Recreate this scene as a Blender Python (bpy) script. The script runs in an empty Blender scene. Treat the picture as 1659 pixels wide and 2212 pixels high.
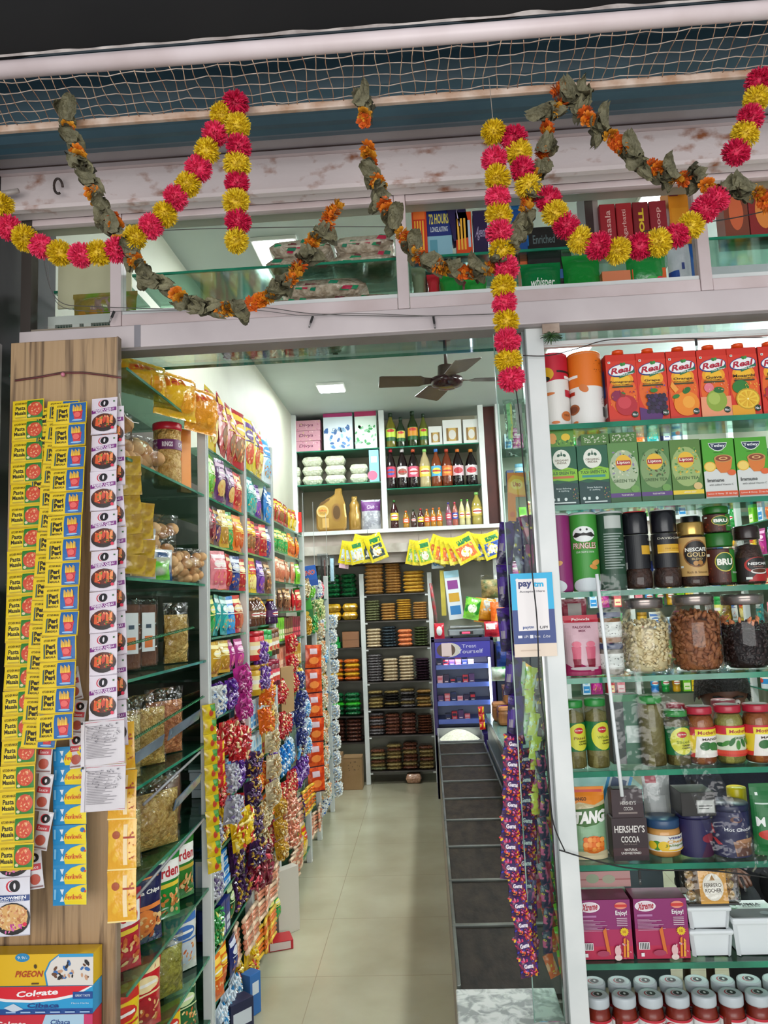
import bpy, bmesh, math, random
from mathutils import Vector, Matrix, noise
PI = math.pi
R = math.radians
sc = bpy.context.scene
C = sc.collection
rnd = random.Random(7)

# ------------------------------------------------------------------ camera, light, exposure
IW, IH, FP = 1659.0, 2212.0, 1650.0
CP, CR, CY = R(6.97), R(-2.34), R(-2.94)
EYE = Vector((0, 0, 1.55))
fwd = Vector((math.sin(CY)*math.cos(CP), math.cos(CY)*math.cos(CP), math.sin(CP)))
rt0 = Vector((math.cos(CY), -math.sin(CY), 0))
up0 = rt0.cross(fwd)
RT = rt0*math.cos(CR) + up0*math.sin(CR)
UP = up0*math.cos(CR) - rt0*math.sin(CR)
cam_d = bpy.data.cameras.new('camera')
cam = bpy.data.objects.new('camera', cam_d)
C.objects.link(cam)
cam_d.sensor_fit = 'HORIZONTAL'
cam_d.sensor_width = 36.0
cam_d.lens = FP/IW*36.0
cam_d.clip_start = 0.05
m3 = Matrix((RT, UP, -fwd)).transposed()
cam.matrix_world = Matrix.Translation(EYE) @ m3.to_4x4()
sc.camera = cam

w = bpy.data.worlds.new('world')
sc.world = w
w.use_nodes = True
bg = w.node_tree.nodes['Background']
bg.inputs[0].default_value = (0.86, 0.93, 1.0, 1)
bg.inputs[1].default_value = 0.45
sc.view_settings.view_transform = 'Standard'
sc.view_settings.look = 'None'
sc.view_settings.gamma = 1.0
sc.view_settings.use_curve_mapping = False
sc.view_settings.exposure = 0.34

def area(name, loc, rot, sx, sy, power, col=(1, 1, 1)):
    l = bpy.data.lights.new(name, 'AREA')
    l.shape = 'RECTANGLE'
    l.size, l.size_y, l.energy, l.color = sx, sy, power, col
    o = bpy.data.objects.new(name, l)
    o.location = loc
    o.rotation_euler = rot
    C.objects.link(o)
    return o
# light of the ceiling panels (their bodies are built further down) and of the open street side
PANELS = [(-0.70, 6.03, 20), (-0.66, 3.75, 9), (1.1, 5.4, 34), (1.2, 3.4, 30)]
CEIL = 3.34
for i, (x, y, p) in enumerate(PANELS):
    area('panel_light', (x, y, CEIL-0.035), (0, 0, 0), 0.3, 0.3, p, (0.93, 0.98, 1.0))
for y_ in (3.4, 5.6):      # unseen wall tubes added to brighten the ceiling (bodies further down)
    area('fill_tube_glow', (2.84, y_, 3.0), (0, R(90), 0), .25, 1.1, 7, (0.93, 0.98, 1.0))
    area('fill_tube_glow', (2.80, y_, 3.06), (0, R(168), 0), .2, 1.1, 66, (0.93, 0.98, 1.0))
area('street_daylight', (0.2, -2.6, 1.5), (R(93), 0, 0), 5.0, 2.2, 125, (1.0, 0.97, 0.95))

# ------------------------------------------------------------------ pixel rays -> real planes (used to survey the place)
def ray(px, py):
    return fwd + RT*((px-IW/2)/FP) + UP*((IH/2-py)/FP)
def uy(px, py, Y):
    d = ray(px, py); return EYE + d*(Y/d.y)
def ux(px, py, X):
    d = ray(px, py); return EYE + d*(X/d.x)
def uz(px, py, Z):
    d = ray(px, py); return EYE + d*((Z-1.55)/d.z)

# ------------------------------------------------------------------ materials
def lin(c):
    if isinstance(c, str):
        c = [int(c[i:i+2], 16)/255 for i in (0, 2, 4)]
    return tuple(x/12.92 if x <= 0.04045 else ((x+0.055)/1.055)**2.4 for x in c[:3]) + (1,)
_mc = {}
def newmat(name):
    m = bpy.data.materials.new(name)
    m.use_nodes = True
    return m, m.node_tree.nodes, m.node_tree.links, m.node_tree.nodes['Principled BSDF']
def col(c, rough=0.45, metal=0.0, emit=0):
    k = (c, rough, metal, emit)
    if k in _mc: return _mc[k]
    m, n, l, b = newmat('ink_'+str(c))
    b.inputs['Base Color'].default_value = lin(c)
    b.inputs['Roughness'].default_value = rough
    b.inputs['Metallic'].default_value = metal
    if emit:
        b.inputs['Emission Color'].default_value = lin(c)
        b.inputs['Emission Strength'].default_value = emit
    _mc[k] = m
    return m
def noisy(c1, c2, scale=5, rough=0.5, bump=0.0, detail=5, lo=0.35, hi=0.65, stretch=(1, 1, 1), metal=0, bscale=None, voro=False, dist=0.0, coat=0):
    k = ('n', c1, c2, scale, rough, bump, detail, lo, hi, stretch, metal, bscale, voro, dist)
    if k in _mc: return _mc[k]
    m, n, l, b = newmat('surface_'+str(c1))
    tc = n.new('ShaderNodeTexCoord'); mp = n.new('ShaderNodeMapping')
    mp.inputs['Scale'].default_value = stretch
    l.new(tc.outputs['Object'], mp.inputs[0])
    if voro:
        t = n.new('ShaderNodeTexVoronoi'); t.inputs['Scale'].default_value = scale; out = t.outputs['Color']
    else:
        t = n.new('ShaderNodeTexNoise'); t.inputs['Scale'].default_value = scale; t.inputs['Detail'].default_value = detail
        t.inputs['Distortion'].default_value = dist
        out = t.outputs[0]
    l.new(mp.outputs[0], t.inputs['Vector'])
    r = n.new('ShaderNodeValToRGB')
    r.color_ramp.elements[0].position = lo; r.color_ramp.elements[1].position = hi
    r.color_ramp.elements[0].color = lin(c1); r.color_ramp.elements[1].color = lin(c2)
    l.new(out, r.inputs[0]); l.new(r.outputs[0], b.inputs['Base Color'])
    b.inputs['Roughness'].default_value = rough
    b.inputs['Metallic'].default_value = metal
    if coat: b.inputs['Coat Weight'].default_value = coat; b.inputs['Coat Roughness'].default_value = 0.08
    if bump:
        t2 = n.new('ShaderNodeTexNoise'); t2.inputs['Scale'].default_value = bscale or scale*2; t2.inputs['Detail'].default_value = 3
        l.new(mp.outputs[0], t2.inputs['Vector'])
        bp = n.new('ShaderNodeBump'); bp.inputs['Strength'].default_value = bump; bp.inputs['Distance'].default_value = 0.02
        l.new(t2.outputs[0], bp.inputs['Height']); l.new(bp.outputs[0], b.inputs['Normal'])
    _mc[k] = m
    return m
def film(c, c2=None, scale=14, rough=0.24, bump=0.35):
    """glossy printed plastic film with crinkles"""
    return noisy(c, c2 or c, scale, rough, bump, 2, 0.47, 0.53, bscale=26, coat=0.6)
def clear(tint='FFFFFF', gloss=0.12, rough=0.05, bump=0.0, bscale=30, solid=0.0, sc_='FFFFFF', fk=0.55):
    """thin clear sheet: sees through, reflects at a slant"""
    k = ('c', tint, gloss, rough, bump, bscale, solid, sc_, fk)
    if k in _mc: return _mc[k]
    m, n, l, b = newmat('clear_'+tint)
    n.remove(b)
    out = n['Material Output']
    tr = n.new('ShaderNodeBsdfTransparent'); tr.inputs[0].default_value = lin(tint)
    gl = n.new('ShaderNodeBsdfGlossy'); gl.inputs['Roughness'].default_value = rough
    fr = n.new('ShaderNodeLayerWeight'); fr.inputs[0].default_value = 0.25
    ma = n.new('ShaderNodeMath'); ma.operation = 'MULTIPLY_ADD'; ma.inputs[1].default_value = fk; ma.inputs[2].default_value = gloss
    ma.use_clamp = True
    mx = n.new('ShaderNodeMixShader')
    l.new(fr.outputs['Fresnel'], ma.inputs[0]); l.new(ma.outputs[0], mx.inputs[0])
    l.new(tr.outputs[0], mx.inputs[1]); l.new(gl.outputs[0], mx.inputs[2])
    last = mx.outputs[0]
    if bump:
        tc = n.new('ShaderNodeTexCoord'); t = n.new('ShaderNodeTexNoise'); t.inputs['Scale'].default_value = bscale
        l.new(tc.outputs['Object'], t.inputs['Vector'])
        bp = n.new('ShaderNodeBump'); bp.inputs['Strength'].default_value = bump; bp.inputs['Distance'].default_value = 0.02
        l.new(t.outputs[0], bp.inputs['Height']); l.new(bp.outputs[0], gl.inputs['Normal']); l.new(bp.outputs[0], fr.inputs['Normal'])
    if solid:
        df = n.new('ShaderNodeBsdfDiffuse'); df.inputs[0].default_value = lin(sc_)
        m2 = n.new('ShaderNodeMixShader'); m2.inputs[0].default_value = solid
        l.new(last, m2.inputs[1]); l.new(df.outputs[0], m2.inputs[2]); last = m2.outputs[0]
    l.new(last, out.inputs[0])
    _mc[k] = m
    return m
GLASS = clear('EAF5F0', 0.0, 0.03)
PANE = clear('FDFEFE', -0.010, 0.02, fk=0.4)
SHELFG = clear('D2EADF', 0.07, 0.05, solid=0.03, sc_='5FA888')
GEDGE = noisy('1E6B52', '2F8D6C', 9, 0.12)
BAG = clear('FDFDFD', 0.04, 0.12, bump=1.0, bscale=22)
JARG = clear('FDFEFD', 0.02, 0.03)
PAINT = noisy('D6CBCB', 'C2B6B7', 3, 0.4, 0.06)
WPOST = noisy('E0E2DF', 'CBD0CE', 4, 0.35)
STEEL = noisy('B9BCBC', '8F9392', 6, 0.28, metal=0.85)

# ------------------------------------------------------------------ mesh builder
_tc = {}
def text_mesh(s, bold=0.0):
    k = (s, bold)
    if k in _tc: return _tc[k]
    cu = bpy.data.curves.new('t', 'FONT'); cu.body = s; cu.size = 1; cu.resolution_u = 2; cu.offset = bold
    ob = bpy.data.objects.new('t', cu); C.objects.link(ob)
    dg = bpy.context.evaluated_depsgraph_get()
    me = bpy.data.meshes.new_from_object(ob.evaluated_get(dg))
    vs = [(v.co.x, v.co.y) for v in me.vertices]
    fs = [tuple(p.vertices) for p in me.polygons]
    bpy.data.objects.remove(ob); bpy.data.curves.remove(cu); bpy.data.meshes.remove(me)
    x0 = min(v[0] for v in vs); x1 = max(v[0] for v in vs); y0 = min(v[1] for v in vs); y1 = max(v[1] for v in vs)
    vs = [((x-(x0+x1)/2), (y-(y0+y1)/2)) for x, y in vs]
    _tc[k] = (vs, fs, x1-x0, y1-y0)
    return _tc[k]

class MB:
    def __init__(s): s.v = []; s.f = []; s.mi = []; s.sm = []; s.mats = []
    def m(s, mat):
        if isinstance(mat, str): mat = col(mat)
        if mat not in s.mats: s.mats.append(mat)
        return s.mats.index(mat)
    def add(s, vs, fs, mat, smooth=False):
        o = len(s.v); s.v += [tuple(p) for p in vs]; k = s.m(mat)
        for f in fs:
            s.f.append(tuple(i+o for i in f)); s.mi.append(k); s.sm.append(smooth)
        return s
    def box(s, x0, x1, y0, y1, z0, z1, mat, bev=0.0):
        if bev > 0:
            b = min(bev, (x1-x0)*.45, (y1-y0)*.45, (z1-z0)*.45)
            bm = bmesh.new(); bmesh.ops.create_cube(bm, size=1)
            for v in bm.verts: v.co = Vector(((x0+x1)/2+v.co.x*(x1-x0), (y0+y1)/2+v.co.y*(y1-y0), (z0+z1)/2+v.co.z*(z1-z0)))
            bmesh.ops.bevel(bm, geom=bm.edges[:], offset=b, segments=2, affect='EDGES', profile=0.5)
            bm.verts.index_update()
            s.add([v.co[:] for v in bm.verts], [[v.index for v in f.verts] for f in bm.faces], mat)
            bm.free(); return s
        return s.add([(x, y, z) for z in (z0, z1) for y in (y0, y1) for x in (x0, x1)],
                     [(0, 2, 3, 1), (4, 5, 7, 6), (0, 1, 5, 4), (2, 6, 7, 3), (0, 4, 6, 2), (1, 3, 7, 5)], mat)
    def lathe(s, prof, mat, n=20, c=(0, 0, 0), smooth=True, sx=1, sy=1):
        vs = []; fs = []
        for r, z in prof:
            for i in range(n):
                a = 2*PI*i/n; vs.append((c[0]+r*sx*math.cos(a), c[1]+r*sy*math.sin(a), c[2]+z))
        for j in range(len(prof)-1):
            for i in range(n):
                k = (i+1) % n
                fs.append((j*n+i, j*n+k, (j+1)*n+k, (j+1)*n+i))
        if prof[0][0] > 1e-5: fs.append(tuple(range(n))[::-1])
        if prof[-1][0] > 1e-5: fs.append(tuple((len(prof)-1)*n+i for i in range(n)))
        return s.add(vs, fs, mat, smooth)
    def tube(s, pts, r, mat, n=6, smooth=True):
        pts = [Vector(p) for p in pts]; vs = []; fs = []
        rr = r if isinstance(r, (list, tuple)) else [r]*len(pts)
        for i, p in enumerate(pts):
            t = (pts[min(i+1, len(pts)-1)]-pts[max(i-1, 0)])
            if t.length < 1e-9: t = Vector((0, 0, 1))
            t.normalize()
            a = t.cross(Vector((0, 0, 1)))
            if a.length < 0.05: a = t.cross(Vector((0, 1, 0)))
            a.normalize(); b = t.cross(a)
            for k in range(n):
                q = 2*PI*k/n; vs.append(p+a*rr[i]*math.cos(q)+b*rr[i]*math.sin(q))
        for i in range(len(pts)-1):
            for k in range(n):
                j = (k+1) % n; fs.append((i*n+k, i*n+j, (i+1)*n+j, (i+1)*n+k))
        fs.append(tuple(range(n))[::-1]); fs.append(tuple((len(pts)-1)*n+k for k in range(n)))
        return s.add(vs, fs, mat, smooth)
    def grid(s, S, u0, u1, v0, v1, nu, nv, mat, off=0, smooth=True, clip=None):
        vs = [S(u0+(u1-u0)*i/nu, v0+(v1-v0)*j/nv, off) for j in range(nv+1) for i in range(nu+1)]
        fs = []
        for j in range(nv):
            for i in range(nu):
                a = j*(nu+1)+i; fs.append((a, a+1, a+nu+2, a+nu+1))
        return s.add(vs, fs, mat, smooth)
    def ball(s, c, r, mat, n=8, m=5, sx=1, sy=1, sz=1, smooth=True):
        pr = [(r*math.sin(PI*j/m), -r*sz*math.cos(PI*j/m)) for j in range(m+1)]
        pr[0] = (1e-6, pr[0][1]); pr[-1] = (1e-6, pr[-1][1])
        return s.lathe(pr, mat, n, c, smooth, sx, sy)
    # art: print on a surface S(u,v,off); u from -w/2..w/2, v from 0..h; items in 0..1
    def poly(s, S, pts, c, lay, curved):
        if not curved:
            s.add([S(x, y, lay) for x, y in pts], [tuple(range(len(pts)))], c); return
        def cut(ps, ax, lo, hi):
            for sgn, lim in ((1, lo), (-1, hi)):
                out = []
                for a, b in zip(ps, ps[1:]+ps[:1]):
                    da, db = sgn*(a[ax]-lim), sgn*(b[ax]-lim)
                    if da >= 0: out.append(a)
                    if (da > 0 > db) or (da < 0 < db):
                        t = da/(da-db); out.append((a[0]+(b[0]-a[0])*t, a[1]+(b[1]-a[1])*t))
                ps = out
                if len(ps) < 3: return []
            return ps
        def split(ps, ax, st):
            lo = min(p[ax] for p in ps); hi = max(p[ax] for p in ps)
            if hi-lo < st*1.2: return [ps]
            k = math.floor(lo/st); out = []
            while k*st < hi:
                q = cut(ps, ax, k*st, (k+1)*st)
                if len(q) > 2: out.append(q)
                k += 1
            return out
        for q in split(list(pts), 0, .0045):
            for r_ in split(q, 1, .010 if curved == 1 else .5):
                s.add([S(x, y, lay) for x, y in r_], [tuple(range(len(r_)))], c, True)
    def art(s, S, w, h, items, curved=False, base=0.0004):
        lay = base
        for it in items:
            k = it[0]; lay += 0.00022
            if k == 'r':
                _, x0, y0, x1, y1, c = it
                s.poly(S, [((x0-.5)*w, y0*h), ((x1-.5)*w, y0*h), ((x1-.5)*w, y1*h), ((x0-.5)*w, y1*h)], c, lay, curved)
            elif k == 'e':
                _, cx, cy, rx, ry, c = it[:6]
                rot = it[6] if len(it) > 6 else 0
                pts = []
                for i in range(20):
                    a = PI*i/10; ex = rx*w*math.cos(a); ey = ry*h*math.sin(a)
                    pts.append(((cx-.5)*w+ex*math.cos(rot)-ey*math.sin(rot), cy*h+ex*math.sin(rot)+ey*math.cos(rot)))
                s.poly(S, pts, c, lay, curved)
            elif k == 'p':
                s.poly(S, [((x-.5)*w, y*h) for x, y in it[1]], it[2], lay, curved)
            elif k == 't':
                # ('t', text, cx, cy, width, height, colour, shear, bold, slope)
                _, tx, cx, cy, tw, th, c = it[:7]
                sh = it[7] if len(it) > 7 else 0
                bo = it[8] if len(it) > 8 else 0
                sl = it[9] if len(it) > 9 else 0
                vs, fs, a, b = text_mesh(tx, bo)
                kx = tw*w/a; ky = th*h/b
                pv = [((cx-.5)*w+x*kx+sh*y*ky, cy*h+y*ky+sl*x*kx) for x, y in vs]
                if curved and tw*w/max(1, len(tx)) > .006:
                    for f in fs: s.poly(S, [pv[i] for i in f], c, lay+.0001, curved)
                else:
                    s.add([S(x, y, lay+(.0001 if curved else 0)) for x, y in pv], fs, c)
            elif k == 'sp':   # specks  ('sp', x0,y0,x1,y1, n, size, colours, seed)
                _, x0, y0, x1, y1, n, sz, cs, sd = it
                rr = random.Random(sd)
                for q in range(n):
                    x = rr.uniform(x0, x1); y = rr.uniform(y0, y1); a = rr.uniform(0, PI); L = sz*rr.uniform(.6, 1.3)
                    pts = []
                    for i in range(6):
                        t = 2*PI*i/6; ex = L*w*math.cos(t); ey = L*.55*w*math.sin(t)
                        pts.append(((x-.5)*w+ex*math.cos(a)-ey*math.sin(a), y*h+ex*math.sin(a)+ey*math.cos(a)))
                    s.poly(S, pts, cs[q % len(cs)], lay+0.00002*(q % 8), curved)
        return s
    def mesh(s, name):
        me = bpy.data.meshes.new(name)
        me.from_pydata(s.v, [], s.f)
        for m in s.mats: me.materials.append(m)
        me.polygons.foreach_set('material_index', s.mi)
        me.polygons.foreach_set('use_smooth', s.sm)
        me.update()
        return me
    def build(s, name, parent=None, loc=None, rot=None):
        o = bpy.data.objects.new(name, s.mesh(name)); C.objects.link(o)
        if parent: o.parent = parent
        if loc is not None: o.location = loc
        if rot is not None: o.rotation_euler = rot
        return o

def flat(u, v, off): return (u, -off, v)
def tag(o, label=None, cat=None, group=None, kind=None):
    if label: o['label'] = label
    if cat: o['category'] = cat
    if group: o['group'] = group
    if kind: o['kind'] = kind
    return o
def thing(name, label, cat, loc=(0, 0, 0), rz=0, group=None):
    o = bpy.data.objects.new(name, None); C.objects.link(o); o.empty_display_size = 0.02
    o.location = loc; o.rotation_euler = (0, 0, rz)
    return tag(o, label, cat, group)
def put(src, label, cat, loc, rz=0, group=None, scale=None, rot=None):
    """a copy of a finished thing (with its parts and sub-parts)"""
    def cp(o, par):
        c = o.copy(); C.objects.link(c)
        if par: c.parent = par
        for ch in o.children: cp(ch, c)
        return c
    if not src.get('placed'):
        o = src; src['placed'] = 1
    else:
        o = cp(src, None)
    if 'placed' in o and o is not src: del o['placed']
    for k in ('group', 'kind'):
        if k in o: del o[k]
    o.location = loc
    o.rotation_euler = rot if rot is not None else (0, 0, rz)
    if scale is not None: o.scale = scale if not isinstance(scale, (int, float)) else (scale,)*3
    return tag(o, label, cat, group)
def struct(name, mb, parent=None):
    o = mb.build(name, parent)
    if not parent: o['kind'] = 'structure'
    return o
ORD = ['first', 'second', 'third', 'fourth', 'fifth', 'sixth', 'seventh', 'eighth', 'ninth', 'tenth', 'eleventh', 'twelfth', 'thirteenth', 'fourteenth', 'fifteenth', 'sixteenth', 'seventeenth', 'eighteenth']
# ================================================================== the setting
def tile_mat():
    m, n, l, b = newmat('floor_tiles')
    tc = n.new('ShaderNodeTexCoord'); sx = n.new('ShaderNodeSeparateXYZ')
    l.new(tc.outputs['Object'], sx.inputs[0])
    def line(sock, off, per, wd):
        a = n.new('ShaderNodeMath'); a.operation = 'ADD'; a.inputs[1].default_value = off; l.new(sock, a.inputs[0])
        d = n.new('ShaderNodeMath'); d.operation = 'PINGPONG'; d.inputs[1].default_value = per/2; l.new(a.outputs[0], d.inputs[0])
        c = n.new('ShaderNodeMath'); c.operation = 'LESS_THAN'; c.inputs[1].default_value = wd; l.new(d.outputs[0], c.inputs[0])
        return c.outputs[0]
    a = line(sx.outputs['X'], 0.545, 0.6, 0.0016); c = line(sx.outputs['Y'], -4.03, 0.6, 0.0016)
    mx = n.new('ShaderNodeMath'); mx.operation = 'MAXIMUM'; l.new(a, mx.inputs[0]); l.new(c, mx.inputs[1])
    t = n.new('ShaderNodeTexNoise'); t.inputs['Scale'].default_value = 2.2; t.inputs['Detail'].default_value = 8; l.new(tc.outputs['Object'], t.inputs['Vector'])
    r = n.new('ShaderNodeValToRGB'); r.color_ramp.elements[0].color = lin('A19A80'); r.color_ramp.elements[1].color = lin('B6B298')
    r.color_ramp.elements[0].position = .3; r.color_ramp.elements[1].position = .7; l.new(t.outputs[0], r.inputs[0])
    mc = n.new('ShaderNodeMix'); mc.data_type = 'RGBA'; l.new(mx.outputs[0], mc.inputs['Factor'])
    l.new(r.outputs[0], mc.inputs['A']); mc.inputs['B'].default_value = lin('958a72')
    l.new(mc.outputs['Result'], b.inputs['Base Color'])
    b.inputs['Roughness'].default_value = 0.22; b.inputs['Specular IOR Level'].default_value = 0.45
    return m
TILE = tile_mat()
CREAM = noisy('BCBDAC', 'AEAF9E', 2, 0.6, 0.03)
CEILM = noisy('C4CFCC', 'BBC6C4', 1.5, 0.7)
WOODL = noisy('5E4834', 'AC8E6A', 2.6, 0.5, 0.10, 9, 0.30, 0.50, stretch=(16, 9, 0.8), dist=1.0)
RUST = noisy('E6D8D6', 'A0603C', 16, 0.55, 0.10, 12, 0.55, 0.72, stretch=(1.0, 1, 1.5))
PINKW = noisy('D8C9C9', 'C6B4B2', 5, 0.42, 0.05)
MESHW = noisy('C9A98C', '8A5A40', 30, 0.6)
BLUEG = noisy('43616F', '35505E', 4, 0.45)
BLACKM = noisy('17120F', '241C18', 3, 0.7, 0.15)
DARK = col('15100D', 0.7)
YW = 7.28
struct('floor', MB().box(-1.45, 3.2, 0.4, YW+.1, -0.06, 0.0, TILE))
struct('ceiling', MB().box(-1.45, 3.2, 2.35, YW+.1, CEIL, CEIL+.06, CEILM))
struct('wall_back', MB().box(-1.45, 3.2, YW, YW+.1, 0, CEIL, CREAM))
struct('wall_left', MB().box(-1.45, -1.18, 2.12, YW, 0, CEIL, CREAM))
struct('wall_right', MB().box(2.9, 3.2, 1.9, YW, 0, CEIL, CREAM))
# downstand beam in front of the back racks
struct('trim_1', MB().box(-1.1, 2.9, 6.86, 7.27, 1.93, 2.23, noisy('B5AAA2', '9C9086', 4, 0.6, 0.05)).box(-1.1, 2.9, 6.82, 6.86, 2.20, 2.235, WPOST).box(-1.1, 2.9, 6.81, 6.86, 2.02, 2.10, noisy('CFC9C0', 'A39A8C', 6, .6)))
# shop front: dark neighbour wall, timber pier
struct('wall_neighbour', MB().box(-1.7, -1.15, 1.75, 2.3, 0, 3.4, BLACKM).box(-1.149, -1.128, 1.93, 1.96, 0, 2.3, noisy('A9A6A4', '8B8784', 4, .5)))
pier = MB()
pier.box(-1.098, -0.803, 1.95, 1.966, 0, 2.30, WOODL, 0.002)
pier.box(-0.803, -0.799, 1.948, 1.97, 0, 2.30, noisy('8F7A66', '6B5644', 8, .5))
struct('wall_pier', pier)
# lintel beam, sash rails, mullions (painted aluminium)
bm_ = MB()
bm_.box(-1.12, 1.6, 2.03, 2.10, 2.297, 2.362, PAINT, 0.003)
bm_.box(-1.12, 1.6, 2.036, 2.10, 2.290, 2.297, noisy('8E8683', '7B7471', 5, .5))
for px in (297,):
    x = uy(px, 720, 2.03).x
    bm_.box(x-.009, x+.009, 2.0285, 2.0305, 2.297, 2.361, noisy('8F8C92', '7d7a80', 6, .5))
struct('trim_2', bm_)
MX = [uy(248, 560, 2.03).x, uy(868, 560, 2.03).x, uy(1524, 560, 2.03).x]
SZ0, SZ1 = 2.364, 2.70
xs = [-1.12] + MX + [1.55]
mu = MB()
for x in MX: mu.box(x-.016, x+.016, 2.034, 2.075, SZ0, SZ1, PINKW, .002)
mu.box(-1.12, -1.09, 2.036, 2.075, SZ0, SZ1, col('3c3530', .6))
struct('trim_3', mu)
for i in range(4):
    a, b = xs[i]+.017, xs[i+1]-.017
    wd = thing('window_%d' % (i+1), None, None); wd['kind'] = 'structure'
    fr = MB()
    if i > 0:
        fr.box(a, b, 2.037, 2.062, SZ0, SZ0+.034, PINKW, .002); fr.box(a, b, 2.042, 2.062, SZ0+.034, SZ0+.046, WPOST)
    else:
        fr.box(a, b, 2.04, 2.062, SZ0, SZ0+.006, col('8a7f70', .6))
    fr.box(a, b, 2.037, 2.062, SZ1-.02, SZ1, PINKW, .002)
    fr.build('window_frame', wd)
    MB().box(a, b, 2.050, 2.053, SZ0+.02, SZ1-.01, PANE).build('pane', wd)
    tag(MB().box(a, b, 2.12 if i else 2.2, 2.36, 2.545, 2.552, SHELFG).box(a, b, 2.115 if i else 2.195, 2.12 if i else 2.2, 2.545, 2.552, GEDGE).build('glass_shelf', wd))
# loft board behind the lintel that carries the goods seen over and under the beam
lf = MB()
lf.box(-1.12, 2.6, 2.11, 2.42, 2.357, 2.366, GLASS).box(-1.12, 2.6, 2.42, 2.424, 2.357, 2.366, GEDGE)
lf.box(uy(838, 725, 2.12).x, uy(1064, 715, 2.12).x, 2.104, 2.135, 2.336, 2.354, noisy('A4703F', '8A5A30', 9, .5, stretch=(1, 8, 8)))
struct('trim_4', lf)
# rusty girder, rounded band, cable
g = MB()
g.box(-1.25, 1.6, 1.975, 2.03, 2.695, 2.80, RUST, .002)
g.box(-1.25, 1.6, 1.955, 1.975, 2.685, 2.697, RUST)
g.box(-1.25, 1.6, 1.962, 1.98, 2.80, 2.812, PINKW)
g.box(-1.25, 1.6, 1.968, 1.98, 2.812, 2.82, noisy('7A645E', '5c4a45', 6, .6))
struct('trim_5', g)
pr = MB(); pts = []
for k in range(11):
    a = -PI/2-PI/2*k/10*1.1
    pts.append((1.985+.05*math.cos(a)*.9, 2.872+.052*math.sin(a)))
vs = [(x, y, z) for x in (-1.25, 1.6) for y, z in pts]
pr.add(vs, [(i, i+1, i+12, i+11) for i in range(10)], PINKW, True)
pr.box(-1.25, 1.6, 1.985, 2.05, 2.82, 3.1, PINKW)
struct('trim_6', pr)
struct('wall_over_front', MB().box(-1.45, 3.2, 2.06, 2.14, 2.70, 3.45, CREAM))
# shutter coil
co = MB(); n = 40; vs = []; fs = []
for x in (-1.3, 1.7):
    for k in range(n):
        a = 2*PI*k/n; rr = .125+(.004 if k % 2 else 0)
        vs.append((x, 1.765+rr*math.cos(a), 2.868+rr*math.sin(a)))
fs = [(k, (k+1) % n, n+(k+1) % n, n+k) for k in range(n)]
co.add(vs, fs, BLUEG)
tag(co.build('rolled_shutter'), 'blue-grey rolled-up steel shutter coil behind the wire mesh', 'shutter')
# mesh soffit with its rails
ms = thing('wire_mesh_guard', 'rusty cream wire mesh guard between two painted rails above the shop front', 'mesh')
ra = MB(); ra.tube([(-1.2, 1.44, 2.702), (1.5, 1.44, 2.702)], .0175, PINKW, 14); ra.build('front_rail', ms)
ra = MB(); ra.box(-1.2, 1.5, 1.558, 1.57, 2.646, 2.662, noisy('CFBBAC', 'A98468', 20, .6), .002); ra.build('rear_rail', ms)
wi = MB(); x = -1.15; q = 0
while x < 1.4:
    pts = []
    for k in range(7):
        t = k/6; pts.append((x+.0035*math.sin(q*1.7+k), 1.445+.118*t, 2.684-.026*t+.002*math.sin(q+k*1.3)))
    wi.tube(pts, .00095, MESHW, 4); x += .0255+.0015*math.sin(q*2.3); q += 1
for k in range(5):
    y = 1.452+.0245*k; pts = []
    for i in range(90):
        xx = -1.18+2.62*i/89; pts.append((xx, y+.0015*math.sin(i*1.1+k), 2.6835-.026*(y-1.445)/.118+.0028*math.sin(i*1.9+k*2)))
    wi.tube(pts, .0012, noisy('BFAFA2', '9C8574', 25, .6), 4)
wi.build('wires', ms)
# black tarpaulin fascia with a ragged lower hem
fa = MB(); nx = 90; rows = []
for j in range(7):
    for i in range(nx+1):
        x = -1.25+2.75*i/nx
        hem = 2.722+.006*math.sin(i*.37)+.004*noise.noise(Vector((i*.6, 0, 3)))
        z = hem+(3.25-hem)*(j/6)
        rows.append((x, 1.425-.02*math.sin(j*.9)-.006*noise.noise(Vector((i*.12, j*.8, 0))), z))
fa.add(rows, [(j*(nx+1)+i, j*(nx+1)+i+1, (j+1)*(nx+1)+i+1, (j+1)*(nx+1)+i) for j in range(6) for i in range(nx)], noisy('050303', '0A0706', 4, .95, .2), True)
o = fa.build('tarpaulin'); tag(o, 'black tarpaulin sheet hanging over the top of the shop front', 'tarpaulin')
md = o.modifiers.new('s', 'SOLIDIFY'); md.thickness = .003
hm = MB(); vs = []; N = 160
for i in range(N+1):
    x = -1.25+2.75*i/N; hgt = .0015+.009*max(0, noise.noise(Vector((i*.21, 1, 0)))+.15)
    vs += [(x, 1.4185, 2.714), (x, 1.4175, 2.7165+hgt)]
hm.add(vs, [(2*i, 2*i+2, 2*i+3, 2*i+1) for i in range(N)], noisy('B9AFA9', '8a7f7a', 20, .7)); hm.build('frayed_hem', o)

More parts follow.
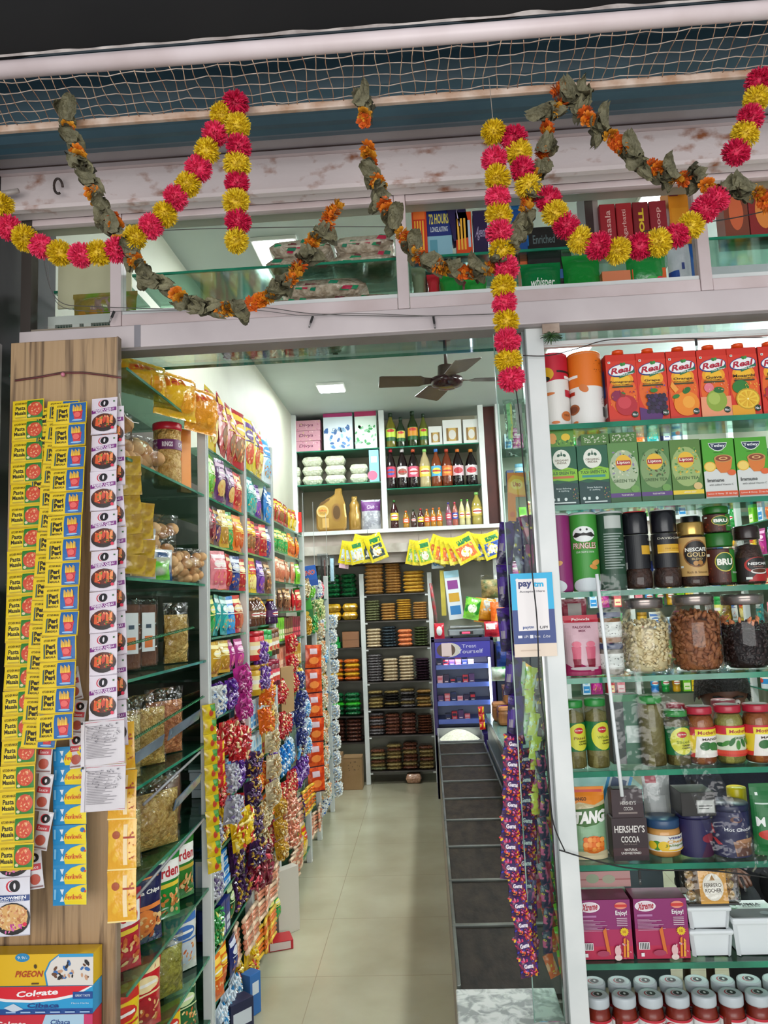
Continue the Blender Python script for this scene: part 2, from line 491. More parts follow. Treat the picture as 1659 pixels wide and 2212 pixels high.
# ------------------------------------------------------------------ ceiling lights and fan
def ceiling_light(x, y, sx, sy, label, E_=14):
    t = thing('ceiling_light', label, 'ceiling light', (x, y, CEIL))
    MB().box(-sx/2-.012, sx/2+.012, -sy/2-.012, sy/2+.012, -.02, 0, col('EDEDE9', .4), .003).build('frame', t)
    MB().box(-sx/2, sx/2, -sy/2, sy/2, -.026, -.019, col('F4FAFF', .4, 0, E_), .003).build('diffuser', t)
ceiling_light(-0.70, 6.03, .2, .2, 'small square lit ceiling panel seen under the lintel beam', 16)
ceiling_light(-0.66, 3.75, .20, .55, 'long lit ceiling panel glaring through the upper window', 9)
for y_ in (3.4, 5.6):  # bodies of the added fill tubes, out of view
    t = thing('fill_tube', 'added unseen fill tube on the right wall, %s the entrance' % ('nearer' if y_ < 4 else 'farther from'), 'tube light', (2.88, y_, 3.0))
    MB().box(-.03, .02, -.6, .6, -.02, .03, WPOST, .003).build('batten', t)
    MB().tube([(-.045, -.58, 0), (-.045, .58, 0)], .013, col('F4FAFF', .4, 0, 12), 10).build('tube', t)
ceiling_light(1.1, 5.4, .3, .3, 'lit square ceiling panel over the counter side', 6)
ceiling_light(1.2, 3.4, .3, .3, 'lit square ceiling panel above the seated person', 6)
fan = thing('ceiling_fan', 'dark brown ceiling fan hanging from a short rod above the aisle', 'ceiling fan', (.2, 5.0, 3.03))
BR = noisy('4A3A33', '3A2C27', 5, .35); BRG = noisy('3A1B20', '2A1216', 6, .15)
MB().lathe([(.012, .09), (.012, .31)], BR, 12).lathe([(.05, .285), (.03, .31)], BR, 14).build('rod', fan)
MB().lathe([(.02, .11), (.055, .10), (.06, .03), (.075, .02)], BR, 24).build('canopy', fan)
MB().lathe([(.075, .022), (.108, .012), (.112, -.01), (.10, -.035), (.07, -.05), (.05, -.055), (1e-5, -.058)], BRG, 28).build('motor', fan)
for a in (R(186), R(286), R(6), R(108)):
    bl = MB(); vs = []
    for (r0, hw) in ((.09, .02), (.15, .04), (.18, .075), (.44, .088), (.455, .08)):
        for s in (-1, 1):
            for dz in (-.0015, .0015):
                vs.append((r0*math.cos(a)-s*hw*math.sin(a), r0*math.sin(a)+s*hw*math.cos(a), dz+s*.012))
    fs = []
    for k in range(4):
        o_ = k*4; fs += [(o_, o_+4, o_+6, o_+2), (o_+1, o_+3, o_+7, o_+5), (o_, o_+1, o_+5, o_+4), (o_+2, o_+6, o_+7, o_+3)]
    fs += [(0, 2, 3, 1), (16, 17, 19, 18)]
    bl.add(vs, fs, BR); bl.build('blade', fan)

# ------------------------------------------------------------------ shelving along the left wall
XL = -0.785
LP = [2.72, 3.32, 3.92, 4.90, 5.35, 6.05]
BAYS = [(1.985, 2.70), (2.74, 3.30), (3.34, 3.90), (3.94, 4.88), (4.92, 5.33), (5.37, 6.03)]
def post(y, label=None): return MB().box(XL-.028, XL+.004, y-.018, y+.018, 0, 2.26 if y < 3 else 2.40 if y < 4.5 else 2.02 if y < 5 else 1.80, WPOST, .002).box(XL+.004, XL+.006, y-.006, y+.006, 0.02, 2.3, col('B9BDBB', .4))
sh = thing('wall_shelving', 'tall white-post shelving with glass shelves along the left side of the aisle', 'shelving', (0, 0, 0))
for y in LP: post(y).build('post', sh)
ZF = {0: [2.225, 1.975, 1.652, 1.385, 1.10, 0.86, 0.62, 0.40],
      1: [2.16, 1.975, 1.80, 1.635, 1.46, 1.315, 1.17, 1.01, .85, .70, .54, .38, .22, .06],
      2: [2.19, 1.99, 1.81, 1.63, 1.48, 1.33, 1.18, 1.03, .88, .72, .56, .40, .24, .08],
      3: [2.02, 1.86, 1.70, 1.54, 1.38, 1.22, 1.06, .88, .70, .52, .34, .10],
      4: [1.62, 1.38, 1.14, .90, .66, .42, .12],
      5: [1.62, 1.38, 1.14, .90, .66, .42, .12]}
for b, zs in ZF.items():
    y0, y1 = BAYS[b]
    for z in zs:
        mb = MB().box(-1.12, XL-.006, y0, y1, z-.008, z, SHELFG).box(XL-.006, XL-.003, y0, y1, z-.008, z, GEDGE)
        mb.build('glass_shelf', sh)
bk = MB()
for y in (2.15, 2.3, 2.45, 2.62): bk.box(-1.165, -1.13, y, y+.05, 0, 2.33, WPOST, .003)
bk.box(-1.175, -1.165, 2.05, 6.3, 0, 2.36, noisy('6E665C', '58524a', 3, .7))
bk.build('back_panel', sh)

# ------------------------------------------------------------------ back racks
YR = 6.90
rk = thing('grain_rack', 'tall white-post rack of dark shelves against the back wall', 'shelving')
RZ = [1.652, 1.413, 1.176, .877, .644, .414, .111]
RX0, RX1 = -.33-.245, .02
def pline(z): return 0
pw = MB()
RXP = [(-.585, 1.84), (.028, 1.83)]
for x, zt in RXP:
    MB().box(x-.02, x+.02, YR-.01, YR+.03, 0, zt, WPOST, .003).build('post', rk)
for z in RZ:
    MB().box(-.565, .008, YR, YW-.01, z-.012, z, noisy('3A332D', '2a2420', 4, .5)).box(-.565, .008, YR-.004, YR, z-.012, z-.002, noisy('55504a', '3d3833', 5, .4)).build('shelf', rk)
    for s in (-.555, -.005): MB().box(s-.012, s+.012, YR-.006, YR+.01, z-.026, z-.013, WPOST).build('bracket', rk)
rk2 = thing('side_rack', 'narrow rack of dark shelves left of the grain rack', 'shelving')
RZ2 = [1.638, 1.432, 1.186, .893, .588, .361]
MB().box(-1.16, -1.12, YR, YR+.03, 0, 1.84, WPOST, .003).build('post', rk2)
for z in RZ2:
    MB().box(-1.12, -.606, YR, YW-.01, z-.012, z, noisy('3A332D', '2a2420', 4, .5)).build('shelf', rk2)
# upper cabinet
uc = thing('wall_cabinet', 'wide open cabinet of glass shelves high on the back wall', 'shelving')
for x in (-1.165, -.345, .565): MB().box(x-.025, x+.025, YR-.03, YR+.02, 2.235, CEIL-.002, WPOST, .003).build('post', uc)
for z in (2.99, 2.675):
    MB().box(-1.14, -.37, YR-.02, YW-.01, z-.01, z, GEDGE).build('glass_shelf', uc)
for z in (2.99, 2.605):
    MB().box(-.32, .54, YR-.02, YW-.01, z-.01, z, GEDGE).build('glass_shelf', uc)
MB().box(-1.14, .54, YW-.02, YW-.006, 2.235, CEIL-.002, noisy('A59D88', '8E8674', 2, .6)).build('back_panel', uc)
MB().box(.59, .70, YR+.05, YR+.08, 2.235, CEIL-.002, noisy('57251B', '451d15', 5, .6)).build('red_door', uc)

for z in (2.92, 2.58): MB().box(.74, 2.38, YR-.02, YW-.01, z-.01, z, SHELFG).build('glass_shelf', uc)
for x in (.72, 1.3, 1.85, 2.38): MB().box(x-.02, x+.02, YR-.03, YR+.02, 2.235, CEIL-.002, WPOST, .002).build('post', uc)
# ------------------------------------------------------------------ bins down the aisle, on the granite step
BX0, BX1, BZ = .032, .385, .49
GR = noisy('8D9290', 'C9CCC8', 26, 0.25, 0, 4, .42, .58, dist=.8)
struct('trim_7', MB().box(BX0-.004, .30, 1.86, 2.272, 0, BZ-.004, GR, .004).box(.30, 1.7, 2.06, 2.27, 0, .35, noisy('A8A49C', '8E8A82', 5, .5), .003))
bt = thing('grain_bins', 'long low row of steel grain bins with dark lids beside the aisle', 'bins')
MB().box(BX0, BX1+.01, 2.276, 6.03, 0, .445, noisy('A89C92', '8A7F76', 4, .35, stretch=(1, .3, 6)), .003).build('body', bt)
LID = noisy('2E261E', '17120E', 30, .6, .12, 8, .35, .7, stretch=(1, .4, 1))
LID.node_tree.nodes['Principled BSDF'].inputs['Specular IOR Level'].default_value = 0.12
ye = [2.28]
for k in range(9): ye.append(ye[-1]+(6.0-2.28)/9)
for k in range(9):
    a, b = ye[k], ye[k+1]
    o = thing('lid', None, None); o.parent = bt
    dz = .018 if k in (0, 3) else .0
    fr = MB()
    fr.add([(BX0+.012, a+.012, BZ-.03), (BX1-.01, a+.012, BZ-.03), (BX1-.01, b-.014, BZ-.006), (BX0+.012, b-.014, BZ-.006)], [(0, 1, 2, 3)], LID)
    fr.add([(BX0+.012, a+.012, BZ-.045), (BX1-.01, a+.012, BZ-.045), (BX1-.01, a+.012, BZ-.03), (BX0+.012, a+.012, BZ-.03)], [(0, 1, 2, 3)], LID)
    fr.build('panel', o)
    f2 = MB()
    ST = noisy('6A6E68', '4A4E4A', 8, .35, metal=.5)
    f2.box(BX0, BX1, b-.016, b+.004, BZ-.028, BZ+.002, ST, .003)
    f2.box(BX0, BX0+.012, a+.005, b-.01, BZ-.045, BZ, ST, .003)
    f2.box(BX1-.012, BX1, a+.005, b-.01, BZ-.045, BZ, ST, .003)
    f2.build('rim', o)
# heap of white rice in the last bin
hp = MB(); vs = []; fs = []; nn = 20
for j in range(7):
    r = j/6
    for i in range(nn):
        a = 2*PI*i/nn; vs.append((.2+.16*r*math.cos(a), 6.16+.12*r*math.sin(a), .49+.075*math.cos(r*PI/2)**1.0+.002*math.sin(i*3)))
for j in range(6):
    for i in range(nn): fs.append((j*nn+i, (j+1)*nn+i, (j+1)*nn+(i+1) % nn, j*nn+(i+1) % nn))
hp.add(vs, fs, noisy('F0EEDC', 'D9D6C0', 60, .8, .3), True)
tag(hp.build('rice_heap'), 'mound of white rice heaped in the open bin behind the lids', 'rice', kind='stuff')
ob_ = MB().box(BX0, BX1, 6.04, 6.05, 0, .5, STEEL).box(BX0, BX1, 6.27, 6.28, 0, .56, STEEL).box(BX0, BX0+.01, 6.05, 6.27, 0, .53, STEEL).box(BX1-.01, BX1, 6.05, 6.27, 0, .53, STEEL).box(BX0, BX1, 6.05, 6.27, .44, .47, STEEL)
tag(ob_.build('open_bin'), 'open steel bin holding the white rice in front of the cooler', 'bin')

# ------------------------------------------------------------------ display cabinet on the right
CX0 = .335; YC = 2.10
CZ = [2.028, 1.802, 1.565, 1.337, 1.096, .862, .622, .402]
dc = thing('display_cabinet', 'glass-fronted display cabinet with a white corner post, full of groceries', 'display cabinet')
MB().box(CX0-.03, CX0+.018, 2.05, 2.09, .36, 2.292, WPOST, .002).box(CX0-.032, CX0-.029, 2.05, 2.09, .36, 2.29, col('8f9693', .3)).build('corner_post', dc)
MB().box(CX0-.03, 1.7, 2.055, 2.08, .355, .382, WPOST, .002).build('bottom_rail', dc)
MB().box(CX0, 1.7, 2.08, 2.10, 2.245, 2.262, WPOST, .002).build('top_rail', dc)
for z in CZ:
    mb = MB().box(CX0+.01, 1.7, YC, 2.272, z-.012, z, SHELFG).box(CX0+.01, 1.7, YC-.004, YC, z-.0145, z, GEDGE)
    mb.build('glass_shelf', dc)
MB().box(CX0+.02, 1.7, 2.066, 2.070, .382, 2.245, PANE).build('front_pane', dc)
MB().box(CX0-.02, CX0-.016, 2.10, 2.27, .40, 2.25, GLASS).build('side_pane', dc)
for x in (1.05,): MB().box(x, x+.03, 2.275, 2.30, .27, 2.25, WPOST, .002).build('rear_post', dc)
# narrow glass panel left of the post
gp = thing('side_screen', 'narrow clear glass panel beside the white cabinet post', 'glass screen')
MB().box(.221, .303, 2.078, 2.084, .495, 2.29, GLASS).box(.2185, .2212, 2.077, 2.085, .495, 2.29, noisy('5F7F72', 'A8C0B4', 5, .2)).build('pane', gp)
MB().box(.296, .304, 2.07, 2.10, .495, 2.29, STEEL).build('channel', gp)

# ------------------------------------------------------------------ racks on the far right seen through the cabinet
fr_ = thing('right_wall_shelving', 'white-post shelving on the right wall seen through the display cabinet', 'shelving')
for y in (3.0, 3.75, 4.5, 5.25, 6.0, 6.8): MB().box(2.40, 2.44, y-.02, y+.02, 0, 2.9, WPOST, .002).build('post', fr_)
FRZ = [2.52, 2.28, 2.04, 1.80, 1.56, 1.32, 1.08, .84, .6]
for z in FRZ: MB().box(2.40, 2.88, 3.0, 6.8, z-.008, z, SHELFG).box(2.395, 2.40, 3.0, 6.8, z-.008, z, GEDGE).build('glass_shelf', fr_)
for x in (.62, 1.2, 1.8, 2.36): MB().box(x-.02, x+.02, YR-.02, YR+.02, 0, 1.93, WPOST, .002).build('post', fr_)
for z in (1.7, 1.45, 1.2, .95, .7): MB().box(.62, 2.36, YR, YW-.01, z-.01, z, SHELFG).build('glass_shelf', fr_)
# ================================================================== goods: shape kit
def boxpack(w, d, h, body, front=(), side=(), top=(), bev=.0012):
    m = MB(); m.box(-w/2, w/2, 0, d, 0, h, col(body, .35) if isinstance(body, str) else body, bev)
    m.art(lambda u, v, o: (u, -o, v), w, h, front)
    if side:
        m.art(lambda u, v, o: (-w/2-o, d/2-u, v), d, h, side)
        m.art(lambda u, v, o: (w/2+o, d/2+u, v), d, h, side)
    if top: m.art(lambda u, v, o: (u, v, h+o), w, d, top)
    return m
def pouch(w, h, t, mat, art=(), seal=.014, seed=0, pinch=.05, nx=10, nv=14, sealmat=None, flatbase=False, wr=.0016, ty=.55):
    m = MB(); q = Vector((seed*7.1, seed*3.3, 0))
    def prof(u, v):
        k = min(1, max(0, (v-seal)/(h-2*seal)))
        if flatbase: kk = (1-k**3)**.8*min(1, .55+k*4)
        else: kk = max(0, math.sin(PI*k))**ty
        e = max(0, 1-abs(2*u/w)**2.6)**.75
        return t/2*e*kk+wr*noise.noise(Vector((u*60, v*38, 0))+q)*(.4+kk), kk
    def S(u, v, o):
        p, kk = prof(u, v)
        return (u*(1-pinch*kk)+.001*noise.noise(Vector((0, v*60, 2))+q), -p-.0006-o, v)
    def SB(u, v, o):
        p, kk = prof(-u, v)
        return (u*(1-pinch*kk), p+.0006+o, v)
    m.grid(S, -w/2, w/2, 0, h, nx, nv, mat); m.grid(lambda u, v, o: SB(-u, v, o), -w/2, w/2, 0, h, nx, nv, mat)
    if sealmat:
        m.grid(S, -w/2, w/2, 0, seal, nx, 1, sealmat, .0004); m.grid(S, -w/2, w/2, h-seal, h, nx, 1, sealmat, .0004)
    m.art(S, w, h, art, True)
    return m
def wrapcyl(m, r, z0, h, art, ang0=0, width=None, cone=0):
    """print wrapped round a cylinder: u runs round the side facing -Y"""
    W = width or 2*PI*r
    S = lambda u, v, o: ((r+o+cone*v)*math.sin(u/r+ang0), -(r+o+cone*v)*math.cos(u/r+ang0), z0+v)
    m.art(S, W, h, art, 2); return m
def can(r, h, body, art, lid='D8D8D8', ang=0):
    m = MB(); m.lathe([(r*.96, 0), (r, .003), (r, h-.006)], col(body, .3), 28)
    m.lathe([(r*1.01, h-.006), (r*1.02, h-.002), (r*.98, h)], col(lid, .3), 28)
    wrapcyl(m, r, .003, h-.01, art, ang); return m
def single(m, name): return m.build(name)
def cabpos(x0, x1, yt, Y, z):
    xm = (x0+x1)/2
    a = uy(x0, 0, Y); 
    # solve at the height of the item
    yb = 0
    for q in range(3):
        pass
    lo = 300; hi = 2400
    for q in range(24):
        md = (lo+hi)/2
        if uy(xm, md, Y).z > z: lo = md
        else: hi = md
    yb = lo; ym = (yt+yb)/2
    a = uy(x0, ym, Y); b = uy(x1, ym, Y); t = uy(xm, yt, Y); c = uy(xm, yb, Y)
    hh = t.z-z
    for q in range(len(CZ)):
        if abs(CZ[q]-z) < .3 and z >= CZ[q]-.001 and Y < 2.5:
            hh = min(hh, (CZ[q-1]-.017 if q else 2.243)-z-.003); break
    return c.x, b.x-a.x, hh
FX = .0015
def setat(o, x, y, z, label, cat, group=None, rz=0):
    o.location = (x, y, z+FX); o.rotation_euler = (0, 0, rz)
    return tag(o, label, cat, group)

# ------------------------------------------------------------------ shelf one: crisp tubes and juice cartons
Y1 = 2.118
x, w, h = cabpos(1172, 1240, 726, Y1, CZ[0])
art = [('r', .18, 0, .82, 1, 'E9E4DE'), ('p', [(.18, .55), (.5, .64), (.82, .68), (.82, 1), (.18, 1)], 'C4132F'), ('p', [(.18, .80), (.40, .80), (.40, .97), (.18, .97)], '8E1020'),
       ('e', .40, .73, .09, .10, 'D9A514'), ('e', .40, .66, .05, .04, '1d1a18'), ('t', 'POPPY', .60, .93, .16, .05, 'F6F0EA', 0, .03), ('t', 'CRISPS', .60, .86, .16, .05, 'F6F0EA', 0, .03),
       ('r', .52, .745, .76, .775, '241a18'), ('r', .60, .66, .74, .70, 'F4F0EA'), ('r', .60, .40, .72, .50, 'C4132F'), ('t', 'crispy', .66, .45, .10, .04, 'FFFFFF'),
       ('e', .42, .44, .07, .022, 'D9793C', .1), ('e', .37, .28, .018, .07, 'C96A30', -.5), ('e', .60, .12, .06, .07, 'CC7033'), ('t', 'MIX', .60, .13, .06, .03, '40201A'), ('e', .36, .07, .03, .03, 'D9793C'), ('e', .48, .03, .04, .02, 'D9793C')]
art = [a for a in art if not (a[0] == 't' and a[1] in ('POPPY', 'CRISPS', 'crispy'))]
o = single(can(w/2, h, 'E9E4DE', art, 'C4132F'), 'crisp_tube')
setat(o, x, Y1+w/2, CZ[0], 'red and white crisp tube at the left end of the top cabinet shelf', 'tube')
x, w, h = cabpos(1242, 1315, 722, Y1, CZ[0])
art = [('r', .15, 0, .85, 1, 'EDE9E4'), ('r', .15, .53, .85, 1, 'E8761C'), ('r', .74, .60, .85, .93, 'E6DED6'), ('e', .45, .50, .05, .05, 'D9793C', -.7), ('r', .2, .66, .40, .70, 'F4F0EA'),
       ('r', .22, .42, .36, .47, 'B23820'), ('e', .33, .22, .07, .075, 'A0552A'), ('e', .33, .22, .05, .05, '7A3A1C'), ('r', .64, .10, .71, .24, '4A4643'), ('sp', .60, .28, .72, .40, 14, .006, ['55504c'], 3), ('sp', .56, .72, .68, .90, 20, .006, ['8a4a18'], 5), ('e', .35, .03, .03, .02, 'D9793C')]
o = single(can(w/2, h, 'EDE9E4', art, 'E8761C'), 'crisp_tube')
setat(o, x, Y1+w/2, CZ[0], 'orange and white crisp tube beside the pomegranate juice carton', 'tube')
def juice(w, h, name, fruit, fs, seed):
    front = [('r', 0, 0, 1, .90, 'D8331B'), ('e', .5, .42, .46, .30, 'E8661A'), ('e', .5, .62, .38, .12, 'F2A01C'), ('e', .5, .62, .28, .08, 'F6BC2A'), ('r', 0, 0, 1, .05, 'C9301F')]
    front += [('e', .5, .76, .45, .095, '26367E', .16), ('e', .5, .765, .42, .08, 'F4F2F2', .16), ('t', 'Real', .5, .765, .66, .095, 'B51235', .25, .035, .14),
              ('e', .52, .845, .05, .028, '2E7D32', .5), ('e', .60, .85, .05, .025, '3C9440', -.6),
              ('p', [(.42, .64), (.94, .715), (.94, .755), (.42, .68)], '1F6E4C'), ('t', 'Fruit Power', .68, .698, .44, .028, 'F4F2F2', .2, .01, .15),
              ('t', name, .5, .585, min(.8, .105*len(name)), .042, '3A1710', 0, .015), ('t', 'RICH IN VITAMIN C', .5, .545, .62, .02, '5A2414', 0, .01), ('r', .16, .505, .84, .528, '3A3A22')]
    front += fruit
    front += [('e', .84, .10, .11, .046, '10331F'), ('t', 'No.1', .84, .10, .17, .035, 'F4F2F2', .1, .02), ('t', 'Real', .5, .02, .01, .004, 'C9301F'), ('r', .06, .86, .14, .89, 'F4F2F2'), ('e', .10, .875, .022, .009, '2E7D32')]
    m = MB(); d = .058
    m.box(-w/2, w/2, 0, d, 0, h*.92, col('CF2F1C', .3), .0015)
    m.art(flat, w, h*.92, front)
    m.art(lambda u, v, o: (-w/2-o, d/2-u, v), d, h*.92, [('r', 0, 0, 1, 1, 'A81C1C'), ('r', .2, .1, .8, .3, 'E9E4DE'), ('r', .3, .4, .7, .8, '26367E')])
    m.add([(-w/2, 0, h*.92), (w/2, 0, h*.92), (w/2, d, h*.935), (-w/2, d, h*.935)], [(0, 1, 2, 3)], 'D9381E')
    o = m.build('juice_carton')
    c = MB(); c.lathe([(.013, h*.915), (.013, h*.95), (.0165, h*.95), (.0165, h*.995), (.014, h)], col('E8521C', .3), 18, (0.0, d*.4, 0)); c.build('screw_cap', o)
    return o
FR = {'Pomegranate': [('e', .3, .38, .2, .08, '8C1E4A'), ('sp', .05, .25, .95, .48, 26, .03, ['8C1E4A', 'C22A3E', 'F2A01C'], 2), ('e', .58, .24, .36, .15, 'B81F2E'), ('e', .52, .28, .22, .09, 'D2404A'), ('p', [(.42, .36), (.38, .44), (.46, .41), (.5, .45), (.52, .40), (.58, .42), (.54, .36)], '9A2A24'), ('e', .5, .42, .03, .03, '3C7A32', 1.2)],
      'Grape': [('p', [(0, 0), (.7, 0), (.8, .1), (.3, .16), (0, .2)], '5A2A6E')]+[('e', .30+.13*(k % 5)+(.05 if (k//5) % 2 else 0), .13+.055*(k//5), .075, .034, ['2A1C3A', '3A2850', '241830'][k % 3]) for k in range(25)]+[('e', .5, .43, .13, .03, '2E7D32'), ('sp', .05, .30, .98, .50, 22, .025, ['6A3A9E', '4A2A6E'], 3)],
      'Orange': [('e', .55, .22, .42, .18, 'F08A1C'), ('e', .62, .24, .2, .09, 'F6A638'), ('e', .58, .41, .15, .04, '1F6E2C', .6), ('e', .22, .33, .12, .03, '2E7D32', .3), ('p', [(.05, .48), (.12, .55), (.32, .43), (.2, .38)], 'F4A040'), ('sp', .05, .4, .95, .5, 12, .02, ['F6B040'], 4)],
      'Guava': [('r', 0, 0, 1, .3, 'EE9A72'), ('e', .3, .43, .16, .07, 'E87A8A'), ('e', .52, .24, .34, .16, '8FA83C'), ('e', .44, .27, .2, .09, 'A9BE58'), ('e', .62, .39, .18, .045, '1F6E2C', -.1), ('sp', .3, .38, .98, .5, 16, .025, ['F0B0A0', 'E87A6A'], 5)],
      'Mosambi': [('e', .35, .42, .28, .10, '2C7A2E'), ('r', 0, 0, .75, .16, 'E9A21C'), ('e', .55, .24, .40, .155, 'C79A1C'), ('e', .55, .24, .36, .135, 'F0C63A'), ('e', .55, .24, .03, .012, 'FFF0B0')]+[('p', [(.55+.04*math.cos(a), .24+.016*math.sin(a)), (.55+.31*math.cos(a-.2), .24+.115*math.sin(a-.2)), (.55+.31*math.cos(a+.2), .24+.115*math.sin(a+.2))], 'E2AC22') for a in [k*PI/4.5 for k in range(9)]]+[('sp', .5, .36, .98, .48, 14, .025, ['F6C040'], 6)],
      'Mixed': [('e', .4, .3, .3, .14, 'B81F2E'), ('sp', .05, .2, .95, .45, 20, .03, ['8C1E4A', 'F2A01C'], 8)]}
for nm, x0, x1, yt, lb in (('Pomegranate', 1317, 1384, 736, 'juice carton with a red pomegranate, first of the carton row'), ('Grape', 1383, 1449, 728, 'juice carton printed with dark purple grapes'), ('Orange', 1449, 1516, 724, 'juice carton printed with a whole orange and leaves'),
                       ('Guava', 1516, 1583, 720, 'juice carton printed with a green guava'), ('Mosambi', 1582, 1648, 717, 'juice carton printed with a cut yellow sweet lime'), ('Mixed', 1650, 1716, 713, 'juice carton cut off by the right edge of the photo')):
    x, w, h = cabpos(x0, x1, yt, Y1, CZ[0])
    setat(juice(w-.002, h, nm, FR[nm], 1, 1), x, Y1, CZ[0], lb, 'carton', 'juice cartons on the top cabinet shelf')

# ------------------------------------------------------------------ shelf two: tea boxes
def tulsi(w, h, band):
    f = [('r', 0, 0, 1, 1, '0E5A3C'), ('e', .5, .78, .30, .17, 'E6E6D8'), ('p', [(.5, .93), (.46, .84), (.54, .84)], '2C5A44'), ('e', .40, .85, .06, .022, '2C5A44', .9), ('e', .60, .85, .06, .022, '2C5A44', -.9),
         ('t', 'ORGANIC', .5, .765, .46, .035, '7A6A5A', 0, .01), ('t', 'INDIA', .5, .72, .32, .035, '7A6A5A', 0, .01),
         ('p', [(0, .56), (.2, .62), (.4, .60), (.7, .64), (1, .60), (1, .42), (.7, .40), (.3, .43), (0, .40)], '86BE2A'), ('t', 'TULSI GREEN TEA', .5, .545, .86, .05, '0E3A28', 0, .02), ('r', .12, .455, .88, .495, band), ('t', 'CERTIFIED ORGANIC', .5, .595, .6, .02, '2C6A3C'),
         ('p', [(0, .40), (.3, .36), (.6, .39), (1, .36), (1, 0), (0, 0)], '0C3C3A'), ('t', 'Stress Relieving', .5, .28, .5, .035, 'D8E4E0'), ('t', '& Uplifting', .5, .24, .35, .03, 'D8E4E0'), ('e', .14, .10, .05, .028, 'D8E4E0'), ('r', .26, .075, .34, .125, 'D8E4E0'), ('e', .55, .10, .05, .028, 'D8E4E0'), ('r', .14, .03, .88, .05, 'D8E4E0'), ('sp', .75, .1, 1, .3, 12, .03, ['6A8A3A', '3A6A3A', 'B87A5A'], 3)]
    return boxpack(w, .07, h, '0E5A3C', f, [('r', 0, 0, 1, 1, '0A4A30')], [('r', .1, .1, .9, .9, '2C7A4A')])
def lipton(w, h, k):
    base = ['5C8A46', '4C7A3C', '567E34'][k]
    f = [('r', 0, 0, 1, 1, base), ('e', .5, .55, .48, .33, ['A9B894', '7E9A62', '9AB06A'][k]), ('sp', .12, .42, .9, .86, 46, .05, [['B8C4B0', '3A6A34', '8A7AA0', 'D8D4B0'], ['2C5426', '5A4A2A', 'B89A3A', '3A6A30'], ['E0B83A', '3A7A34', 'C89A2A', '6A9A3A']][k], k+2),
         ('e', .5, .66, .27, .135, 'E8B62C'), ('r', .26, .62, .74, .70, 'A8202C'), ('t', 'Lipton', .5, .662, .42, .06, 'FBF4E4', 0, .02), ('t', 'GREEN TEA', .5, .36, .76, .05, '3A5A2A', 0, .008), ('r', 0, .09, 1, .16, ['5A3A7A', '5A3A7A', 'E8C62C'][k]), ('t', ['TULSI NATURA', 'TULSI NATURA', 'LEMON ZEST'][k], .55, .125, .4, .026, 'F4F0E4'), ('r', 0, 0, 1, .09, '2C5A2E'), ('e', .82, .22, .14, .06, ['6A9A4A', '6A9A4A', 'D9B87A'][k])]
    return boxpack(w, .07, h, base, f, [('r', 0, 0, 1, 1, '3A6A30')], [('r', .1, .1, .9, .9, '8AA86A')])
def tetley(w, h):
    f = [('r', 0, 0, 1, 1, 'D6D6D2'), ('p', [(0, .45), (.3, .50), (1, .42), (1, 1), (0, 1)], '47A01C'), ('p', [(.2, .93), (.8, .93), (.76, .86), (.62, .80), (.5, .785), (.38, .80), (.24, .86)], 'E4E8E0'), ('p', [(.22, .92), (.78, .92), (.74, .865), (.61, .812), (.5, .80), (.39, .812), (.26, .865)], '14264A'),
         ('t', 'Tetley', .5, .875, .46, .06, 'F4F4F4', 0, .02), ('t', 'GREEN TEA', .5, .765, .3, .018, '1A4A1A'), ('e', .2, .53, .19, .085, 'E6B43A'), ('e', .2, .53, .155, .068, 'F0CE6A'),
         ('p', [(.34, .66), (.92, .66), (.86, .50), (.74, .42), (.52, .42), (.40, .50)], 'D9762A'), ('e', .63, .66, .29, .065, 'C08A4A'), ('e', .63, .66, .24, .05, '8A3A1A'), ('e', .63, .66, .14, .026, 'E0B070'), ('e', .63, .66, .09, .015, '8A3A1A'), ('e', .86, .42, .13, .05, 'E0622A'),
         ('t', 'Immune', .34, .30, .52, .06, '2A2A2A', 0, .012), ('t', 'with added Vitamin C', .5, .225, .76, .03, '2A2A2A'), ('r', 0, .03, 1, .115, 'D9542C'), ('t', 'Lemon & Honey', .30, .072, .5, .035, 'F8F0E8'), ('t', '25 tea bags', .78, .072, .36, .04, 'F8F0E8')]
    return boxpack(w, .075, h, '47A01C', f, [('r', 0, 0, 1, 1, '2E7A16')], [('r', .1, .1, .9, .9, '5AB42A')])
Y2 = 2.118
for fn, x0, x1, yt, lb in ((lambda w, h: tulsi(w, h, 'C26A3A'), 1187, 1253, 966, 'dark green tulsi tea box with an orange band, beside the white post'),
                           (lambda w, h: tulsi(w, h, '2C8A8A'), 1253, 1321, 963, 'dark green tulsi tea box with a teal band'),
                           (lambda w, h: lipton(w, h, 0), 1320, 1387, 957, 'pale green tea box with a purple base stripe, left of its twin'),
                           (lambda w, h: lipton(w, h, 1), 1387, 1455, 954, 'darker green tea box with a purple base stripe, middle of the tea row'),
                           (lambda w, h: lipton(w, h, 2), 1455, 1523, 950, 'green tea box with lemons and a yellow base stripe'),
                           (lambda w, h: tetley(w, h), 1525, 1596, 948, 'bright green and white tea box with a teacup, left of two'),
                           (lambda w, h: tetley(w, h), 1597, 1668, 945, 'bright green and white tea box with a teacup at the right edge')):
    x, w, h = cabpos(x0, x1, yt, Y2, CZ[1])
    setat(single(fn(w-.0025, h), 'tea_box'), x, Y2, CZ[1], lb, 'box', 'tea boxes on the second cabinet shelf')
x, w, h = cabpos(1187, 1253, 966, Y2, CZ[1]); hh = h
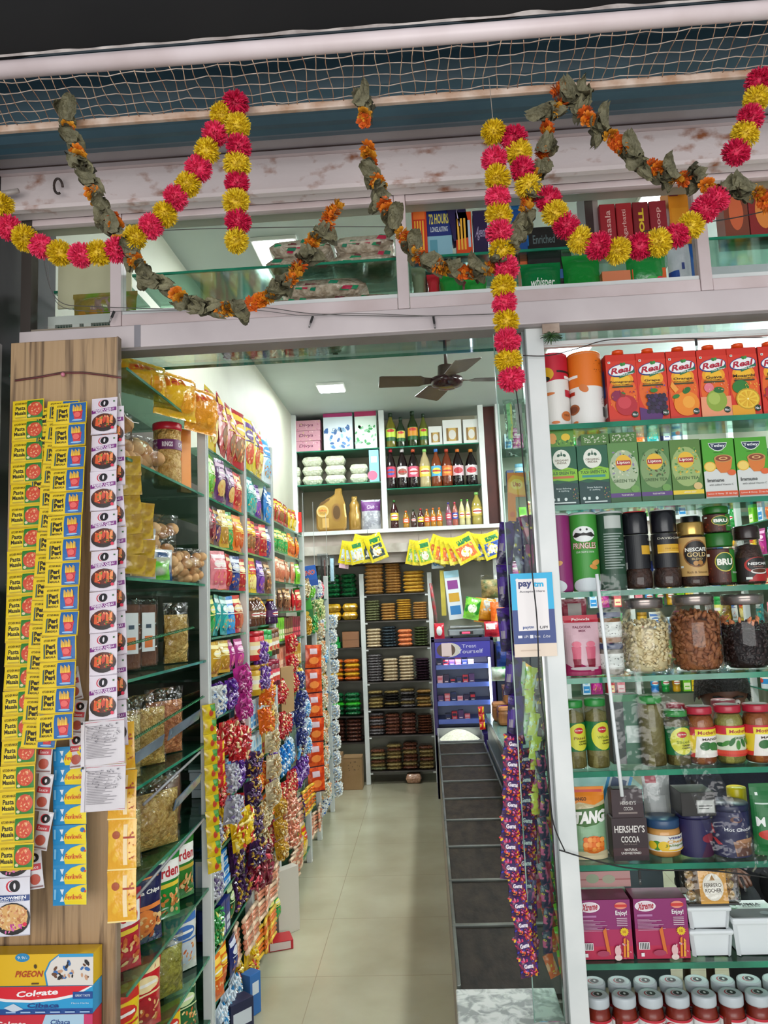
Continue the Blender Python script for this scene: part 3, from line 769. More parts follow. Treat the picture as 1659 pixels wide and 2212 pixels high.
o = single(boxpack(.078, .05, .052, '4E8A2E', [('r', 0, 0, 1, 1, '5E9438'), ('e', .25, .5, .15, .3, 'E0A050'), ('e', .72, .55, .16, .2, 'E8C030'), ('sp', 0, 0, 1, .4, 16, .05, ['3A6A2A', '8AB04A'], 2)]), 'tea_box')
setat(o, x, Y2+.01, CZ[1]+hh, 'small light green tea carton lying on the first tulsi box', 'box')
for k, (x0, x1) in enumerate(((1256, 1316), (1318, 1376))):
    x, w, h = cabpos(x0, x1, 915, Y2+.02, CZ[1]+hh+.001)
    o = single(boxpack(w, .05, h-.004, '3A6A2A', [('r', 0, 0, 1, 1, '4E7A34'), ('sp', .1, .3, .9, .85, 60, .035, ['D8D8C4', 'B8C4A0', '6A9A4A'], k+4), ('r', 0, 0, 1, .12, '2C5424')]), 'tea_box')
    setat(o, x, Y2+.02, CZ[1]+hh, ['mottled green and white tea carton lying on the second tulsi box', 'mottled green tea carton lying on the pale green tea box'][k], 'box')

# ------------------------------------------------------------------ shelf three: crisp tubes and coffee jars
def pring(w, h, c, c2, ang=0, back=False):
    if back:
        art = [('r', .15, 0, .85, 1, c), ('r', .40, .80, .62, .97, 'B8BDB6')]+[('r', .38, .72-.035*k, .62-.03*(k % 3), .735-.035*k, '9AA8A0') for k in range(14)]
    else:
        art = [('r', .1, 0, .9, 1, c), ('e', .5, .06, .2, .1, 'DADFE2'), ('e', .47, .74, .135, .105, 'EFEFEC'), ('e', .44, .80, .012, .015, '1d1a18'), ('e', .51, .80, .012, .015, '1d1a18'),
               ('p', [(.34, .71), (.38, .765), (.44, .75), (.47, .76), (.50, .75), (.56, .765), (.61, .71), (.56, .70), (.50, .72), (.44, .72), (.38, .695)], '26221f'), ('t', 'PRINGLES', .475, .585, .27, .085, 'C8202C', 0, .035), ('t', 'PRINGLES', .475, .585, .27, .075, 'F2EEE4', 0, .0),
               ('t', c2, .475, .50, .20, .025, 'E8F0E0'), ('e', .60, .36, .06, .035, 'E0A050', .3), ('e', .56, .30, .05, .03, 'D89040', -.3)]
    return can(w/2, h, c, art, 'C9CDCB', ang)
Y3 = 2.12
x, w, h = cabpos(1190, 1244, 1106, Y3, CZ[2]); setat(single(pring(w, h, '8E1E6A', 'TEXAS BBQ', -.9), 'crisp_tube'), x, Y3+w/2, CZ[2], 'purple crisp tube with a moustached face, beside the white post', 'tube')
x, w, h = cabpos(1245, 1305, 1100, Y3, CZ[2]); setat(single(pring(w, h, '3E9434', 'SOUR CREAM & ONION'), 'crisp_tube'), x, Y3+w/2, CZ[2], 'green crisp tube with a moustached face', 'tube')
x, w, h = cabpos(1306, 1362, 1100, Y3, CZ[2]); setat(single(pring(w, h, '2A4A36', '', 0, True), 'crisp_tube'), x, Y3+w/2, CZ[2], 'dark green crisp tube turned to show its back text', 'tube')
COFFEE = noisy('4A2A1C', '2E1810', 60, .6, .4)
def jar(name, w, h, prof, fill, fillmat, art, lz0, lh, lr, lid, lidmat, ang=0, sq=1, lidart=None, label=True, cone=0, glass=None):
    """glass jar: contents, glass, wrapped label, lid"""
    t = bpy.data.objects.new(name, None); C.objects.link(t); t.empty_display_size = .02
    r = w/2
    MB().lathe([(max(1e-5, a*r*.965), b*h+(.0015 if i == 0 else 0)) for i, (a, b) in enumerate(prof) if b <= fill+1e-6]+[(1e-5, fill*h)], fillmat, 26).build('contents', t)
    MB().lathe([(a*r, b*h) for a, b in prof], glass or JARG, 26).build('glass', t)
    if art: 
        m = MB(); wrapcyl(m, lr*r+.0008, lz0*h, lh*h, art, ang, None, cone); m.build('label', t)
    z = prof[-1][1]*h; m = MB()
    m.lathe([(lid*r, z-.001), (lid*r*1.02, z+.002), (lid*r*1.02, h-.003), (lid*r*.98, h)], lidmat, 26)
    if lidart:
        S = lambda u, v, o: (u, v-lid*r, h+o)
        m.art(S, lid*r*2, lid*r*2, lidart)
    m.build('lid', t)
    return t
P_DAV = [(.92, 0), (.97, .03), (1, .12), (.97, .22), (.84, .25), (.84, .70), (.86, .72)]
for k, (x0, x1, yt, lc) in enumerate(((1360, 1421, 1106, 'B01C20'), (1422, 1485, 1102, 'BDBDBA'))):
    x, w, h = cabpos(x0, x1, yt, Y3, CZ[2])
    A = [('r', .12, 0, .88, 1, '16151A'), ('t', 'DAVIDOFF', .52, .86, .30, .06, 'CFC8B4', 0, .01), ('r', .36, .42, .88, .68, 'D9A62C'), ('r', .36, .44, .88, .46, 'F0CE6A'), ('t', 'FINE AROMA', .56, .55, .2, .04, '8A6A1C'), ('r', .12, .1, .22, .95, '3A3A40')]
    if k == 0: A = [('r', .12, 0, .88, 1, '16151A'), ('t', 'DA', .68, .86, .08, .06, 'CFC8B4', 0, .01), ('r', .52, .42, .88, .68, 'D9A62C'), ('r', .20, .10, .32, .9, '4A4A50'), ('r', .22, .0, .32, .2, 'C8C8C4')]
    t = jar('coffee_jar', w, h, P_DAV, .70, COFFEE, A, .26, .44, .86, .88, col('15141A', .25))
    MB().lathe([(.80*w/2, h), (.82*w/2, h+.003), (.5*w/2, h+.0045)], col(lc, .3), 20).build('seal_cap', t)
    setat(t, x, Y3+w/2, CZ[2], ['black and gold coffee jar with a red cap disc', 'black and gold coffee jar with a grey cap disc'][k], 'jar', 'coffee jars on the third cabinet shelf')
x, w, h = cabpos(1482, 1542, 1127, Y3-.002, CZ[2])
A = [('r', .06, 0, .94, 1, 'C9A060'), ('e', .5, .58, .16, .36, '8A5A2A'), ('e', .5, .58, .145, .32, '1A1412'), ('e', .5, .60, .12, .25, '241a16'), ('t', 'NESCAFE', .5, .68, .26, .10, 'F0ECE4', 0, .03), ('t', 'GOLD', .5, .55, .22, .12, 'E0C080', 0, .02), ('t', 'BLEND', .5, .44, .12, .05, 'E0C080'), ('e', .48, .33, .03, .06, 'C08A4A', .3), ('e', .53, .34, .03, .06, 'B07A3A', -.3), ('t', 'Rich & Smooth', .5, .10, .24, .06, '6A4A1C'), ('r', .30, .22, .34, .27, 'E8F0E8')]
t = jar('coffee_jar', w, h, [(.93, 0), (1, .03), (1, .13), (.96, .15), (.96, .74), (.9, .78), (.9, .80)], .78, COFFEE, A, .16, .60, .965, .93, col('C9A25A', .25, .8))
setat(t, x, Y3-.002+w/2, CZ[2], 'gold labelled coffee jar with a gold lid', 'jar', 'coffee jars on the third cabinet shelf')
x, w, h = cabpos(1478, 1530, 1114, Y3+.08, CZ[2])
o = jar('coffee_jar', .058, h, [(.93, 0), (1, .03), (1, .70), (.9, .80)], .7, COFFEE, [('r', .2, .1, .8, .9, '2A1A14')], .1, .6, 1.0, .93, col('17161A', .3))
setat(o, x+.012, Y3+.115, CZ[2], 'coffee jar with a black lid standing behind the gold one', 'jar')
BG = '2C7A26'
x, w, h = cabpos(1541, 1601, 1151, Y3, CZ[2]); bh = h
def bru(w, h, small):
    A = [('r', .10, 0, .90, 1, '4A1E14'), ('r', .56, 0, .90, 1, BG), ('sp', .2, .02, .55, .45, 26, .012, ['7A2A1C', '3A1410', '8A3A24'], 4), ('e', .5, .62, .11, .30 if not small else .3, 'D8C04A'), ('e', .5, .62, .10, .27, '1F5A2A'), ('t', 'BRU', .5, .62, .17, .20, 'F4F0E4', 0, .05), ('t', 'Instant', .64, .30, .12, .07, 'E8F0E0'), ('r', .30, .80, .34, .88, 'E8F0E8')]
    return jar('coffee_jar', w, h, [(.92, 0), (.98, .03), (1, .1), (1, .70), (.94, .74), (.92, .75)], .72, COFFEE, A, .06, .62, 1.0, .97, noisy('1F6A1C', '1A5A18', 8, .35))
setat(bru(w, h, 0), x, Y3+w/2, CZ[2], 'coffee jar with a green lid and green label, lower of the stacked pair', 'jar', 'coffee jars on the third cabinet shelf')
x2, w2, h2 = cabpos(1541, 1598, 1086, Y3, CZ[2]+bh+.001)
setat(bru(w2-.002, h2, 1), x, Y3+w/2, CZ[2]+bh+.001, 'small coffee jar with a green lid stacked on another', 'jar', 'coffee jars on the third cabinet shelf')
x, w, h = cabpos(1603, 1668, 1135, Y3, CZ[2])
A = [('r', .15, 0, .85, 1, '1E1210'), ('p', [(.42, 0), (.50, .3), (.85, .3), (.85, 0)], 'B01C1C'), ('e', .53, .68, .14, .34, 'B8281C'), ('e', .54, .70, .125, .30, '16100E'), ('t', 'NESCAFE', .54, .74, .22, .11, 'F4F0EC', 0, .03), ('t', 'CLASSIC', .54, .62, .12, .05, 'D89A8A'), ('e', .55, .42, .10, .12, 'EDE4DC'), ('e', .55, .44, .085, .09, '5A2A14'), ('r', .40, .08, .46, .18, 'E8F0E8')]
t = jar('coffee_jar', w, h, [(.96, 0), (1, .05), (.98, .45), (.80, .66), (.70, .72), (.78, .78)], .70, COFFEE, A, .05, .40, .99, .84, noisy('2A1814', '201210', 6, .25))
m = MB(); setat(t, x, Y3+w/2, CZ[2], 'dark brown coffee jar with a waisted neck and red cup label', 'jar', 'coffee jars on the third cabinet shelf')
o = jar('squash_bottle', .035, .165, [(.95, 0), (1, .05), (1, .6), (.5, .8), (.5, .86)], .6, noisy('6A3A1C', '4a2412', 9, .4), [('r', .2, .1, .8, .9, 'C8B090')], .1, .4, 1.0, .55, col('1F7A4A', .3))
p = cabpos(1594, 1622, 1118, Y3+.1, CZ[2]); setat(o, p[0], Y3+.11, CZ[2], 'slim bottle with a green cap behind the stacked coffee jars', 'bottle')

# ------------------------------------------------------------------ shelf four: falooda pouch, spreads, mason jars
Y4 = 2.122
x, w, h = cabpos(1226, 1306, 1330, Y4+.01, CZ[3])
A = [('r', 0, 0, 1, 1, 'E2B8C2'), ('p', [(0, 0), (1, 0), (1, .16), (.7, .1), (.4, .2), (.2, .12), (0, .2)], 'A8205A'), ('p', [(0, .88), (1, .88), (1, 1), (0, 1)], 'C8283E'), ('t', 'Falooda', .5, .93, .5, .05, 'F4E8E4', .2, .02), ('t', 'FALOODA', .5, .80, .5, .04, '7A2A4A', 0, .02), ('t', 'MIX', .5, .74, .2, .035, '7A2A4A', 0, .02),
     ('p', [(.16, .48), (.42, .48), (.38, .14), (.20, .14)], 'D8607A'), ('p', [(.55, .48), (.84, .48), (.79, .14), (.60, .14)], 'D8607A'), ('p', [(.18, .28), (.40, .28), (.38, .14), (.20, .14)], '8E2038'), ('p', [(.57, .28), (.82, .28), (.79, .14), (.60, .14)], '8E2038'), ('e', .3, .52, .13, .05, 'E8788E'), ('e', .7, .52, .13, .05, 'E8788E'), ('e', .5, .12, .4, .03, 'E8D8DC')]
o = single(pouch(w, h, .05, film('E2B8C2'), A, seed=3, flatbase=True), 'drink_mix_pouch'); setat(o, x, Y4+.035, CZ[3], 'pink drink mix pouch printed with two glasses', 'pouch')
x, w, h = cabpos(1222, 1280, 1292, Y4+.08, CZ[3])
o = single(pouch(w, h, .035, film('8E2038'), [('r', .1, .1, .9, .9, '96243C'), ('r', .28, .72, .8, .94, 'B0A8A4')], seed=5, flatbase=True), 'drink_mix_pouch'); setat(o, x, Y4+.10, CZ[3], 'dark red pouch with a grey label behind the pink one', 'pouch')
x, w, h = cabpos(1306, 1356, 1392, Y4, CZ[3])
for k in range(2):
    o = jar('spread_jar', w, h, [(.97, 0), (1, .04), (1, .80), (.96, .84)], .8, [noisy('B8B0A4', 'A89E90', 9, .5), noisy('B07A44', '9a6636', 9, .5)][k], [('r', .2, .05, .8, .95, 'E4E4DE'), ('r', .2, .05, .8, .15, 'C8C4BC'), ('sp', .3, .2, .7, .8, 24, .012, ['6a6a6a', '9a9a90'], 5+k)], .16, .55, 1.0, 1.02, col('27395E', .35))
    setat(o, x, Y4+w/2+.004, CZ[3]+k*(h+.0015), ['white spread jar with a navy lid, lower of two stacked', 'brown spread jar with a navy lid, stacked on another'][k], 'jar')
JP = [(.80, 0), (.93, .015), (1, .07), (1, .62), (.96, .70), (.80, .78), (.72, .82), (.72, .86)]
def bean(m, c, s, a, b, mat, bend=1.0, fat=.34):
    ca, sa, cb, sb = math.cos(a), math.sin(a), math.cos(b), math.sin(b)
    pts = []; rr = []
    for k in range(5):
        t = -1.2+2.4*k/4
        x = s*.6*math.sin(t*bend*1.1); y = s*.55*(1-math.cos(t*bend*1.1))-.2*s; 
        if bend < .2: x = s*.75*t/1.2; y = 0
        X = x*ca-y*sa; Z = x*sa+y*ca
        pts.append((c[0]+X*cb, c[1]+X*sb, c[2]+Z)); rr.append(s*fat*[.45, .9, 1, .8, .35][k])
    m.tube(pts, rr, mat, 6)
def mason(w, h, kind, seed):
    t = bpy.data.objects.new('glass_jar', None); C.objects.link(t); r = w/2; rg = random.Random(seed)
    m = MB()
    if kind == 'c':
        ms_ = [noisy('F0E0B4', 'DCC898', 30, .5), noisy('E8D2A0', 'D2B888', 30, .5), noisy('F6E8C4', 'E0CCA0', 30, .5)]; n = 330; s = .0125; top = .66
    elif kind == 'a':
        ms_ = [noisy('B06E42', '8A4E2C', 60, .6, .3), noisy('A06038', '7A4426', 60, .6, .3), noisy('B07246', '8A5430', 60, .6, .3)]; n = 300; s = .0145; top = .74
    else:
        ms_ = [noisy('2E1A18', '1E1010', 60, .45, .3), noisy('3A2220', '26140f', 60, .45, .3)]; n = 360; s = .010; top = .60
    core = MB(); rc = r*.80
    m.lathe([(r*.70, .004), (rc, .02), (rc, top*h-.02), (1e-5, top*h-.012)], ms_[0], 20)
    for k in range(n):
        a = rg.uniform(0, 2*PI); top_ = k < n*.16
        rad = rc*math.sqrt(rg.random()) if top_ else r*rg.uniform(.84, .90)
        z = (top*h+rg.uniform(-.01, .006)) if top_ else rg.uniform(.012, top*h)
        if kind == 'r' and z > (top-.10*math.sin(a))*h: z *= .9
        f = .86 if z < .02 else 1
        bean(m, (rad*f*math.cos(a), rad*f*math.sin(a), z), s*rg.uniform(.85, 1.1), rg.uniform(0, PI), a+PI/2+rg.uniform(-.3, .3), ms_[k % len(ms_)], 1.0 if kind == 'c' else .1, .36 if kind == 'c' else .42)
    if kind == 'r':
        cr = col('E08A5A', .5)
        for k in range(26): 
            a = rg.uniform(PI*.7, PI*1.6); bean(m, (r*.80*math.cos(a), r*.80*math.sin(a), top*h+rg.uniform(0, .02)), .011, rg.uniform(0, PI), a, cr, .1, .4)
    m.build('contents', t)
    MB().lathe([(a*r, b*h) for a, b in JP], JARG, 32).build('glass', t)
    l = MB(); lm = noisy('9A8E88', '6E6460', 6, .25, metal=.8)
    l.lathe([(.76*r, .855*h), (.80*r, .865*h), (.79*r, .89*h), (.81*r, .90*h), (.79*r, .925*h), (.81*r, .94*h), (.80*r, .985*h), (.77*r, h), (1e-5, h)], lm, 36); l.build('lid', t)
    return t
for kd, x0, x1, yt, lb in (('c', 1357, 1465, 1292, 'glass jar of pale cashew nuts with a metal lid'), ('a', 1468, 1578, 1284, 'glass jar of brown almonds with a metal lid'), ('r', 1577, 1690, 1283, 'glass jar of dark raisins with a metal lid')):
    x, w, h = cabpos(x0, x1, yt, Y4+.02, CZ[3]); setat(mason(w, h, kd, 3), x, Y4+w/2+.001, CZ[3], lb, 'jar', 'dried fruit jars')

# ------------------------------------------------------------------ shelf five: olives and pickles
Y5 = 2.118
OLV = noisy('6E6432', '8E8450', 28, .45, .3, voro=True); OLV2 = noisy('5E5228', '7E7440', 30, .45, .3, voro=True); RED5 = noisy('8E4A24', 'A8622C', 28, .4, .3, voro=True); GRN5 = noisy('7E7A3A', 'A8A050', 30, .4, .3, voro=True)
P_OL = [(.94, 0), (1, .03), (1, .80), (.90, .88), (.88, .90)]
def olive(w, h, txt, ang=0, short=False, fill=OLV):
    A = [('r', .08, 0, .92, 1, '0F6A34'), ('e', .56, .5, .165, .48, 'D9D43A', .12), ('e', .55, .72, .065, .11, 'C8282C'), ('t', 'Del Monte', .55, .73, .10, .05, 'F8F0E0', 0, .02), ('t', txt, .56, .46, .17, .10, '7A8A1C' if txt[0] != 'P' else '8A4A2A', 0, .01), ('t', 'GREEN', .60, .34, .12, .06, '4A4A1C', 0, .03), ('t', 'OLIVES', .60, .25, .13, .06, '4A4A1C', 0, .03), ('r', .22, .15, .28, .45, 'E4E4DE')]
    return jar('olive_jar', w, h, P_OL, .86, fill, A, .26 if not short else .2, .42 if not short else .52, 1.0, .92, col('2C8A3A', .3), ang)
for k, (x0, x1, yt, tx, lb) in enumerate(((1223, 1274, 1516, 'Pitted', 'olive jar with a green and yellow label, nearest the white post'), (1275, 1324, 1512, 'Whole', 'olive jar with a green and yellow label, second from the white post'))):
    x, w, h = cabpos(x0, x1, yt, Y5, CZ[4]); setat(olive(w, h, tx), x, Y5+w/2, CZ[4], lb, 'jar', 'olive jars')
x, w, h = cabpos(1327, 1392, 1502, Y5+.045, CZ[4])
setat(single(boxpack(w, .05, h, '13231E', [('r', .45, 0, 1, 1, '3A6A50'), ('r', .5, .3, .95, .55, 'B8C4BC'), ('r', 0, .9, 1, 1, '2C7A4A')]), 'food_box'), x, Y5+.05, CZ[4], 'dark green box standing between the olive jars', 'box')
x, w, h = cabpos(1394, 1450, 1506, Y5, CZ[4]); setat(jar('olive_jar', w, h, P_OL, .88, OLV2, None, 0, 0, 1, .92, col('2C8A3A', .3)), x, Y5+w/2, CZ[4], 'tall unlabelled jar of sliced green olives with a green lid', 'jar', 'olive jars')
x, w, h = cabpos(1450, 1503, 1538, Y5-.001, CZ[4]); setat(olive(w, h, 'Sliced', -.2, True, OLV2), x, Y5+w/2, CZ[4], 'short olive jar with a green lid and green label', 'jar', 'olive jars')
x, w, h = cabpos(1450, 1495, 1522, Y5+.08, CZ[4]); setat(jar('pickle_jar', w*.95, h, P_OL, .85, RED5, None, 0, 0, 1, .92, col('A8243C', .3)), x, Y5+.095, CZ[4], 'jar with a red lid hidden behind the short olive jar', 'jar')
def pickle(w, h, k, ang=0):
    A = [('r', .08, 0, .92, 1, 'E8C82C'), ('r', .08, .72, .92, 1, 'C8283A'), ('r', .08, 0, .92, .14, 'D0382C'), ('p', [(.40, .0), (.92, .0), (.92, .8), (.44, .8)], 'EDE4DC') if k != 1 else ('r', .08, .1, .92, .7, 'D8DCC4'), ('r', .42, .70, .70, .93, 'F0DC3A'), ('t', "Mother's", .56, .82, .22, .12, 'A8202C', .1, .02), ('t', ['MANGO', 'GREEN CHILLI', 'MANGO'][k], .60, .60, .22, .08, '2C5A2E' if k == 1 else '3A2A1A', 0, .02)]
    if k == 1: A += [('e', .35+.06*q, .38+.05*(q % 3), .05, .07, ['2C6A2E', '4A8A3A'][q % 2], .5*q) for q in range(7)]+[('r', .2, .08, .8, .2, 'D8442C')]
    else: A += [('e', .52, .38, .06, .14, '2C6A2E', .3), ('e', .62, .34, .07, .15, '3A7A34', -.3), ('e', .58, .18, .08, .05, 'F0ECE0')]
    return jar('pickle_jar', w, h, [(.86, 0), (1, .06), (1, .72), (.84, .84), (.80, .88)], .84, [RED5, GRN5, RED5][k], A, .14, .52, 1.0, .90, col('B4243A', .3), ang, lidart=[('e', .5, .5, .42, .42, '8E7A74')])
for k, (x0, x1, yt, lb) in enumerate(((1498, 1560, 1530, 'mango pickle jar with a red lid beside the short olive jar'), (1561, 1624, 1526, 'green chilli pickle jar with a red lid'), (1625, 1688, 1524, 'mango pickle jar with a red lid at the right edge'))):
    x, w, h = cabpos(x0, x1, yt, Y5, CZ[4]); setat(pickle(w, h, k, -.15 if k != 1 else 0), x, Y5+w/2, CZ[4], lb, 'jar', 'pickle jars')
x, w, h = cabpos(1553, 1608, 1514, Y5+.075, CZ[4]); setat(jar('pickle_jar', w, h, P_OL, .85, RED5, None, 0, 0, 1, .92, col('9A4A54', .3)), x, Y5+.10, CZ[4], 'pickle jar standing behind the green chilli jar', 'jar')
# ------------------------------------------------------------------ shelf six: powders
Y6 = 2.12
x, w, h = cabpos(1237, 1320, 1706, Y6, CZ[5])
A = [('r', 0, 0, 1, .62, '8FB48E'), ('r', 0, .0, 1, .12, 'D8C8A0'), ('p', [(0, .72), (.3, .80), (.7, .76), (1, .82), (1, 1), (0, 1)], 'E8861C'), ('r', .05, .92, .95, .96, 'C8382C'), ('t', 'MANGO', .34, .84, .34, .045, '3A1A10', 0, .03), ('p', [(.08, .5), (.0, .62), (.2, .70), (.6, .72), (1, .76), (1, .58), (.7, .5), (.4, .47)], '3E6A2C'), ('t', 'TANG', .54, .60, .86, .17, 'F6F2EC', .2, .06, .06),
     ('e', .6, .22, .30, .13, 'E8762A')]+[('e', .38+.11*(q % 5), .16+.07*(q//5), .07, .035, ['F08A3A', 'E8702A', 'F6A04A'][q % 3]) for q in range(15)]
o = single(pouch(w, h, .06, film('C9B88A'), A, seed=8, flatbase=True, pinch=.02), 'drink_powder_pouch'); setat(o, x, Y6+.032, CZ[5], 'orange and green mango drink powder pouch', 'pouch')
x, w, h = cabpos(1326, 1404, 1768, Y6, CZ[5]); hh = h
K = '2E1A1E'
A = [('r', 0, 0, 1, 1, K), ('t', "HERSHEY'S", .5, .74, .86, .17, 'DCD4CE', 0, .02), ('t', 'COCOA', .5, .50, .52, .15, 'DCD4CE', 0, .02), ('r', 0, .12, 1, .30, '3E2024'), ('t', 'NATURAL', .5, .26, .36, .055, 'DCD4CE', 0, .02), ('t', 'UNSWEETENED', .5, .18, .56, .055, 'DCD4CE', 0, .02), ('t', 'Rich & Smooth', .5, .39, .36, .035, '9A8A84')]
o = single(boxpack(w-.002, .06, h, K, A, bev=.006), 'cocoa_tub'); setat(o, x, Y6, CZ[5], 'dark brown cocoa pack with large pale lettering', 'pack')
x2, w2, h2 = cabpos(1328, 1396, 1706, Y6, CZ[5]+hh+.001)
A = [('r', 0, 0, 1, 1, '362024'), ('t', "HERSHEY'S", .52, .52, .5, .13, 'C4BCB6', 0, .02), ('t', 'COCOA', .52, .32, .30, .12, 'C4BCB6', 0, .02), ('r', .2, .14, .8, .2, '8A7A74')]
o = single(boxpack(w2, .05, h2, '362024', A, bev=.008), 'cocoa_tub'); setat(o, x, Y6+.003, CZ[5]+hh, 'smaller dark cocoa pack lying on the large cocoa pack', 'pack')
x, w, h = cabpos(1408, 1486, 1775, Y6, CZ[5])
A = [('r', .05, 0, .95, 1, 'E2DED4'), ('e', .40, .35, .05, .30, '4A8A2C'), ('e', .46, .35, .05, .3, 'E8C02C'), ('e', .36, .35, .04, .25, 'E8C02C'), ('t', 'VEEBA', .58, .84, .16, .13, '3A3A7A', 0, .03), ('t', 'Cheese', .60, .62, .22, .18, 'D8961C', 0, .01), ('t', 'Jalapeno', .60, .38, .26, .18, '5A7A1C', 0, .01), ('r', .44, .05, .85, .14, 'E8B62C')]
t = jar('dip_jar', w, h, [(.70, 0), (.93, .06), (1, .20), (1, .62), (.94, .76), (.9, .78)], .76, noisy('E0A458', 'D2924A', 9, .4), A, .20, .42, 1.0, .93, col('2C4A6E', .35))
setat(t, x, Y6+w/2, CZ[5], 'squat cheese dip jar with a blue lid', 'jar')
x, w, h = cabpos(1402, 1462, 1672, Y6+.085, CZ[5]); o = single(pouch(w, h, .03, film('9A9C9A'), [('r', .1, .86, .5, .98, 'A83440'), ('r', .2, .3, .8, .7, 'A8AAA8')], seed=2, flatbase=True, wr=.001), 'foil_pouch'); setat(o, x, Y6+.105, CZ[5], 'grey foil pouch standing behind the cheese dip jar', 'pouch')
x, w, h = cabpos(1480, 1552, 1762, Y6+.01, CZ[5]); hb = h
o = jar('chocolate_tub', w, h, [(.95, 0), (1, .03), (1, .9)], .9, col('23204A', .3), [('r', .1, 0, .9, 1, '2A2450'), ('p', [(.5, 0), (.9, 0), (.9, .7), (.6, .6)], '4A2440'), ('r', .12, .5, .3, .8, 'D8D0C4'), ('r', .16, .2, .3, .45, 'D0A890'), ('e', .6, .5, .08, .12, '8E2A3A')], 0, .88, 1.0, 1.03, col('23204A', .35))
setat(o, x, Y6+.01+w/2, CZ[5], 'dark blue chocolate tub carrying a black box', 'tub')
x2, w2, h2 = cabpos(1474, 1548, 1706, Y6+.01, CZ[5]+hb+.001)
o = single(boxpack(w2, .09, h2*.93, '1E1A18', [('r', .02, .1, .98, .95, '231d1a'), ('r', .45, .12, .97, .68, '9A9896'), ('r', .48, .16, .94, .64, 'C4C2BE'), ('r', .5, .4, .9, .45, '4a4846'), ('r', .5, .3, .8, .34, '4a4846')]), 'tea_box'); setat(o, x, Y6+.0, CZ[5]+hb, 'black box with a grey label lying on the dark blue tub', 'box')
x, w, h = cabpos(1556, 1638, 1742, Y6, CZ[5])
A = [('r', .1, 0, .9, 1, '1E1C4A'), ('e', .52, .84, .05, .07, '6A3A2A'), ('e', .53, .85, .035, .05, '1E1C4A'), ('t', 'Hot Chocolate', .57, .62, .30, .08, 'F0ECF0', 0, .01), ('e', .60, .26, .09, .08, 'D09A7A'), ('p', [(.50, .04), (.70, .04), (.72, .36), (.48, .36)], '8A5A3A'), ('p', [(.51, .04), (.69, .04), (.70, .22), (.50, .22)], '5A2E1C'), ('e', .60, .37, .10, .045, 'B07A54'), ('p', [(.30, .40), (.34, .40), (.40, .28), (.36, .26)], 'C8303A'), ('p', [(.28, .7), (.31, .7), (.34, .5), (.31, .5)], 'C8303A')]
o = jar('chocolate_tub', w, h, [(.95, 0), (1, .03), (1, .88)], .88, col('1E1C4A', .3), A, 0, .87, 1.0, 1.04, col('1F2144', .35), -.1)
setat(o, x, Y6+w/2, CZ[5], 'navy hot chocolate tub with a cup printed on it', 'tub')
x, w, h = cabpos(1590, 1632, 1706, Y6+.085, CZ[5]); o = jar('honey_jar', w*.97, h, [(.95, 0), (1, .03), (1, .62), (.8, .7)], .62, noisy('C89A2A', 'b0801c', 7, .3), None, 0, 0, 1, 1.0, col('D9C61C', .3)); setat(o, x, Y6+.115, CZ[5], 'jar with a bright yellow lid behind the hot chocolate tub', 'jar')
x, w, h = cabpos(1641, 1712, 1698, Y6, CZ[5]); o = single(pouch(w, h, .05, film('1F6A34'), [('r', 0, 0, 1, 1, '23703A'), ('t', 'M', .2, .48, .24, .13, 'F0F0EC', 0, .02), ('e', .4, .3, .3, .07, 'C83A2C'), ('r', .14, .84, .22, .88, 'E8F0E8'), ('r', .1, .72, .8, .74, 'C8D8CC')], seed=4, flatbase=True, pinch=.01), 'drink_powder_pouch'); setat(o, x, Y6+.03, CZ[5], 'green drink powder pouch at the right edge of its shelf', 'pouch')
# white and blue card standing behind the mango pouch
x, w, h = cabpos(1268, 1322, 1668, Y6+.09, CZ[5])
o = MB().box(-w/2, w/2, 0, .002, 0, h, 'D8E0E4').art(flat, w, h, [('r', 0, 0, .12, 1, '3A9AD0'), ('r', .88, 0, 1, 1, '3A9AD0'), ('r', .2, .80, .8, .93, '5A6A8A'), ('r', .25, .7, .7, .72, '9AA4B0')]).build('payment_card')
setat(o, x+.01, Y6+.1, CZ[5], 'white and blue card leaning behind the mango drink pouch', 'card'); o.rotation_euler = (R(-6), R(20), 0)

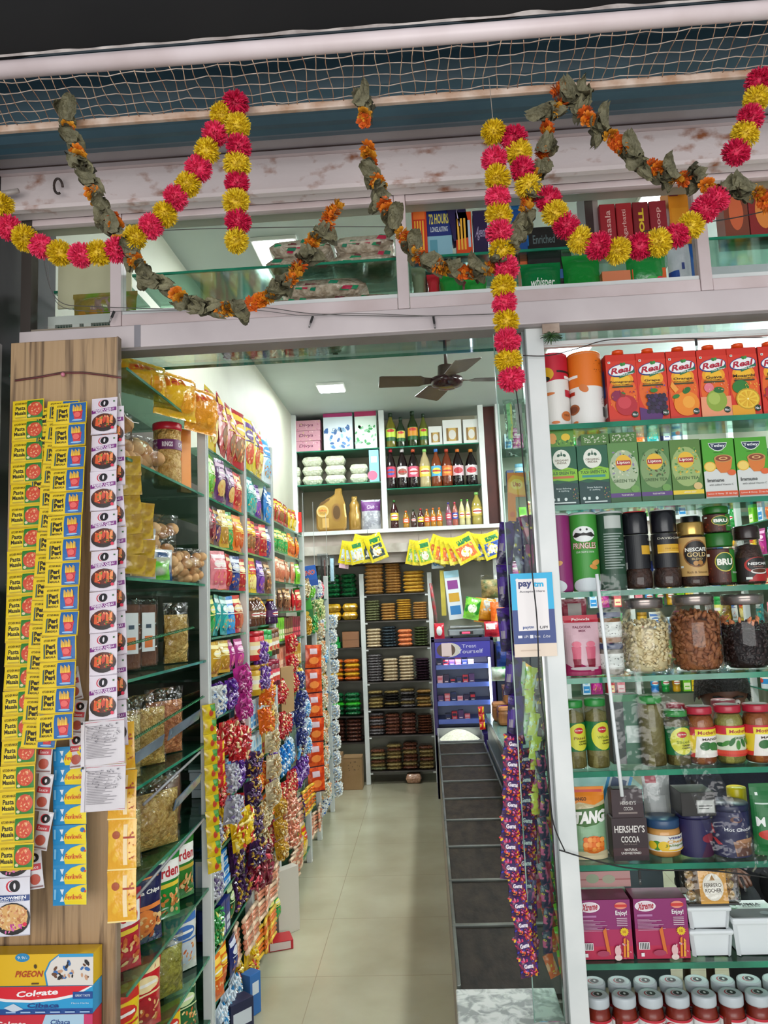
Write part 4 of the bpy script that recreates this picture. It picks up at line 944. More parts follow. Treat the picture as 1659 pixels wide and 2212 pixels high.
# ------------------------------------------------------------------ shelf seven: pink boxes, tubs, chocolates
Y7 = 2.118
def xtreme(w, h):
    f = [('r', 0, 0, 1, 1, '8E2A6A'), ('r', 0, 0, 1, .5, 'B02A5A'), ('r', 0, 0, 1, .22, 'BE2A4E'), ('e', .22, .88, .20, .09, 'F0E8EA'), ('e', .22, .88, .18, .075, 'E8D4DC'), ('t', 'Xtreme', .23, .885, .30, .12, 'B01C34', .2, .03, .1),
         ('e', .82, .90, .12, .06, 'E8907A'), ('r', .70, .875, .94, .92, 'D03A34'), ('t', 'Enjoy!', .82, .77, .22, .10, 'F4F0F0', 0, .02), ('r', .05, .71, .34, .745, 'B878A8')]
    f += [('r', .05, .66-.022*k, .28+.32*((k*37) % 10)/10, .668-.022*k, 'C8A0B8') for k in range(9)]
    f += [('r', .72, .69-.03*k, .92, .70-.03*k, 'E0C8D4') for k in range(5)]
    n = 14; cx, cy = .85, .47
    f += [('p', [(cx+(.09 if q % 2 else .065)*math.cos(PI*q/n), cy+(.09 if q % 2 else .065)*.88*math.sin(PI*q/n)) for q in range(2*n)], 'E8C41C'), ('t', '10', cx, cy, .06, .05, 'B03A2C', 0, .02)]
    f += [('r', .04, .17, .24, .29, 'F0ECEC')]+[('r', .06+.03*k, .18, .075+.03*k, .28, '2a2626') for k in range(6)]+[('r', .07, .06, .13, .12, 'F0ECEC'), ('p', [(.5, .10), (.56, .10), (.50, .55), (.44, .5)], 'D8702A'), ('p', [(.80, .05), (.84, .05), (.86, .38), (.82, .36)], 'E88A2A'), ('p', [(.86, .05), (.9, .05), (.92, .32), (.88, .36)], 'E8A83A'), ('e', .70, .16, .06, .09, 'E4B8B8'), ('e', .70, .05, .07, .05, 'E8D0C8'), ('e', .42, .12, .12, .05, 'A83A5A'), ('sp', .6, .02, .95, .3, 14, .02, ['E8C0C0', 'D8506A'], 3)]
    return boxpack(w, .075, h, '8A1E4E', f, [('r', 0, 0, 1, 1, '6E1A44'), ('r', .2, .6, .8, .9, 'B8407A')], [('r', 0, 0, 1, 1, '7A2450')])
for k, (x0, x1, yt, lb) in enumerate(((1256, 1369, 1945, 'magenta box with a yellow star, beside the white post'), (1377, 1492, 1942, 'magenta box with a yellow star, beside the white tubs'))):
    x, w, h = cabpos(x0, x1, yt, Y7, CZ[6]); setat(single(xtreme(w, h), 'straw_box'), x, Y7, CZ[6], lb, 'box', 'magenta boxes')
x, w, h = cabpos(1252, 1364, 1928, Y7+.09, CZ[6]); setat(single(boxpack(w, .05, h, '146A34', [('r', 0, .9, 1, 1, '1A7A3C'), ('r', .1, .93, .5, .97, 'C8C83A')]), 'food_box'), x, Y7+.085, CZ[6], 'green box behind the first magenta box', 'box')
x, w, h = cabpos(1425, 1500, 1930, Y7+.09, CZ[6]); setat(single(boxpack(w, .04, h, '5A3A34', []), 'food_box'), x, Y7+.09, CZ[6], 'brown box behind the second magenta box', 'box')
# pink cartons seen behind, under shelf six
for k in range(2):
    z = CZ[6]+.1465+.042*k
    o = single(boxpack(.145, .045, .040, 'C08A86', [('r', 0, 0, 1, 1, 'C49490'), ('r', 0, .45, 1, .52, 'A8605E'), ('e', .3, .55, .12, .3, '9AA88A'), ('e', .6, .5, .12, .28, 'A8A890')]), 'food_box')
    xx = uy(1300, 1890, 2.22).x; setat(o, xx, 2.205, z, ['pink carton lying on the green box, lower of two', 'pink carton lying on the green box, upper of two'][k], 'box')
def tub(w, d, h, lidc=None):
    t = bpy.data.objects.new('plastic_tub', None); C.objects.link(t); W = noisy('E6E9EA', 'D9DDDF', 3, .35)
    m = MB(); vs = []
    for (s, z) in ((.86, 0), (.96, h*.84)):
        for a, b in ((-1, -1), (1, -1), (1, 1), (-1, 1)):
            for q in ((0, 1), (1, 0)) if a*b < 0 else ((1, 0), (0, 1)):
                vs.append((a*(w/2*s-.008*q[0]), d/2+b*(d/2*s-.008*q[1]), z))
    m.add(vs, [(k, (k+1) % 8, 8+(k+1) % 8, 8+k) for k in range(8)]+[tuple(range(8))[::-1], tuple(range(8, 16))], W); m.build('tub_body', t)
    m = MB(); m.box(-w/2, w/2, 0, d, h*.80, h, W, .006)
    if lidc: m.art(lambda u, v, o: (u, v, h+o), w, d, lidc)
    m.build('lid', t); return t
x, w, h = cabpos(1494, 1592, 2012, Y7-.005, CZ[6])
setat(tub(w, .11, h), x, Y7-.004, CZ[6], 'white plastic tub, lower of the stacked pair', 'tub')
x2, w2, h2 = cabpos(1489, 1586, 1962, Y7-.005, CZ[6]+h+.001)
setat(tub(w2, .11, h2), x2, Y7-.004, CZ[6]+h+.001, 'white plastic tub stacked on another, under the gold chocolates', 'tub'); zt = CZ[6]+h+h2+.002
x3, w3, h3 = cabpos(1484, 1606, 1876, Y7, zt)
t = thing('chocolate_gift_box', None, None)
w3 *= .98
MB().box(-w3/2+.006, w3/2-.006, .004, .045, .001, .006, '1A1614').build('tray', t)
g = MB()
for cx_ in (-w3*.36, w3*.36):
    for q in range(3): g.ball((cx_, .024, .022+.025*q), .0125, noisy('D8A85A', 'E8D0A0', 90, .25, .6, metal=.6), 12, 8)
g.build('chocolates', t)
MB().box(-w3*.24, w3*.26, .001, .046, .006, h3-.01, col('B8862C', .3, .3)).art(lambda u, v, o: (u+.001, .001-o, v+.006), w3*.5, h3-.016, [('e', .5, .5, .38, .42, 'E8E2D4'), ('p', [(.5, .88), (.40, .70), (.60, .70)], 'A87A2C'), ('t', 'FERRERO', .5, .56, .62, .12, '3A2A1C', 0, .01), ('t', 'ROCHER', .5, .40, .58, .12, '3A2A1C', 0, .01)]).build('sleeve', t)
MB().box(-w3/2, w3/2, 0, .048, 0.0065, h3-.004, clear('FAFAFA', .04, .08, .4, 30), .006).build('clear_lid', t)
setat(t, x3, Y7, zt, 'clear box of gold wrapped chocolates with a round cream badge', 'box'); t.rotation_euler = (R(-8), 0, 0)
x, w, h = cabpos(1590, 1704, 1985, Y7-.005, CZ[6])
setat(tub(w, .12, h, [('r', .02, .5, .98, .98, 'D4DAD6'), ('r', .02, .02, .98, .5, '1C1A1E'), ('sp', .02, .5, .3, .95, 14, .05, ['4A7A4A'], 3), ('t', 'KIMIA', .60, .74, .42, .13, '2A2A2A', 0, .02), ('t', 'DATES', .60, .62, .34, .08, '2A2A2A'), ('e', .72, .24, .1, .1, '5A5A60')]), x, Y7-.004, CZ[6], 'white date tub with a black and white printed lid', 'tub')

# ------------------------------------------------------------------ bottom shelf: red sauce jars in two rows
SAU = noisy('8E2A14', '7A1E10', 9, .3)
def sauce(ang):
    w, h = .064, .128
    A = [('r', .05, 0, .95, 1, 'E8E6E4'), ('r', .05, .92, .95, 1, 'C8283A'), ('e', .5, .55, .12, .34, 'C8283A'), ('e', .515, .55, .11, .32, 'E8E6E4'), ('e', .53, .55, .10, .30, '191618'), ('e', .53, .55, .025, .10, 'E8E6E4'), ('r', .28, .2, .30, .9, 'C8C4C0')]
    la = [('e', .5, .5, .44, .44, 'C9CED2'), ('e', .48, .5, .24, .24, 'B8283A'), ('e', .52, .5, .22, .22, 'C9CED2'), ('e', .54, .5, .19, .19, '1C191C'), ('e', .54, .5, .05, .09, 'E8E6E4')]
    return jar('sauce_jar', w, h, [(.93, 0), (1, .04), (1, .62), (.86, .80), (.84, .82)], .80, SAU, A, .03, .58, 1.0, .92, col('C4CACE', .25), ang, lidart=la)
pj = [sauce(a) for a in (0, -.75, .6, 2.4)]; ZB = CZ[7]
for r_, (ys, lab) in enumerate(((2.136, 'front row'), (2.205, 'back row'))):
    for k in range(8):
        X = .39+.0675*k+.006*r_
        put(pj[(k*3+r_) % 4], 'red sauce jar, %s from the white post in the %s, bottom shelf' % (ORD[k], lab), 'jar', (X, ys, ZB+.001), group='red sauce jars on the bottom shelf')
# ================================================================== goods hung on the timber pier
def sachet_pasta():
    w, h = .088, .0605
    A = [('r', 0, 0, 1, 1, 'E2C21A'), ('r', 0, 0, 1, .08, 'C9A810'), ('t', 'KITCHEN MAGIC', .28, .83, .40, .10, '3A2A14', 0, .02), ('r', .10, .14, .44, .74, 'E9CF2E'), ('t', 'Pasta', .27, .60, .32, .20, '2A2014', 0, .03), ('t', 'Masala', .27, .36, .36, .18, '2A2014', 0, .03), ('r', .10, .12, .44, .18, 'B8A030'),
         ('r', .48, .10, .98, .94, '2E7A2A'), ('e', .74, .52, .23, .34, 'C9482A'), ('sp', .58, .26, .90, .78, 34, .035, ['E0885A', 'C8382A', 'D86A3A', 'E8B080'], 3), ('e', .56, .20, .05, .06, 'D8C8A0')]
    return pouch(w, h, .006, film('E2C21A', bump=.2), A, .004, 2, .0, 8, 6, wr=.0005).mesh('masala_sachet')
def sachet_peri():
    w, h = .088, .0605
    A = [('r', 0, 0, 1, 1, 'E2C21A'), ('r', 0, 0, 1, .07, 'B89A10'), ('t', 'KITCHEN MAGIC', .28, .86, .34, .09, '3A2A14', 0, .02), ('t', 'Peri', .30, .62, .26, .20, '241c12', 0, .05), ('t', 'Peri', .31, .40, .28, .20, '241c12', 0, .05), ('t', 'MASALA', .30, .20, .28, .09, '3A2A14', 0, .02), ('p', [(.10, .16), (.14, .16), (.15, .74), (.11, .70)], '3A5A5A'),
         ('r', .50, .06, .98, .96, '1F5FA0'), ('p', [(.60, .60), (.90, .60), (.86, .16), (.66, .16)], 'C8323A')]+[('p', [(.60+.035*k, .55), (.635+.035*k, .55), (.62+.035*k, .86-.05*(k % 3)), (.60+.035*k, .86-.05*(k % 3))], ['F0C040', 'E0A82C'][k % 2]) for k in range(8)]+[('e', .75, .38, .10, .12, 'E0605A'), ('e', .75, .14, .16, .04, '8AB4D8')]
    return pouch(w, h, .006, film('E2C21A', bump=.2), A, .004, 5, .0, 8, 6, wr=.0005).mesh('masala_sachet')
def sachet_chilli():
    w, h = .075, .113
    A = [('r', 0, 0, 1, 1, 'DCD2DA'), ('r', 0, 0, 1, .03, 'B8AEB8'), ('e', .44, .84, .17, .105, 'C8283A'), ('e', .47, .84, .155, .10, 'DCD2DA'), ('e', .52, .84, .16, .105, '1A171A'), ('e', .52, .84, .035, .06, 'E4DEE2'), ('p', [(.52, .90), (.49, .84), (.55, .84)], 'E4DEE2'),
         ('p', [(.02, .56), (.98, .62), (.98, .72), (.02, .66)], '7A2A7A'), ('t', 'PANEER CHILLI', .5, .655, .80, .055, 'F0E8F0', 0, .025, .06), ('t', 'MASALA MIX', .5, .605, .60, .04, 'F0E8F0', 0, .02, .06), ('r', .86, .86, .92, .90, '3A6A3A'),
         ('e', .52, .30, .47, .24, '2A201E'), ('e', .52, .34, .43, .19, '5A2A1A')]+[('p', [(.20+.14*k+.02*(k % 2), .22+.05*((k*7) % 3)), (.32+.14*k, .20+.05*((k*7) % 3)), (.36+.13*k, .42+.03*((k*5) % 3)), (.22+.14*k, .45)], ['D8582A', 'E87A44', 'C8402A', 'E06A38', 'F0905A'][k]) for k in range(5)]+[('sp', .18, .18, .88, .48, 22, .045, ['4A7A2A', 'D8402A', 'E8A070', '7A9A3A', 'C83A2A'], 3), ('e', .86, .14, .06, .04, 'D82C4A')]
    return pouch(w, h, .007, film('DCD2DA', bump=.2), A, .005, 7, .0, 8, 10, wr=.0008).mesh('chilli_sachet')
def sachet_back():
    w, h = .100, .098
    A = [('r', 0, 0, 1, 1, 'CFC9CB'), ('r', 0, .02, 1, .035, 'B8707A'), ('r', 0, .95, 1, .965, 'B8707A'), ('r', 0, 0, .09, 1, 'D8D2D4'), ('r', .085, 0, .1, 1, 'A8A2A6')]
    A += [('r', .14, .86-.035*k, .14+.74*(.5+.5*((k*31) % 7)/7), .872-.035*k, '8A8488') for k in range(21)]
    A += [('sp', .14, .5, .95, .9, 60, .018, ['6A666A', '9A949A'], 3), ('r', .02, .93, .07, .985, '1d1a1d')]
    return pouch(w, h, .006, film('CFC9CB', bump=.2), A, .005, 4, .0, 8, 8, wr=.0008).mesh('sachet_back')
def sachet_chow():
    w, h = .082, .128
    A = [('r', 0, 0, 1, 1, 'DAD8E0'), ('r', 0, 0, 1, .02, 'B4B0BA'), ('e', .48, .86, .17, .10, 'C8283A'), ('e', .52, .86, .155, .095, 'DAD8E0'), ('e', .57, .86, .16, .10, '1A171A'), ('e', .57, .86, .035, .055, 'E4DEE2'), ('p', [(0, .60), (1, .60), (1, .70), (0, .72)], '24407E'), ('t', 'CHOWMEIN', .5, .665, .82, .055, 'F0F0F4', 0, .03), ('t', 'HAKKA NOODLES', .5, .62, .70, .03, 'F0F0F4', 0, .01),
         ('e', .5, .30, .52, .28, '2A2624'), ('e', .5, .33, .46, .23, 'D8A868'), ('sp', .12, .14, .9, .52, 90, .05, ['E4BC84', 'C88A54', 'E8C898', 'B8744A', 'D89C6C'], 6), ('sp', .3, .08, .8, .2, 10, .06, ['B83A8A', 'D870A8'], 2), ('e', .88, .20, .06, .035, 'D82C4A')]
    return pouch(w, h, .007, film('DAD8E0', bump=.2), A, .005, 9, .0, 8, 12, wr=.0008).mesh('noodle_sachet')
def sachet_glue():
    w, h = .082, .0455
    A = [('r', 0, 0, 1, 1, '1E86BE'), ('r', .04, .3, .10, .8, '7AB8DC'), ('p', [(.22, .2), (.30, .5), (.22, .8), (.34, .8), (.29, .5), (.34, .2)], 'D8E0E4'), ('p', [(.36, .04), (1, .0), (1, 1), (.80, .96), (.55, .84), (.40, .6), (.34, .3)], 'E8CF1C'), ('t', 'Fevikwik', .64, .42, .50, .26, 'C8402A', 0, .02), ('e', .90, .74, .07, .12, '1E6AB0'), ('e', .96, .66, .03, .06, 'C8402A')]
    return pouch(w, h, .005, film('1E86BE', bump=.2), A, .003, 1, .0, 8, 6, wr=.0006).mesh('glue_sachet')
def sachet_small():
    w, h = .036, .085
    A = [('r', 0, 0, 1, 1, 'CFCBCE'), ('e', .5, .82, .32, .12, 'C8283A'), ('e', .56, .82, .30, .11, '1A171A'), ('e', .56, .82, .08, .05, 'E4DEE2'), ('r', .05, .50, .95, .66, 'B8303A'), ('t', 'Sauce', .5, .58, .6, .08, 'F0E8E8'), ('e', .5, .26, .36, .14, 'B05040', .5), ('r', .05, .04, .95, .08, '8A6A6A')]
    return pouch(w, h, .008, film('CFCBCE', bump=.2), A, .005, 6, .05, 6, 8, wr=.0012).mesh('sauce_sachet')
def plain_sachet(c, w, h, c2=None, seed=1, name='sachet', t=.008, art=None):
    return pouch(w, h, t, film(c, c2, 30), art or [], .005, seed, .03, 6, 8, wr=.0016).mesh(name)
def strip(me, part, label, cat, top, bot, n, h, width_dir=Vector((1, 0, 0)), group=None, jitter=.01, alt=None, scale0=1, scale1=1):
    """n sachets joined end to end, hanging from top to bot"""
    top, bot = Vector(top), Vector(bot)
    t = thing(part.replace('_sachet', '').replace('sachet_', '')+'_sachet_strip' if 'strip' not in part else part, label, cat, top, 0, group)
    d = (bot-top); L = d.length; dn = d.normalized()
    zz = -dn; xx = (width_dir-zz*width_dir.dot(zz)).normalized(); yy = zz.cross(xx)
    rr = random.Random(hash(label) % 999 if False else len(label)*7)
    pos = 0; k = 0
    sizes = [h*(scale0+(scale1-scale0)*i/max(1, n-1)) for i in range(n)]
    f = L/sum(sizes)
    for k in range(n):
        s = sizes[k]*f
        o = bpy.data.objects.new('sachet', alt[1] if (alt and k >= alt[0]) else me); C.objects.link(o); o.parent = t
        p = dn*(pos+s)
        hh = alt[2] if (alt and k >= alt[0]) else h
        sc_ = s/hh
        a = rr.uniform(-jitter, jitter)
        tl = rr.uniform(-.06, .06)
        m = Matrix((xx, yy, zz)).transposed().to_4x4()
        o.matrix_local = Matrix.Translation(p) @ m @ Matrix.Rotation(tl, 4, 'X') @ Matrix.Rotation(a*3, 4, 'Y') @ Matrix.Diagonal((sc_, 1, sc_*.995, 1))
        pos += s
    return t
MP, MPE, MCH, MBK, MCW, MGL, MSM = sachet_pasta(), sachet_peri(), sachet_chilli(), sachet_back(), sachet_chow(), sachet_glue(), sachet_small()
strip(MP, 'pasta_sachet', 'long strip of yellow pasta masala sachets hanging at the outer edge of the pier', 'sachet strip', uy(62, 864, 1.925), uy(33, 1880, 1.80), 20, .0605, scale1=1.0)
strip(MPE, 'peri_sachet', 'strip of yellow peri peri sachets partly hidden behind the front one', 'sachet strip', uy(138, 866, 1.915), uy(82, 1618, 1.815), 15, .0605, jitter=.015)
strip(MPE, 'peri_sachet', 'front strip of yellow and blue peri peri sachets with printed fries', 'sachet strip', uy(153, 870, 1.895), uy(118, 1600, 1.79), 14, .0605)
strip(MPE, 'peri_sachet', 'strip of yellow peri peri sachets showing only its rim at the left of the pair', 'sachet strip', uy(112, 880, 1.925), uy(66, 1612, 1.835), 14, .0605, jitter=.02)
strip(MCH, 'chilli_sachet', 'front strip of white and purple paneer chilli sachets, two turned to their backs', 'sachet strip', uy(224, 858, 1.915), uy(222, 1752, 1.80), 10, .113, alt=(8, MBK, .098), jitter=.006)
strip(MCH, 'chilli_sachet', 'strip of white and purple chilli sachets showing behind the front one', 'sachet strip', uy(240, 880, 1.935), uy(246, 1612, 1.87), 8, .113, jitter=.015)
strip(MCW, 'noodle_sachet', 'short strip of white and blue chowmein noodle sachets at the left edge', 'sachet strip', uy(30, 1772, 1.845), uy(28, 2022, 1.83), 2, .128)
strip(MSM, 'sauce_sachet', 'narrow strip of white and red sauce sachets beside the pasta strip', 'sachet strip', uy(98, 1590, 1.86), uy(80, 1920, 1.85), 4, .085, jitter=.05)
strip(MGL, 'glue_sachet', 'strip of blue and yellow glue sachets hanging low on the pier', 'sachet strip', uy(151, 1612, 1.885), uy(151, 1955, 1.875), 8, .0455, jitter=.004)
strip(MSM, 'sauce_sachet', 'narrow strip of white sauce sachets peeping out behind the paneer chilli strip', 'sachet strip', uy(166, 1440, 1.90), uy(166, 1660, 1.88), 3, .085, jitter=.06)
YB = plain_sachet('E3A414', .062, .10, 'E8B42C', 3, art=[('r', 0, 0, 1, .03, 'F0D890'), ('r', .55, .1, .70, .9, 'F0D8A8'), ('r', .55, .62, .95, .66, 'A8402A'), ('e', .3, .7, .14, .08, 'A8502A'), ('sp', .72, .2, .95, .8, 10, .04, ['B0502A'], 3)])
strip(YB, 'spice_sachet', 'strip of orange-yellow spice packets turned to their backs at the right edge of the pier', 'sachet strip', uy(262, 1560, 1.93), uy(264, 1992, 1.89), 4, .10)
# string tied across the pier and loose threads
cd = MB(); pts = [Vector(uy(x, y, 1.945)) for x, y in ((32, 823), (80, 816), (136, 806), (180, 806), (230, 812), (262, 817))]
cd.tube(pts, .0016, noisy('7A3A3E', '5a282c', 40, .8), 6); cd.tube([p+Vector((0, .001, .004)) for p in pts], .0012, noisy('6A4A46', '4a302c', 40, .8), 6)
kn = uy(136, 809, 1.94); cd.ball(kn, .006, 'C8788A', 8, 6)
tag(cd.build('twine'), 'dark red twine tied across the top of the timber pier', 'string')
cd = MB(); cd.tube([uy(x, y, 1.94) for x, y in ((258, 850), (262, 880), (272, 900), (288, 912), (300, 914))], .0013, 'D8D4CC', 6)
tag(cd.build('thread'), 'white thread dangling from the corner of the pier', 'string')
# stacked boxes at the foot of the pier
def lbox(w, d, h, body, art, x, y, z, label, rz=0):
    o = single(boxpack(w, d, h, body, art), 'toothpaste_box' if 'toothpaste' in label else 'soap_box'); setat(o, x, y, z, label, 'box', None, rz); return o
zb = [uy(100, 2192, 1.89).z, uy(100, 2132, 1.89).z, uy(100, 2064, 1.89).z]
xr = uy(201, 2130, 1.89).x; wB = .30; xc = xr-wB/2; h1 = zb[1]-zb[0]; h2 = zb[2]-zb[1]
A = [('r', 0, 0, 1, 1, '2A98CC'), ('r', 0, 0, 1, .20, '1F4A8E'), ('p', [(0, 1), (1, 1), (.86, .62), (.72, .50), (.5, .42), (.3, .46), (.1, .60), (0, .74)], 'E8E8EA'), ('p', [(0, 1), (.98, 1), (.84, .70), (.70, .58), (.5, .52), (.3, .56), (.1, .70), (0, .82)], 'D8202E'), ('t', 'Colgate', .55, .74, .34, .28, 'F4F0F0', .15, .03, .06), ('t', 'Cibaca', .60, .32, .26, .16, '1E3A7E', .2, .03), ('t', 'SUPREME', .62, .225, .18, .07, '2A6AA8', .1), ('p', [(.28, .25), (.36, .1), (.44, .2), (.36, .4)], 'C8D4E0'), ('r', .84, .55, 1, .80, '1F4A8E'), ('t', 'GREAT TASTE', .92, .67, .12, .08, 'E8F0F4'), ('t', 'Micro Herbs', .90, .40, .14, .05, 'D8E8F0')]+[('r', .3+.12*k, .07, .38+.12*k, .12, '9AB8DC') for k in range(6)]
lbox(wB, .05, h1, '2A98CC', A, xc, 1.89, zb[0], 'red and blue toothpaste box in the stack at the foot of the pier')
A = [('r', 0, 0, 1, 1, 'E2B41A'), ('e', .42, .9, .06, .14, '2A86B8'), ('t', '9.9/-', .42, .90, .08, .09, 'F0F0F0'), ('p', [(.62, 0), (.60, .4), (.64, .75), (.72, 1), (1, 1), (1, 0)], '2A86B8'), ('p', [(.635, 0), (.615, .4), (.655, .75), (.735, 1), (1, 1), (1, 0)], 'DDD6CE'), ('t', 'PIGEON', .48, .38, .22, .20, 'B0401C', .25, .03), ('r', .72, .9, 1, 1, '3A9ACA'), ('sp', .68, .2, .98, .75, 26, .022, ['6A4632', '3A6AA8', 'C89A7A', '2a2626'], 4), ('r', .50, .05, .56, .10, '5a4020'), ('e', .53, .62, .012, .07, '4a3a1c', .3)]
lbox(wB, .05, h2, 'E2B41A', A, xc, 1.892, zb[1]+.001, 'yellow soap box with a printed group of people on top of the stack')
h0 = .055
A = [('r', 0, 0, 1, 1, 'C8283A'), ('p', [(.55, 0), (.62, 1), (.95, 1), (.95, 0)], 'A8C8DC'), ('t', 'Cibaca', .74, .7, .16, .2, '1E3A7E', .2, .02), ('r', .74, .2, .9, .5, 'E4E8EA'), ('t', 'Colgate', .34, .6, .25, .3, 'F0E4E4', .15, .03), ('r', .93, .3, 1, 1, 'C83A6A')]
lbox(wB, .05, h0, 'C8283A', A, xc, 1.89, zb[0]-h0-.001, 'red and white toothpaste box under the blue toothpaste box')
for k in range(9):
    hk = .055; z = zb[0]-h0-.002-(k+1)*(hk+.001)
    if z < .03: break
    lbox(wB, .05, hk, ['3A7AB8', 'C8A83A', 'B8344A'][k % 3], [('r', 0, .1, .6, .9, ['D8E0E4', 'B8402A', 'E0D8D0'][k % 3])], xc, 1.89, z, '%s box below the red and white one in the pier stack' % ORD[k])
zlow = zb[0]-h0-.002-(k)*(hk+.001)
tag(MB().box(xc-wB/2, xc+wB/2, 1.885, 1.945, 0, max(.02, zlow-.003), 'B09A7A').build('carton'), 'plain brown carton carrying the stack of boxes at the pier foot', 'carton')

# ================================================================== garlands
def pompom(c, c2, seed):
    m = MB(); rr = random.Random(seed); r = .0262
    mt = noisy(c, c2, 120, .6); m.ball((0, 0, 0), r*.72, mt, 10, 7)
    m2 = noisy(c2, c, 90, .5)
    for k in range(620):
        z = rr.uniform(-1, 1); a = rr.uniform(0, 2*PI); q = math.sqrt(1-z*z)
        d = Vector((q*math.cos(a), q*math.sin(a), z*.92)); t = d.cross(Vector((rr.uniform(-1, 1), rr.uniform(-1, 1), rr.uniform(-1, 1)))).normalized()
        b = d*r*.62; L = r*rr.uniform(.98, 1.16); wd = .0013
        e = d*L+t.cross(d)*rr.uniform(-.003, .003)+Vector((0, 0, -.001))
        mid = d*r*.86+t*wd*1.3; mid2 = d*r*.86-t*wd*1.3
        m.add([b-t*wd*.5, b+t*wd*.5, mid, e+t*wd*.5, e-t*wd*.5, mid2], [(0, 1, 2, 5), (5, 2, 3, 4)], mt if k % 3 else m2)
    return m.mesh('pompom')
PK = [pompom('D81E50', 'B80E3C', 3), pompom('D02048', 'E83A68', 8)]; YL = [pompom('DDBE14', 'C8A208', 4), pompom('E2C628', 'CDAA10', 9)]
YG = 1.515
def garland(name, label, pts, tie=None):
    t = thing(name, label, 'garland', (0, 0, 0))
    P = [Vector(uy(x, y, YG+.004*math.sin(i*2.1))) for i, (x, y, c) in enumerate(pts)]
    t.location = P[0]
    st = MB(); s0 = [Vector(uy(*q)) for q in (tie or [])]
    st.tube([p-P[0] for p in s0+P], .0007, 'A89888', 4); st.build('string', t)
    for i, (x, y, c) in enumerate(pts):
        o = bpy.data.objects.new('pompom', (PK if c == 'p' else YL)[i % 2]); C.objects.link(o); o.parent = t
        o.location = P[i]-P[0]; o.rotation_euler = (i*.7, i*1.3, i*2.1)
        k = rnd.uniform(.98, 1.08)
        d = (P[min(i+1, len(P)-1)]-P[max(i-1, 0)]).length/2/.052 if len(P) > 1 else 1
        o.scale = (k, k, k)
    return t
garland('pompom_garland', 'pink and yellow pompom swag rising from the left edge to the mesh', [(2, 442, 'y'), (20, 492, 'p'), (54, 516, 'y'), (90, 532, 'p'), (130, 547, 'y'), (176, 552, 'p'), (213, 547, 'y'), (251, 540, 'p'), (293, 513, 'y'), (325, 489, 'p'), (357, 463, 'y'), (379, 427, 'p'), (405, 398, 'y'), (428, 365, 'p'), (447, 326, 'y'), (464, 290, 'p'), (478, 250, 'y')])
garland('pompom_garland', 'straight pink and yellow pompom tail hanging left of the middle', [(508, 224, 'p'), (513, 273, 'y'), (515, 318, 'p'), (512, 355, 'y'), (512, 396, 'p'), (510, 437, 'y'), (514, 479, 'p'), (510, 520, 'y')], [(500, 150, 1.50)])
garland('pompom_garland', 'long pink and yellow pompom tail hanging in front of the glass panel', [(1067, 285, 'y'), (1068, 345, 'p'), (1074, 386, 'y'), (1076, 427, 'p'), (1077, 465, 'y'), (1079, 503, 'p'), (1084, 543, 'y'), (1092, 580, 'p'), (1088, 620, 'y'), (1089, 656, 'p'), (1093, 696, 'y'), (1095, 738, 'p'), (1098, 778, 'y'), (1104, 818, 'p')], [(1056, 165, 1.50)])
garland('pompom_garland', 'pink and yellow pompom swag in front of the right upper windows', [(1110, 298, 'p'), (1120, 330, 'y'), (1128, 367, 'p'), (1142, 402, 'y'), (1184, 432, 'p'), (1199, 461, 'y'), (1222, 488, 'p'), (1252, 518, 'y'), (1293, 532, 'p'), (1333, 542, 'y'), (1382, 532, 'p'), (1421, 524, 'y'), (1461, 509, 'p'), (1492, 488, 'y'), (1524, 452, 'p'), (1546, 432, 'p')])
garland('pompom_garland', 'short pink and yellow pompom tail at the upper right corner', [(1640, 175, 'p'), (1634, 214, 'y'), (1620, 256, 'p'), (1610, 290, 'y'), (1590, 330, 'p')], [(1652, 100, 1.50)])
def leafb(seed):
    m = MB(); rr = random.Random(seed); mats = [noisy('757055', '5A563E', 40, .7, .5), noisy('858060', '676248', 40, .7, .5), noisy('5C5840', '444030', 40, .7, .5)]
    for q in range(6):
        L = rr.uniform(.046, .062); Wd = rr.uniform(.022, .034); a = rr.uniform(-.7, .7)+(PI if q % 2 else 0); cur = rr.uniform(1.6, 3.4)*rr.choice((-1, 1)); y0 = (q-2)*.006; ph = rr.uniform(0, 3)
        vs = []; nu, nv = 6, 7
        for j in range(nv+1):
            for i in range(nu+1):
                u = i/nu-.5; v = j/nv
                wd = Wd*(math.sin(PI*min(.96, v*.86+.1)))**.55
                th = cur*(v-.3); x = wd*u; 
                rad = L/abs(cur)
                z = rad*math.sin(th)*(1 if cur > 0 else -1)*(1 if cur > 0 else 1); y = rad*(1-math.cos(th))*(1 if q % 2 else -1)
                y += .006*math.sin(u*9+ph+v*3)+.006*noise.noise(Vector((u*4, v*4, q+seed))); x += .005*noise.noise(Vector((u*3, v*5, q*2+seed)))
                X = x*math.cos(a)-z*math.sin(a); Z = x*math.sin(a)+z*math.cos(a)
                vs.append((X, y+y0, Z))
        m.add(vs, [(j*(nu+1)+i, j*(nu+1)+i+1, (j+1)*(nu+1)+i+1, (j+1)*(nu+1)+i) for j in range(nv) for i in range(nu)], mats[q % 3], True)
    return m.mesh('leaf_bundle')
